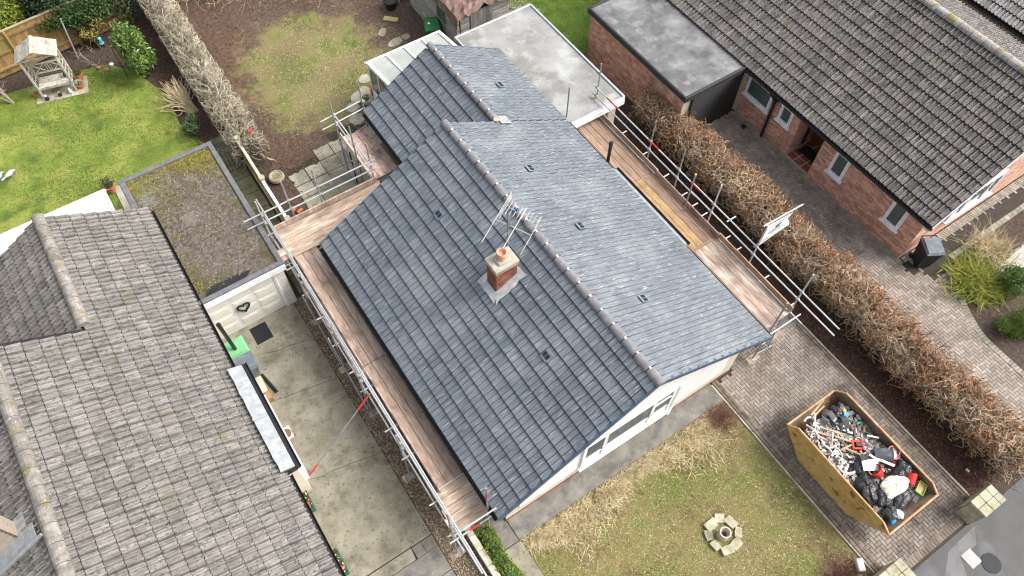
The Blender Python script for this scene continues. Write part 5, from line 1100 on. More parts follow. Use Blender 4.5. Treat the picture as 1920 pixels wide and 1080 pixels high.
m_mossy = mat('yellow brown moss', [(.07, .065, .015), (.15, .135, .02), (.24, .21, .03)], scale=9, rnd=.45, bump=0)
gravel('roof_moss', 'yellow green moss along the back and left edges of the left garage roof', rect(-1.6, 1.05, 13.7, 18.8), 22000, .026, m_mossy, 112, 2.125, 'moss',
       lambda P, R: R.rand(len(P)) < np.clip(np.maximum(np.exp(-(18.8-P[:, 1])/.45), .9*np.exp(-(P[:, 0]+1.6)/.22)*(P[:, 1] < 17.6))*(1.1+.8*np.sin(P[:, 0]*3.1+P[:, 1]*1.7))*1.1, .01, 1))
gravel('roof_grit', 'loose pale grit scattered over the left garage roof', rect(-1.6, 1.05, 13.7, 18.8), 2600, .014, m_pebble, 113, 2.125, 'grit')
# ================================================================ garden structures and small things
# orange timber fence behind the arbour: boards, rails, posts, capping
F1 = thing('timber_fence', 'orange brown close board fence behind the white arbour', 'fence', (-3, 28.35, 0))
a0, a1 = Vector((-7.5, 28.0)), Vector((1.3, 28.85)); dv = (a1-a0).normalized(); nv = Vector((-dv.y, dv.x)); Lf = (a1-a0).length
def fpt(s, d, z): p = a0+dv*s+nv*d; return Vector((p.x, p.y, z))
s = 0
while s < Lf-.1:
    mb = MB(); mb.ob(fpt(s, rnd.uniform(0, .008), .08), fpt(s+.135, 0, .08)-fpt(s, 0, .08), nv.to_3d()*.018, (0, 0, 1.66+rnd.uniform(-.01, .01))); mb.build('board', m_larch, F1); s += .128+.01
for z in (.35, .95, 1.5):
    mb = MB(); mb.ob(fpt(0, -.06, z), fpt(Lf, -.06, z)-fpt(0, -.06, z), nv.to_3d()*.05, (0, 0, .09)); mb.build('rail', m_larch, F1)
mb = MB(); mb.ob(fpt(0, -.04, 1.75), fpt(Lf, -.04, 1.75)-fpt(0, -.04, 1.75), nv.to_3d()*.1, (0, 0, .03)); mb.build('capping', mat('pale capping', [(.3, .26, .16), (.42, .37, .25)]), F1)
for k in range(5):
    mb = MB(); mb.ob(fpt(.3+k*2.1, -.1, 0), (.09*dv.x, .09*dv.y, 0), nv.to_3d()*.09, (0, 0, 1.8)); mb.build('post', m_larch, F1)
mb = MB(); mb.tube([(-1.25, 27.95, 0), (-1.05, 28.05, 1.7)], .03, 8); mb.build('metal_pole', m_galv, label='slim grey pole leaning on the timber fence', cat='pole')
# mossy fence between the gardens, with white capping
F2 = thing('mossy_fence', 'low mossy panel fence with white capping beside the left garage', 'fence', (2.05, 17.6, 0))
m_moss = mat('mossy board', [(.1, .1, .03), (.2, .19, .06), (.3, .27, .13)], scale=5, rnd=.25)
for k, y in enumerate((15.55, 17.5, 19.55)):
    mb = MB(); mb.cb(2.0, 2.12, y-.06, y+.06, 0, 1.27, .015); mb.cb(1.97, 2.15, y-.09, y+.09, 1.27, 1.31, .012); mb.build('post', m_cemt, F2)
for y0, y1 in ((15.62, 17.43), (17.57, 19.48)):
    y = y0
    while y < y1-.05:
        mb = MB(); mb.b(2.035, 2.06, y, min(y+.14, y1), .1, 1.16); mb.build('board', m_moss, F2); y += .146
    mb = MB(); mb.cb(2.0, 2.1, y0, y1, 1.165, 1.2, .01); mb.build('capping', m_white if y0 < 16 else mat('cream capping', [(.5, .47, .36), (.62, .58, .47)]), F2)
mb = MB(); mb.b(2.01, 2.085, 15.6, 19.5, 0, .1); mb.build('gravel_board', m_cemt, F2)
gt = thing('iron_gate', 'black wrought iron garden gate between garage and mossy fence', 'gate', (1.65, 19.4, 0))
q = MB(); q.tube([(1.28, 19.4, .05), (1.28, 19.4, 1.3), (1.62, 19.4, 1.5), (1.96, 19.4, 1.3), (1.96, 19.4, .05)], .012, 6); q.tube([(1.28, 19.4, .1), (1.96, 19.4, .1)], .012, 6); q.tube([(1.28, 19.4, .95), (1.96, 19.4, .95)], .012, 6); q.build('frame', m_black, gt)
for k in range(1, 6): q = MB(); q.tube([(1.28+k*.113, 19.4, .1), (1.28+k*.113, 19.4, 1.32+.12*math.sin(k/6*math.pi))], .007, 5); q.build('bar', m_black, gt)
for x0, x1, z0, z1 in ((1.28, 1.62, .95, 1.48), (1.96, 1.62, .95, 1.48)): q = MB(); q.tube([(x0, 19.4, z0), ((x0+x1)/2, 19.4, z1-.1), (x1, 19.4, z0)], .007, 5); q.build('scroll', m_black, gt)
# arbour
AR = thing('arbour', 'weathered white arbour seat with pitched roof on the left lawn', 'arbour', (-2.4, 26.6, 0))
AM = RZ(-2.93, 26.5, .03, -14); m_arb = wood('greyed white timber', (.5, .47, .4), stretch=(5, 5, 1), over=[((.14, .13, .12), 3, .6, .7, .6)])
Wd, Dp = 1.16, .62
for x in (0, Wd):
    for y in (0, Dp): mb = MB(); mb.cb(x-.035, x+.035, y-.035, y+.035, 0, 1.72, .006, AM); mb.build('post', m_arb, AR)
for k in range(5): mb = MB(); mb.cb(.035, Wd-.035, .03+k*.115, .135+k*.115, .43, .455, .005, AM); mb.build('seat_slat', m_arb, AR)
mb = MB(); mb.cb(.035, Wd-.035, .0, .03, .36, .455, .004, AM); mb.build('seat_front', m_arb, AR)
mb = MB(); mb.cb(.035, Wd-.035, Dp-.03, Dp, .6, .66, .004, AM); mb.cb(.035, Wd-.035, Dp-.03, Dp, 1.0, 1.06, .004, AM); mb.build('back_rail', m_arb, AR)
def bar(M, a, b, t, name, par, m): 
    q = MB(); q.tube([M @ Vector(a), M @ Vector(b)], t, 4); q.build(name, m, par)
for xa, xb in ((.06, .47), (.69, 1.1)):
    bar(AM, (xa, Dp-.015, .65), (xb, Dp-.015, 1.01), .02, 'back_cross', AR, m_arb); bar(AM, (xa, Dp-.015, 1.01), (xb, Dp-.015, .65), .02, 'back_cross', AR, m_arb)
for x in (.5, .58, .66): bar(AM, (x, Dp-.015, .65), (x, Dp-.015, 1.01), .018, 'back_slat', AR, m_arb)
for x in (0, Wd):
    for k in range(6): bar(AM, (x, .04, .35+k*.24), (x, Dp-.04, .35+k*.24), .013, 'side_lattice', AR, m_arb)
    for y in (.2, .41): bar(AM, (x, y, .3), (x, y, 1.68), .013, 'side_lattice', AR, m_arb)
mb = MB(); mb.cb(-.05, Wd+.05, -.03, .03, 1.68, 1.76, .006, AM); mb.cb(-.05, Wd+.05, Dp-.03, Dp+.03, 1.68, 1.76, .006, AM); mb.build('beam', m_arb, AR)
for k in range(5): bar(AM, (.38+k*.1, 0, 1.74), (.38+k*.1, 0, 1.9+(.08 if k == 2 else .04 if k in (1, 3) else 0)), .012, 'gable_slat', AR, m_arb)
for sgn in (-1, 1):
    for k in range(7):
        x0 = Wd/2+sgn*k*.102; z0 = 2.08-k*.05; mb = MB(); mb.ob(AM @ Vector((x0, -.14, z0)), AM.to_3x3() @ Vector((sgn*.098, 0, -.048)), AM.to_3x3() @ Vector((0, Dp+.28, 0)), (0, 0, .016)); mb.build('roof_board', m_silver, AR)
mb = MB(); mb.cb(Wd/2-.05, Wd/2+.05, -.16, Dp+.16, 2.08, 2.11, .008, AM); mb.build('ridge_board', m_arb, AR)
ab = thing('paved_pad', 'pad of buff paving slabs under the arbour', 'paving', (-2.4, 26.5, 0))
for k in range(3): mb = MB(); mb.cb(-.25+k*.61, .35+k*.61, -.22, .72, .0, .04, .008, RZ(-2.95, 26.5, 0, -14)); mb.build('slab', m_slab, ab)
def pot(x, y, r, h, label, m=None, plant=None, z=0., seed=1, pn=160, ps=.06, group=None, name='plant_pot', spread=1.0):
    o = thing(name, label, 'pot', (x, y, z), group); q = MB(); q.lathe([(r*.68, 0), (r*.95, h*.86), (r*1.06, h*.86), (r*1.06, h), (r*.92, h), (r*.88, h*.86), (.01, h*.84)], (x, y, z), 18); q.build('pot', m or m_terra, o)
    q = MB(); q.lathe([(r*.86, h*.8), (r*.5, h*.9), (.01, h*.92)], (x, y, z), 12); q.build('soil', m_soil, o)
    if plant is not None:
        R = np.random.RandomState(seed); P, nn = cloud(R, [(x, y, z+h+r*.5*spread, r*1.1*spread, r*1.1*spread, r*.7*spread)], pn, .3); V, F, A = leaves(R, P, np.full(len(P), ps), .7, nn, .5); scatter('plant', o, V, F, A, plant, kind='stuff')
    return o
m_sage = mat('pale variegated leaf', [(.24, .27, .14), (.42, .45, .3)], rnd=.35, bump=0)
pot(-3.1, 26.75, .13, .22, 'terracotta pot of pale leaves left of the arbour', plant=m_sage, seed=3)
pot(-1.62, 26.3, .15, .24, 'terracotta pot of pale leaves at the front right of the arbour', plant=m_sage, seed=4, z=.0)
pot(-1.5, 26.75, .15, .3, 'terracotta pot of green leaves behind at the right of the arbour', plant=m_green4, seed=5)
pot(-2.28, 20.9, .2, .34, 'terracotta pot with a dark plant beside the cream roofed extension', plant=m_green2, seed=6, pn=260, spread=1.2)
mb = MB(); mb.cb(-2.2, -1.85, 19.6, 21.0, .0, .05, .01); mb.cb(-2.2, -1.85, 18.3, 19.58, .0, .05, .01); mb.build('yellow_flags', m_slab, label='yellowish paving flags between the extension and the left garage', cat='slabs')
def statue(x, y, label, cols, s=1.):
    o = thing('garden_ornament', label, 'ornament', (x, y, .04)); q = MB(); q.lathe([(.05*s, 0), (.085*s, .05*s), (.08*s, .12*s), (.05*s, .17*s), (.035*s, .19*s)], (x, y, .04), 12); q.build('body', cols[0], o, smooth=True)
    q = MB(); q.lathe([(.02*s, .18*s), (.05*s, .21*s), (.05*s, .25*s), (.02*s, .285*s)], (x, y-.01, .04), 10); q.lathe([(.012*s, 0), (.002, .05*s)], (x, y-.05*s, .04+.23*s), 6, Matrix.Rotation(rad(90), 4, 'X')); q.build('head', cols[1], o, smooth=True)
statue(-2.84, 26.33, 'small black and white ornament at the left foot of the arbour', (m_black, m_white), .9)
statue(-2.38, 26.28, 'small dark ornament under the middle of the arbour seat', (m_dark, m_terra), .8)
statue(-2.02, 26.22, 'small white bird ornament at the right foot of the arbour', (m_white, m_white), .85)
mb = MB(); mb.cb(-.09, .09, -.06, .06, 0, .3, .04, AM @ Matrix.Translation((1.0, .35, .455)) @ Matrix.Rotation(.3, 4, 'Y')); mb.build('seat_cushion', m_black, label='dark cushion on the right end of the arbour seat', cat='cushion')
# pigeons on the lawn: one continuous body with wings, tail and legs as parts
def pigeon(x, y, ang, label, headdown):
    o = thing('pigeon', label, 'bird', (x, y, .01), 'pigeons on the left lawn'); M = RZ(x, y, .01, ang); m_pg = mat('pigeon grey', [(.42, .46, .5), (.6, .64, .67)], scale=12, rnd=.08, bump=.1)
    sec = [(-.2, .17, .012, .008), (-.13, .175, .035, .025), (-.05, .17, .072, .062), (.03, .175, .082, .078), (.1, .195, .066, .066), (.145, .225 if not headdown else .2, .042, .044), (.172, .255 if not headdown else .19, .033, .034), (.2, .272 if not headdown else .17, .033, .033), (.226, .268 if not headdown else .15, .018, .018), (.25, .26 if not headdown else .135, .004, .004)]
    n = 10; vs = []
    for (px, pz, ry, rz_) in sec: vs += [M @ Vector((px, math.cos(2*math.pi*k/n)*ry, pz-.03+math.sin(2*math.pi*k/n)*rz_)) for k in range(n)]
    fs = [(i*n+k, i*n+(k+1) % n, (i+1)*n+(k+1) % n, (i+1)*n+k) for i in range(len(sec)-1) for k in range(n)]
    q = MB(); q.add(vs, fs+[tuple(range(n))[::-1], tuple(range((len(sec)-1)*n, len(sec)*n))]); q.build('body', m_pg, o, smooth=True)
    for sg in (-1, 1):
        q = MB(); q.add([M @ Vector(p) for p in ((.09, sg*.068, .17), (.05, sg*.088, .13), (-.1, sg*.06, .125), (-.24, sg*.018, .14), (-.1, sg*.045, .185), (.03, sg*.06, .205))], [(0, 1, 2, 3, 4, 5)] if sg > 0 else [(5, 4, 3, 2, 1, 0)]); q.build('wing', mat('pigeon wing', [(.3, .34, .38), (.45, .49, .53)], scale=15, rnd=.05), o)
        q = MB(); q.tube([M @ Vector((.02, sg*.035, .08)), M @ Vector((.025, sg*.035, .0))], .006, 5); q.tube([M @ Vector((.0, sg*.035, .003)), M @ Vector((.06, sg*.04, .003))], .005, 4); q.build('leg', m_terra, o)
    q = MB(); q.add([M @ Vector(p) for p in ((-.12, -.03, .14), (-.12, .03, .14), (-.32, .05, .135), (-.32, -.05, .135), (-.12, 0, .155), (-.32, 0, .145))], [(0, 4, 5, 3), (4, 1, 2, 5), (3, 2, 1, 0)]); q.build('tail', m_pg, o)
    q = MB(); q.tube([M @ Vector((.235, 0, .235 if not headdown else .115)), M @ Vector((.262, 0, .225 if not headdown else .09))], .007, 5, r1=.002); q.build('beak', m_dark, o)
pigeon(-4.95, 23.42, 25, 'grey white pigeon walking on the left lawn, the right one of two', True)
pigeon(-5.28, 23.5, 40, 'grey white pigeon cut by the left picture edge on the lawn', True)
# bird feeder
bf = thing('bird_feeder', 'black pole bird feeder with hanging feeders in front of the laurel', 'feeder', (0, 25.9, 0))
q = MB(); q.tube([(0, 25.9, 0), (0, 25.9, 1.9), (-.06, 25.9, 2.0), (-.2, 25.9, 2.02)], .012, 6); q.tube([(0, 25.9, 1.75), (.18, 25.88, 1.85), (.2, 25.88, 1.8)], .009, 6); q.build('pole', m_black, bf)
for x, z, m_, s in ((-.2, 1.72, mat('turquoise feeder', [(.08, .35, .42), (.12, .45, .52)]), 1.), (.2, 1.55, m_gbin, 1.), (.12, 1.2, mat('clear feeder', [(.35, .38, .38), (.45, .48, .48)]), .8)):
    q = MB(); q.lathe([(.03, 0), (.085*s, .01), (.09*s, .03), (.05*s, .04), (.05*s, .22*s), (.07*s, .23*s), (.01, .3*s)], (x, 25.89, z), 12); q.build('hanging_feeder', m_, bf)
for k, (x, y, m_) in enumerate(((-.55, 26.7, m_terra), (-.3, 26.85, m_white), (-.75, 26.95, m_terra))):
    q = MB(); q.lathe([(.04, 0), (.09, .03), (.085, .08), (.02, .12)], (x, y, .01), 9, jit=.1, rng=rnd); q.build('border_stone', m_, label=('orange', 'white', 'dull orange')[k]+' stone in the border behind the bird feeder', cat='stone')
# bare small tree at the far left and twiggy shrub by the arbour
def sapling(name, label, base, ends, r, seed, m=m_twig):
    o = thing(name, label, 'tree', base); R = np.random.RandomState(seed); q = MB(); b = Vector(base)
    for e in ends: e = Vector(e); q.tube([b, b.lerp(e, .35)+Vector(R.normal(size=3)*.03), b.lerp(e, .7)+Vector(R.normal(size=3)*.05), e], r, 6, r1=r*.25)
    q.build('trunk', m, o); n = 40; T = np.array([b.lerp(Vector(ends[R.randint(len(ends))]), R.uniform(.4, 1)) for _ in range(n)]); D = R.normal(size=(n, 3)); D[:, 2] += .6
    V, F, A, _ = strands(R, T, D, 5, .07, .2, .006, .003); scatter('twigs', o, V, F, A, m)
sapling('bare_sapling', 'bare thin sapling with pale bark at the left picture edge', (-3.95, 26.9, 0), ((-4.35, 27.3, 1.1), (-4.1, 27.4, 1.3), (-4.6, 27.1, .9)), .045, 5)
sapling('bare_shrub', 'bare arching twigs right of the arbour', (-.95, 27.3, 0), ((-.5, 26.0, .5), (-1.1, 26.9, 1.1), (-.9, 26.3, .9), (-.6, 27.0, .9)), .016, 6)
# bare trunks at the top of the rear garden
R = np.random.RandomState(77); o = thing('coppiced_tree', 'cluster of bare greenish trunks at the top of the back garden', 'tree', (4.2, 29.2, 0))
for k in range(6):
    q = MB(); x = 4.1+R.normal()*.25; y = 28.8+R.normal()*.15; q.tube([(x, y, 0), (x-.1+R.normal()*.1, y+.2, .6), (x-.15+R.normal()*.2, y+.5, 1.5)], .05, 7, r1=.03); q.build('trunk', mat('mossy bark', [(.1, .1, .045), (.2, .2, .09)], scale=6, rnd=.3), o)
n = 500; P = np.stack([R.uniform(3.2, 8.5, n), R.uniform(28.0, 30.5, n)-.35*R.uniform(0, 4, n)*0, R.uniform(.05, .9, n)], 1); P[:, 1] -= (P[:, 0]-3.2)*.55; D = R.normal(size=(n, 3)); V, F, A, _ = strands(R, P, D, 6, .12, .2, .009, .004); scatter('fallen_branches', o, V, F, A, m_twig2)
# round planters, bricks, pots on the patio
def bowl(x, y, r, label, m, fill):
    o = thing('round_planter', label, 'planter', (x, y, 0)); q = MB(); q.lathe([(r*.6, 0), (r*.95, .08), (r, .16), (r*.93, .22), (r*.8, .235), (r*.72, .2), (.01, .17)], (x, y, .02), 22); q.build('bowl', m, o, smooth=False)
    R = np.random.RandomState(int(x*10)); P = np.zeros((180, 3)); a = R.uniform(0, 6.28, 180); rr_ = r*.68*np.sqrt(R.rand(180)); P[:, 0] = x+rr_*np.cos(a); P[:, 1] = y+rr_*np.sin(a); P[:, 2] = .2; V, F, A = leaves(R, P, np.full(180, .05), 2, None, .7); scatter('dead_planting', o, V, F, A, fill)
bowl(2.62, 18.25, .27, 'round stone bowl planter of dead leaves beside the patio', m_stone, m_straw); bowl(6.92, 19.78, .24, 'round stone bowl planter at the rear corner of the grey roof', m_stone, m_green4)
pot(7.32, 20.0, .12, .3, 'orange glazed jar beside the lean-to', mat('orange glaze', [(.5, .1, .035), (.6, .14, .06)], rough=.3))
for k, (x, y, a_) in enumerate(((2.55, 16.78, 35), (2.68, 16.6, 15), (2.62, 16.4, 60))):
    q = MB(); q.cb(-.11, .11, -.055, .055, 0, .07, .006, RZ(x, y, .01+.0*k, a_)); q.build('loose_brick', m_terra, label=('orange brick nearest the patio slabs', 'orange brick in the middle of three below the rear scaffold', 'orange brick closest to the mossy fence')[k], cat='brick')
q = MB(); q.tube([(2.72, 18.95, 0), (2.55, 19.55, 1.3)], .012, 6); o = thing('garden_stake', 'thin dark stake with an orange top standing in leaf litter', 'stake', (2.72, 18.95, 0)); q.build('shaft', m_black, o); q = MB(); q.cb(2.47, 2.63, 19.5, 19.6, 1.28, 1.36, .03); q.build('top', m_red, o)
# wheelie bins
def bin_(x, y, a, body, lid, label, badge=None, h=1.0, open_=0):
    o = thing('wheelie_bin', label, 'bin', (x, y, 0)); M = RZ(x, y, 0, a); q = MB()
    lo = [(-.2, -.2), (.2, -.2), (.2, .23), (-.2, .23)]; hi = [(-.27, -.28), (.27, -.28), (.27, .33), (-.27, .33)]
    q.add([M @ Vector((*p, .06)) for p in lo]+[M @ Vector((*p, h-.1)) for p in hi]+[M @ Vector((p[0]*1.05, p[1]*1.05, h-.1)) for p in hi]+[M @ Vector((p[0]*1.05, p[1]*1.05, h-.05)) for p in hi],
          [(3, 2, 1, 0)]+[(i, (i+1) % 4, (i+1) % 4+4, i+4) for i in range(4)]+[(4+i, 4+(i+1) % 4, 8+(i+1) % 4, 8+i) for i in range(4)]+[(8+i, 8+(i+1) % 4, 12+(i+1) % 4, 12+i) for i in range(4)]); q.build('body', body, o)
    q = MB(); L = [(-.3, -.33, h-.05), (.3, -.33, h-.05), (.3, .33, h-.03), (-.3, .33, h-.03)]; T = [(-.25, -.27, h+.02), (.25, -.27, h+.02), (.25, .27, h+.06), (-.25, .27, h+.06)]
    q.add([M @ Vector(p) for p in L+T], [(3, 2, 1, 0), (4, 5, 6, 7)]+[(i, (i+1) % 4, (i+1) % 4+4, i+4) for i in range(4)]); ld_ = q.build('lid', lid, o)
    q = MB(); q.cb(-.2, .2, -.2, .2, h+.025, h+.034, .004, M @ Matrix.Rotation(.06, 4, 'X')); q.build('lid_ridge', lid, ld_)
    q = MB(); q.tube([M @ Vector((-.24, .3, h-.04)), M @ Vector((-.24, .4, h-.02)), M @ Vector((.24, .4, h-.02)), M @ Vector((.24, .3, h-.04))], .018, 7); q.build('handle', body, o)
    for sx in (-.22, .22): q = MB(); q.tube([M @ Vector((sx-.025, .27, .1)), M @ Vector((sx+.025, .27, .1))], .1, 14); q.build('wheel', m_black, o)
    if badge: q = MB(); q.lathe([(.05, 0), (.05, .004), (.01, .005)], M @ Vector(badge), 14); q.build('badge', m_white, ld_)
bin_(10.55, 21.1, -25, m_green, m_green, 'green wheelie bin with a white spot beside the old shed', (-.12, 0, 1.045))
bin_(18.42, 3.72, -30, m_bbin, m_gbin, 'black wheelie bin with grey lid at the corner of the brick house')
q = MB(); q.cb(18.17, 18.19, 3.4, 3.5, .1, .13, .003); 
bin_(-1.12, 12.42, 90, mat('pale green bin', [(.12, .32, .16), (.17, .4, .2)]), MATS['pale green bin'], 'pale green wheelie bin half under the left eave beside the garage door')
bin_(-1.1, 11.82, 90, m_gbin, m_gbin, 'grey wheelie bin beside the lead roofed bay')
q = MB(); q.tube([(-.86, 11.75, .06), (-.72, 11.0, .06)], .05, 10); q.build('pipe_offcut', m_black, label='short black pipe lying on the left driveway by the grey bin', cat='pipe')
tb = thing('timber_trough', 'cream topped wooden trough beside the lead roofed bay', 'trough', (-1.0, 11.2, 0))
q = MB(); q.cb(-1.12, -.88, 10.8, 11.65, 0, .3, .01); q.build('box', wood('brown trough side', (.33, .2, .09)), tb); q = MB(); q.cb(-1.13, -.9, 11.05, 11.66, .3, .33, .006); q.build('lid', mat('cream lid', [(.5, .46, .36), (.62, .58, .48)]), tb)
mm = thing('door_mat', 'black rubber mat in front of the cream garage door', 'mat', (-.3, 13.05, .03)); q = MB(); q.cb(-.56, -.04, 12.73, 13.36, .03, .045, .006); q.build('base', m_dark, mm)
q = MB()
for i in range(7):
    for j in range(8): q.b(-.5+i*.065, -.47+i*.065, 12.8+j*.068, 12.83+j*.068, .045, .05)
q.build('studs', m_dark, mm)
dc = thing('drain_cover', 'square drain cover with a round rusty lid on the left driveway', 'drain cover', (-1.03, 9.7, .03)); q = MB(); q.cb(-1.2, -.88, 9.5, 9.9, .03, .045, .006); q.build('frame', mat('pale concrete frame', [(.45, .44, .42), (.56, .55, .53)]), dc); q = MB(); q.lathe([(.14, 0), (.14, .006), (.13, .008)], (-1.03, 9.7, .045), 20); q.build('lid', mat('rusty lid', [(.2, .1, .06), (.28, .15, .1)]), dc)
for k, (y, lab) in enumerate(((7.65, 'green flower trough with pink blooms beside the bay of the left house'), (5.72, 'green flower trough at the bottom edge below the left eave'))):
    o = thing('flower_trough', lab, 'planter', (-1.4, y, 0)); q = MB(); q.cb(-1.54, -1.27, y-.36, y+.36, 0, .2, .015); q.build('trough', mat('dark green plastic', [(.02, .09, .05), (.03, .13, .07)]), o); q = MB(); q.b(-1.51, -1.3, y-.33, y+.33, .19, .205); q.build('soil', m_soil, o)
    R = np.random.RandomState(120+k); P = np.stack([R.uniform(-1.5, -1.28, 110), R.uniform(y-.33, y+.33, 110), R.uniform(.2, .3, 110)], 1); V, F, A = leaves(R, P, np.full(110, .06), .8); scatter('foliage', o, V, F, A, m_green4)
    for j, (cc, nm) in enumerate((((.6, .16, .13), 'pink bloom'), ((.7, .65, .2), 'yellow bloom'), ((.75, .7, .66), 'white bloom'))):
        P = np.stack([R.uniform(-1.48, -1.29, 10), R.uniform(y-.3, y+.3, 10), R.uniform(.26, .34, 10)], 1)
        if j == 0: P = np.array([-1.38, y-.18, .3])+R.normal(size=(26, 3))*.035
        V, F, A = leaves(R, P, np.full(len(P), .05), 1.5, None, .9); scatter('flowers', o, V, F, A, mat(nm, [cc], rnd=.2, bump=0))
# low wall beside the box hedge
LW = thing('low_wall', 'low pale block wall between the gravel and the box hedge', 'wall', (1.78, 3, 0)); y = .4
while y < 4.55: q = MB(); q.cb(1.72, 1.86, y, y+.43, 0, .40, .01); q.build('block', m_cemt, LW); q = MB(); q.cb(1.7, 1.88, y, y+.436, .40, .45, .012); q.build('coping', mat('pale coping', [(.42, .4, .32), (.54, .52, .43)], rnd=.1, over=[((.25, .25, .12), 3, .52, .66, .6)]), LW); y += .44
# old shed with a tarpaulin and bricks on top
SH = thing('old_shed', 'grey old timber shed under a pinkish tarpaulin behind the pale flat roof', 'shed', (12, 21.5, 0))
q = MB(); q.b(10.95, 13.2, 19.9, 23.6, 0, 1.95); q.build('core', m_dark, SH)
m_shed = wood('silvered shed board', (.34, .33, .29), stretch=(1, 1, 6))
for k in range(13):
    q = MB(); q.ob((10.93, 19.88, k*.15), (.02, 0, 0), (0, 3.72, 0), (-.012, 0, .15)); q.build('side_board', m_shed, SH)
    for x0, x1 in ((10.93, 11.5), (12.5, 13.22)): q = MB(); q.ob((x0, 19.88, k*.15), (x1-x0, 0, 0), (0, .02, 0), (0, -.012, .15)); q.build('front_board', m_shed, SH)
for k in range(7): q = MB(); q.b(11.52+k*.14, 11.65+k*.14, 19.85, 19.88, .02, 1.9); q.build('door_board', wood('dark door board', (.2, .19, .17), stretch=(6, 6, 1)), SH)
q = MB(); q.cb(10.9, 10.95, 20.6, 21.3, 1.1, 1.7, .01); q.build('window_frame', m_shed, SH); q = MB(); q.b(10.885, 10.9, 20.65, 21.25, 1.15, 1.65); q.build('pane', m_glass, SH)
tp = []; nx, ny = 16, 22; R = np.random.RandomState(33); q = MB()
zt = R.normal(size=(nx+1, ny+1))*.028
for i in range(nx+1):
    for j in range(ny+1):
        x = 10.75+2.65*i/nx; y = 19.65+4.1*j/ny; z = 2.0+.28*(1-abs((x-12.1)/1.35))+zt[i, j]
        if i == 0: x, z = 10.86, 1.72+zt[i, j]*3
        if j == 0: y, z = 19.74, z-.16+zt[i, j]*2
        tp.append((x, y, z))
q.add(tp, [(i*(ny+1)+j, (i+1)*(ny+1)+j, (i+1)*(ny+1)+j+1, i*(ny+1)+j+1) for i in range(nx) for j in range(ny)])
q.build('tarpaulin', mat('faded pink tarpaulin', [(.1, .055, .046), (.18, .11, .093), (.28, .195, .17)], scale=3, rough=.4, spec=.4, rnd=0), label='crumpled pinkish tarpaulin draped over the old shed roof', cat='tarpaulin')
for k, (x, y, a_) in enumerate(((11.35, 20.75, 30), (11.95, 20.25, 10), (11.2, 21.3, 40), (12.9, 20.7, 0))):
    q = MB(); q.cb(-.11, .11, -.055, .055, 0, .07, .006, RZ(x, y, 2.02+.28*(1-abs((x-12.1)/1.35))+.015, a_)); q.build('roof_brick', m_terra, label=('orange brick on the tarpaulin nearest its left edge', 'orange brick at the front of the tarpaulin', 'orange brick far back on the tarpaulin', 'brick at the right of the tarpaulin')[k], cat='brick')
pot(10.2, 23.9, .28, .4, 'dark blue tub by the top corner of the old shed', m_bbin); q = MB(); q.cb(-.45, .45, -.2, .2, .28, .34, .01, RZ(10.9, 24.2, 0, 15)); q.cb(-.4, -.3, -.18, .18, 0, .28, .01, RZ(10.9, 24.2, 0, 15)); q.cb(.3, .4, -.18, .18, 0, .28, .01, RZ(10.9, 24.2, 0, 15)); q.build('timber_bench', m_shed, label='small grey timber bench against the old shed wall', cat='bench')
q = MB(); q.tube([(10.75, 19.3, 0), (10.75, 19.3, 2.3)], .025, 8); q.build('dark_pole', m_black, label='dark post at the left corner of the pale flat roof', cat='post')
shrub('rear_shrub', 'dark green shrub strip between pale flat roof and brick garage', blobset(Rb, (14.2, 17.6, .45), (.5, 1.6, .45), 12), 3000, .07, m_green2, 140)
sc_ = thing('dry_climber', 'bare tangled climber behind the pale flat roof', 'plant', (14.2, 20, 0)); R = np.random.RandomState(141); n = 500; P = np.stack([R.uniform(13.5, 14.3, n), R.uniform(18.8, 21.5, n), R.uniform(0, .8, n)], 1); D = R.normal(size=(n, 3)); V, F, A, _ = strands(R, P, D, 6, .09, .3, .008, .004); scatter('stems', sc_, V, F, A, m_twig)
# ---------------------------------------------------------------- front garden
st = thing('stone_ring', 'ring of rough stones on the front lawn', 'stones', (7.38, .8, 0))
for k in range(8):
    t = 2*math.pi*k/8+.3; R = random.Random(k); w_, d_ = R.uniform(.25, .36), R.uniform(.17, .24); rr_ = R.uniform(.37, .43); M = RZ(7.37+rr_*math.cos(t), .8+rr_*math.sin(t), .0, math.degrees(t)+90+R.uniform(-18, 18))
    pl = [(-w_/2, -d_/2), (w_/2*R.uniform(.8, 1), -d_/2*R.uniform(.8, 1.1)), (w_/2, d_/2*R.uniform(.8, 1.1)), (0, d_/2*1.1), (-w_/2*R.uniform(.8, 1), d_/2)]
    q = MB(); q.prism(pl, 0, .09+R.uniform(-.02, .03), M); q.build('stone', m_stone, st)
fpot = thing('chimney_pot_planter', 'cream clay chimney pot standing inside the ring of stones', 'planter', (7.33, .78, 0)); q = MB(); q.lathe([(.15, 0), (.13, .1), (.125, .3), (.15, .32), (.152, .38), (.12, .385), (.105, .3), (.1, .2), (.01, .19)], (7.33, .78, .01), 22); q.build('pot', mat('cream clay', [(.48, .43, .33), (.6, .55, .45)]), fpot, smooth=False); q = MB(); q.lathe([(.1, .18), (.02, .23)], (7.33, .78, .01), 10); q.build('soil', m_soil, fpot)
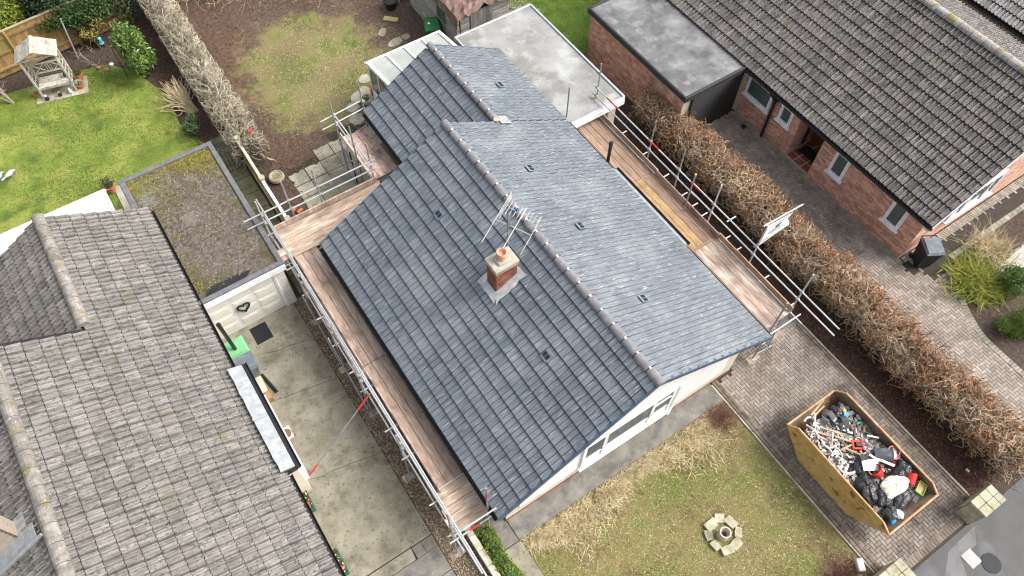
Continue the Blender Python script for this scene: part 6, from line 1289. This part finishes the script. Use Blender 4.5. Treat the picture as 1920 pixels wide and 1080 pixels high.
def pillar(x0, x1, y0, y1, z, label, seed):
    o = thing('gate_pillar', label, 'pillar', ((x0+x1)/2, (y0+y1)/2, 0), 'stone gate pillars'); q = MB(); q.b(x0+.02, x1-.02, y0+.02, y1-.02, 0, z-.02); q.build('core', m_joint, o); R = random.Random(seed); zz = 0
    while zz < z-.05:
        h = min(R.choice((.12, .16, .2)), z-zz)
        for (ax, a, b_, c0, c1) in ((0, x0, x1, y0, y0), (0, x0, x1, y1, y1), (1, y0, y1, x0, x0), (1, y0, y1, x1, x1)):
            s = a
            while s < b_-.02:
                e_ = min(s+R.uniform(.18, .38), b_)
                if b_-e_ < .08: e_ = b_
                q = MB(); t = .03
                if ax == 0: q.cb(s+.004, e_-.004, c0-(t if c0 == y0 else -.0), c0+(t if c0 == y1 else 0), zz+.004, zz+h-.004, .008)
                else: q.cb(c0-(t if c0 == x0 else 0), c0+(t if c0 == x1 else 0), s+.004, e_-.004, zz+.004, zz+h-.004, .008)
                q.build('stone', m_stone, o); s = e_
        zz += h
    x = x0-.04
    while x < x1:
        e_ = min(x+R.uniform(.22, .34), x1+.04); e_ = x1+.04 if x1+.04-e_ < .1 else e_
        for ya, yb in ((y0-.04, (y0+y1)/2), ((y0+y1)/2, y1+.04)): q = MB(); q.cb(x+.004, e_-.004, ya+.004, yb-.004, z-.02, z+.05+R.uniform(-.006, .006), .012); q.build('cap_stone', m_stone, o)
        x = e_
pillar(13.0, 13.75, -2.62, -2.2, .85, 'buff stone gate pillar at the hedge end of the skip driveway', 1); pillar(9.6, 10.35, -2.62, -2.15, .8, 'buff stone gate pillar at the lawn end of the skip driveway', 2)
q = MB(); q.cb(-.16, .16, -.09, .09, 0, .2, .02, RZ(9.75, -1.75, .01, 60)); q.build('white_block', plain('white stone', (.68, .67, .63)), label='white block beside the driveway edging near the lawn pillar', cat='block')
q = MB(); q.lathe([(.14, 0), (.15, .02), (.1, .05), (.01, .055)], (9.55, -1.95, .01), 9, Matrix.Diagonal((1, .5, 1, 1))); q.build('pale_stone', m_stone, label='flat pale stone behind the white block', cat='stone')
mh = thing('road_cover', 'square concrete surround with small metal cover in the wet road', 'cover', (12.35, -3.25, 0)); q = MB(); q.cb(12.17, 12.53, -3.45, -3.05, 0, .024, .006); q.build('surround', mat('pale concrete surround', [(.4, .39, .36), (.52, .51, .47)]), mh); q = MB(); q.cb(12.28, 12.42, -3.33, -3.19, .024, .03, .003); q.build('lid', m_coup, mh)
q = MB(); q.lathe([(.26, 0), (.25, .01), (.2, .012)], (12.68, -3.62, .012), 20, jit=.08, rng=rnd); q.build('tar_patch', plain('fresh tar', (.03, .03, .033), rough=.7), label='dark round tar patch beside the road cover', cat='patch')
q = MB(); q.lathe([(.035, 0), (.035, .1)], (14.15, -1.6, .05), 8, Matrix.Rotation(rad(90), 4, 'X')); q.build('cup', m_white, label='white paper cup lying under the hedge near the gate pillar', cat='cup')
# ================================================================ the skip and its load
SK = thing('skip', 'yellow builders skip full of mixed rubbish on the block driveway', 'skip', (11.36, .2, 0))
m_skip = mat('chipped yellow skip paint', [(.38, .23, .07), (.53, .35, .12), (.6, .44, .19)], scale=2.2, detail=8, rough=.55, rnd=.04, bump=.3, over=[((.13, .06, .03), 3.2, .57, .66, .8), ((.45, .05, .03), 1.6, .66, .7, .6, (1, .5, 2)), ((.42, .36, .22), 5, .6, .7, .4)])
m_skin = mat('rusty skip inside', [(.10, .065, .045), (.18, .12, .085), (.27, .2, .15)], scale=3, detail=8, rough=.75, rnd=.04, over=[((.36, .32, .27), 4, .6, .68, .6)])
XA, XB = 10.45, 12.27; ZT = 1.3
side = [(-.62, .05), (1.15, .05), (1.98, .95), (1.7, ZT), (-1.27, ZT), (-1.56, 1.08)]
def plate(x0, x1, m, name):
    n = len(side); q = MB(); q.add([(x0, y, z) for y, z in side]+[(x1, y, z) for y, z in side], [tuple(range(n)), tuple(range(2*n-1, n-1, -1))]+[(i, i+n, (i+1) % n+n, (i+1) % n) for i in range(n)]); q.build(name, m, SK)
plate(XA, XA+.012, m_skip, 'side_plate'); plate(XB-.012, XB, m_skip, 'side_plate'); plate(XA+.013, XA+.02, m_skin, 'side_lining'); plate(XB-.02, XB-.013, m_skin, 'side_lining')
def slab3(y0, z0, y1, z1, m, name, t=.012):
    d = Vector((0, y1-y0, z1-z0)); nn = Vector((0, -d.z, d.y)).normalized()*t; q = MB(); q.ob((XA+.012, y0, z0), (XB-XA-.024, 0, 0), d, nn); q.build(name, m, SK)
slab3(-.62, .05, 1.15, .05, m_skin, 'floor_plate'); slab3(1.15, .05, 1.98, .95, m_skin, 'end_plate'); slab3(-.62, .05, -1.56, 1.08, m_skin, 'end_plate', -.012)
slab3(1.17, .04, 2.0, .94, m_skip, 'end_skin', -.01); slab3(-.64, .04, -1.58, 1.07, m_skip, 'end_skin', .01)
m_rim = mat('worn orange rim', [(.4, .2, .08), (.55, .33, .16), (.6, .45, .3)], scale=6, rough=.6, rnd=.05)
for x in (XA, XB):
    q = MB(); q.tube([(x, 1.98, .95), (x, 1.7, ZT), (x, -1.27, ZT), (x, -1.56, 1.08)], .028, 8); q.build('rim', m_rim, SK)
for y, z in ((1.98, .95), (-1.56, 1.08)): q = MB(); q.tube([(XA, y, z), (XB, y, z)], .03, 8); q.build('end_rim', m_rim, SK)
for x, s in ((XA, -1), (XB, 1)):
    q = MB(); q.ob((x, -1.35, 1.06), (s*.05, 0, 0), (0, 3.15, 0), (0, 0, .1)); q.build('side_channel', m_skip, SK)
    q = MB(); q.ob((x, -1.3, 1.02), (s*.03, 0, 0), (0, 3.05, 0), (0, 0, .035)); q.build('rust_rail', mat('rust streak', [(.12, .05, .03), (.22, .1, .05)]), SK)
    for y in (-.45, .95): q = MB(); q.tube([(x, y, .75), (x+s*.12, y, .75)], .035, 8); q.build('lifting_lug', m_skip, SK)
_before = set(bpy.data.objects)
# rubble bed
m_rub = mat('grey rubble', [(.12, .11, .1), (.32, .3, .275), (.52, .49, .45)], scale=12, rnd=.5, bump=.2)
R = random.Random(12); q = MB(); q.prism([(10.5, -1.2), (12.22, -1.2), (12.22, 1.6), (10.5, 1.6)], .3, .72)
for k in range(900):
    x, y = R.uniform(10.55, 12.2), R.uniform(-1.25, 1.62); lim = 1 if y < 1.2 else .8; q.cur = R.random(); sx, sy, sz = R.uniform(.02, .09), R.uniform(.02, .06), R.uniform(.008, .03)
    M = Matrix.Translation((x, y, .7+R.uniform(0, .12)+.06*math.sin(x*5)*math.sin(y*4))) @ Matrix.Rotation(R.uniform(0, 6.3), 4, 'Z') @ Matrix.Rotation(R.uniform(-.7, .7), 4, 'X') @ Matrix.Rotation(R.uniform(-.5, .5), 4, 'Y'); q.cb(-sx, sx, -sy, sy, -sz, sz, .004, M)
q.build('rubble', m_rub, label='grey broken tile and rubble filling the skip', cat='rubble', kind='stuff')
q = MB()
for k in range(170):
    x, y = R.uniform(10.55, 11.9), R.uniform(-.5, 1.65); q.cur = R.random(); M = Matrix.Translation((x, y, .8+R.uniform(0, .08))) @ Matrix.Rotation(R.uniform(0, 6.3), 4, 'Z') @ Matrix.Rotation(R.uniform(-.6, .6), 4, 'X'); q.cb(-R.uniform(.02, .1), .05, -R.uniform(.012, .05), .02, -.008, .008, .003, M)
q.build('white_scraps', mat('white scrap', [(.38, .36, .33), (.62, .6, .57)], scale=9, rnd=.35), label='white plastic and plaster scraps strewn in the skip', cat='scraps', kind='stuff')
m_bag = mat('black bin bag', [(.012, .012, .014), (.03, .031, .035), (.06, .062, .068)], scale=6, rough=.3, spec=.6, rnd=.2, bump=.9, bscale=9, bdist=.05)
def bag(x, y, z, rx, ry, rz, a, label, m, seed, name='bin_bag'):
    R = np.random.RandomState(seed); n, k = 20, 12; vs = []; M = RZ(x, y, z, a)
    ph = R.uniform(0, 6.28, 12)
    for i in range(k+1):
        t = math.pi*i/k
        for j in range(n):
            p = 2*math.pi*j/n; f = 1+.10*math.sin(3*p+ph[0]+t*2)+.07*math.sin(5*p+ph[1]-t*3)+.06*math.sin(9*p+ph[2])*math.sin(t*4+ph[3])+R.uniform(-.05, .05)
            vs.append(M @ Vector((rx*math.sin(t)*math.cos(p)*f, ry*math.sin(t)*math.sin(p)*f, rz*math.cos(t)*(1+.1*math.sin(4*p+ph[4])))))
    q = MB(); q.add(vs, [(i*n+j, i*n+(j+1) % n, (i+1)*n+(j+1) % n, (i+1)*n+j) for i in range(k) for j in range(n)])
    return q.build(name, m, smooth=False, label=label, cat='bag')
bag(10.86, -.42, .88, .26, .38, .2, -25, 'shiny black bin bag against the near side of the skip', m_bag, 1)
bag(11.97, -.62, .92, .34, .22, .17, 10, 'black bin bag against the far side wall of the skip', m_bag, 2)
bag(11.06, -.84, .86, .26, .24, .16, 40, 'black bin bag below the cream sack', m_bag, 3)
bag(11.42, -1.12, .86, .3, .2, .14, 5, 'crumpled black bag at the front of the skip', m_bag, 4)
bag(10.9, -1.2, .86, .2, .2, .14, 70, 'small black bag in the front near corner of the skip', m_bag, 5)
bag(11.2, .03, .86, .26, .2, .1, -30, 'torn black plastic under the white panel', m_bag, 6)
bag(11.8, 1.5, .82, .16, .2, .12, 0, 'black bag in the back corner of the skip', m_bag, 7)
bag(11.46, -.78, .98, .42, .25, .13, -8, 'large cream sack lying across the skip load', mat('cream sack', [(.5, .44, .3), (.68, .63, .5), (.78, .76, .7)], scale=3, rough=.6, bump=.7, bscale=9, bdist=.04, rnd=0), 8, 'sack')
bag(11.06, -1.34, .86, .11, .14, .09, 20, 'white plastic bag at the front of the skip', m_white, 9)
bag(10.84, -1.38, .85, .12, .06, .06, 10, 'bright blue plastic bag at the front corner of the skip', mat('bright blue plastic', [(.02, .2, .5), (.04, .3, .65)], rough=.4), 10)
bag(12.15, -.48, .9, .1, .12, .09, 0, 'pale crumpled packaging behind the black bag', m_sage if False else plain('pale packaging', (.6, .6, .56)), 11)
m_redp = mat('red plastic', [(.48, .02, .015), (.62, .04, .03)], rough=.4, spec=.4, rnd=.06, bump=.05)
def bucket(x, y, z, r, h, tilt, a, label, m, fill=None):
    o = thing('bucket', label, 'bucket', (x, y, z)); M = RZ(x, y, z, a) @ Matrix.Rotation(rad(tilt), 4, 'X'); q = MB(); q.lathe([(r*.72, 0), (r, h), (r*1.07, h), (r*1.07, h+.02), (r*.95, h+.02), (r*.68, .02), (.005, .02)], (0, 0, 0), 20, M); q.build('shell', m, o)
    q = MB(); q.tube([M @ Vector((r*math.cos(t), -.25*r*math.sin(t)-r*.9*math.sin(t)*.2, h+r*.9*math.sin(t))) for t in np.linspace(0, math.pi, 10)], .006, 5); q.build('handle', m_galv, o)
    if fill: q = MB(); q.lathe([(r*.88, h*.8), (r*.5, h*.88), (.01, h*.9)], (0, 0, 0), 12, M, .15, R); q.build('contents', fill, o)
bucket(12.08, -.12, .82, .17, .22, 12, 20, 'round red bucket holding white rubbish beside the black drum', m_redp, m_white)
bucket(11.86, -.98, .92, .15, .26, 75, 130, 'tipped red bucket near the cardboard box', m_redp)
bucket(11.42, -.36, .86, .18, .2, 55, 200, 'red trug under the cream sack', m_redp); bucket(11.88, -.3, .82, .13, .14, 60, 60, 'small crushed red tub between the bucket and black bag', m_redp)
bucket(11.72, .1, .88, .2, .42, 80, -40+90, 'large dark grey drum lying in the skip', mat('dusty grey drum', [(.06, .07, .075), (.12, .13, .14), (.22, .23, .24)], scale=7, rough=.55))
mc = thing('red_tool', 'red metal tool frame beside the grey drum', 'tool', (11.52, .52, .85)); M = RZ(11.52, .52, .85, -35)
for bx in ((-.16, .16, -.13, -.07, 0, .1), (-.16, .16, .07, .13, 0, .1), (-.16, -.1, -.13, .13, .02, .12), (.1, .16, -.13, .13, .02, .12)): q = MB(); q.cb(*bx, .01, M); q.build('frame_bar', m_redp, mc)
q = MB(); q.cb(-.06, .12, -.06, .06, .06, .14, .01, M); q.build('label_plate', m_black, mc); q = MB(); q.tube([M @ Vector((-.16, 0, .08)), M @ Vector((-.3, -.05, .1))], .02, 6); q.build('grip', m_redp, mc)
def slabthing(name, x, y, z, sx, sy, sz, a, tx, ty, m, label, cat):
    q = MB(); q.cb(-sx/2, sx/2, -sy/2, sy/2, 0, sz, min(.008, sz*.3), RZ(x, y, z, a) @ Matrix.Rotation(rad(tx), 4, 'X') @ Matrix.Rotation(rad(ty), 4, 'Y')); q.build(name, m, label=label, cat=cat)
slabthing('white_panel_board', 11.36, -.05, .97, .46, .3, .02, -32, 6, 8, m_white, 'flat white panel lying on black plastic in the middle of the skip', 'panel')
slabthing('timber_block', 11.34, .2, .9, .24, .16, .14, -20, 5, 8, wood('charred block', (.05, .045, .04)), 'dark square timber block behind the white panel', 'block')
slabthing('white_plank', 11.74, -.2, .96, .5, .08, .03, 115, 4, 10, m_white, 'white plank leaning beside the red tub', 'plank')
slabthing('white_plank', 11.6, .03, .95, .28, .07, .03, 105, 0, 5, m_white, 'short white plank above the white panel', 'plank')
slabthing('white_strip', 12.05, .45, .9, .3, .05, .02, 130, 0, 8, m_white, 'white strip by the far wall behind the drum', 'strip')
m_bat = wood('pinkish batten', (.5, .37, .29))
for k, (x, y, L_2, a_, lab) in enumerate(((10.84, 1.27, .5, 118, 'pale batten nearest the near side of the skip'), (10.98, 1.25, .42, 122, 'pale batten second from the near side of the skip'), (11.22, 1.2, .6, 125, 'long pale batten in the middle of the skip'), (11.33, .82, .5, 125, 'tan batten pointing at the red tool'), (11.2, .64, .34, 170, 'short tan batten lying across others'), (11.26, .46, .4, 118, 'tan batten in front of the red tool'), (11.05, 1.0, .4, 40, 'batten lying crosswise in the back half of the skip'), (11.35, 1.86, .62, 12, 'thin timber stick resting on the back end of the skip'), (11.3, 1.76, .55, 8, 'second timber stick along the back end of the skip'))):
    slabthing('batten', x, y, (.9+.01*k) if k < 7 else 1.0-.06*(k-7), L_2, .05, .03, a_, R.uniform(-8, 8), R.uniform(-6, 10) if k < 7 else 0, m_bat if k < 3 or k == 6 else wood('tan batten', (.42, .29, .17)), lab, 'batten')
m_grf = mat('grey felt strip', [(.06, .062, .065), (.11, .112, .115)], scale=7, rnd=.15, bump=.4)
for k, (x, y, a_, L_2, lab) in enumerate(((11.56, 1.42, 105, .6, 'curled grey felt strip at the back of the skip'), (11.74, 1.18, 70, .42, 'grey felt strip folded beside the blue box'), (11.32, 1.5, 20, .34, 'dark felt offcut behind the battens'))):
    n = 10; M = RZ(x, y, .86, a_); v1 = []; 
    for i in range(n+1): t = i/n-.5; zz = .06*math.sin(t*7+k)+.06; v1 += [M @ Vector((t*L_2, -.09, zz)), M @ Vector((t*L_2, .09, zz+.02*math.sin(t*9)))]
    v1 += [p-Vector((0, 0, .006)) for p in v1]; N2 = 2*(n+1); q = MB(); q.add(v1, [(2*i, 2*i+2, 2*i+3, 2*i+1) for i in range(n)]+[(N2+2*i+1, N2+2*i+3, N2+2*i+2, N2+2*i) for i in range(n)]); q.build('felt_strip', m_grf, label=lab, cat='felt')
for k, (x, y, lab) in enumerate(((10.98, 1.58, 'tangle of white plastic trim in the back near corner of the skip'), (10.92, .78, 'tangle of white plastic trim in front of the battens'), (10.8, .25, 'tangle of white plastic trim along the near side of the skip'))):
    Rk = random.Random(30+k); o = thing('plastic_offcuts', lab, 'offcuts', (x, y, .86))
    for j in range(6):
        a_ = Rk.uniform(0, 6.28); c_ = Vector((x+Rk.uniform(-.16, .16), y+Rk.uniform(-.2, .2), .88+j*.012)); L2 = Rk.uniform(.12, .26); bend = Rk.uniform(-1.2, 1.2); pts = []
        for i in range(8): t = (i/7-.5); aa = a_+bend*t; pts.append(c_+Vector((math.cos(aa)*t*2*L2, math.sin(aa)*t*2*L2, .05*math.sin(t*5+j))))
        q = MB(); q.tube(pts, Rk.uniform(.012, .03), 6); q.build('strip', plain('off white plastic', (.7, .69, .66), rnd=.15), o)
cb_ = thing('cardboard_box', 'open cardboard box with green edge in the front far corner of the skip', 'box', (12.02, -1.2, .85)); M = RZ(12.02, -1.2, .88, 20) @ Matrix.Rotation(rad(10), 4, 'X'); m_card = plain('cardboard', (.4, .27, .15)); m_lime = plain('lime printed card', (.25, .5, .05))
q = MB(); q.cb(-.16, .16, -.1, .1, 0, .012, .002, M); q.build('base', m_card, cb_)
for bx in ((-.165, .165, -.11, -.1, 0, .07), (-.165, .165, .1, .11, 0, .07), (-.17, -.16, -.1, .1, 0, .07), (.16, .17, -.1, .1, 0, .07)): q = MB(); q.cb(*bx, .002, M); q.build('side', m_lime, cb_)
slabthing('carton', 11.9, 1.28, .86, .22, .13, .05, 35, 8, 5, mat('blue and white carton', [(.03, .25, .55), (.1, .4, .7), (.8, .8, .8)], scale=5, rnd=0), 'blue and white carton near the back far corner of the skip', 'carton')
slabthing('carton', 11.97, 1.4, .87, .1, .09, .05, 10, 0, 0, plain('yellow card', (.6, .42, .12)), 'small yellow carton behind the blue one', 'carton')
slabthing('green_tray', 12.05, .93, .86, .16, .06, .03, -15, 0, 8, plain('green plastic tray', (.04, .4, .16)), 'small green plastic tray by the far wall of the skip', 'tray')
slabthing('roof_tile_piece', 11.8, -1.3, .84, .36, .12, .02, 15, 8, 0, m_grf, 'long grey slate piece in front of the cardboard box', 'tile'); slabthing('purple_packet', 12.1, -.32, .9, .1, .06, .04, 50, 0, 10, plain('purple packet', (.18, .02, .12)), 'small purple packet behind the red tub', 'packet')
for k, (x, y, lab) in enumerate(((11.95, .85, 'brown clay fragment by the green tray'), (12.02, .72, 'brown clay fragment nearest the far wall'), (11.8, .95, 'brown clay fragment beside the grey felt'))): slabthing('clay_fragment', x, y, .83, .16, .07, .05, 30*k, 10, 5, mat('brown clay', [(.16, .09, .06), (.28, .18, .13)]), lab, 'fragment')

for o in bpy.data.objects:                       # the load heaps up close to the rim
    if o not in _before and o.parent is None: o.matrix_basis = Matrix.Translation((0, 0, .2)) @ o.matrix_basis
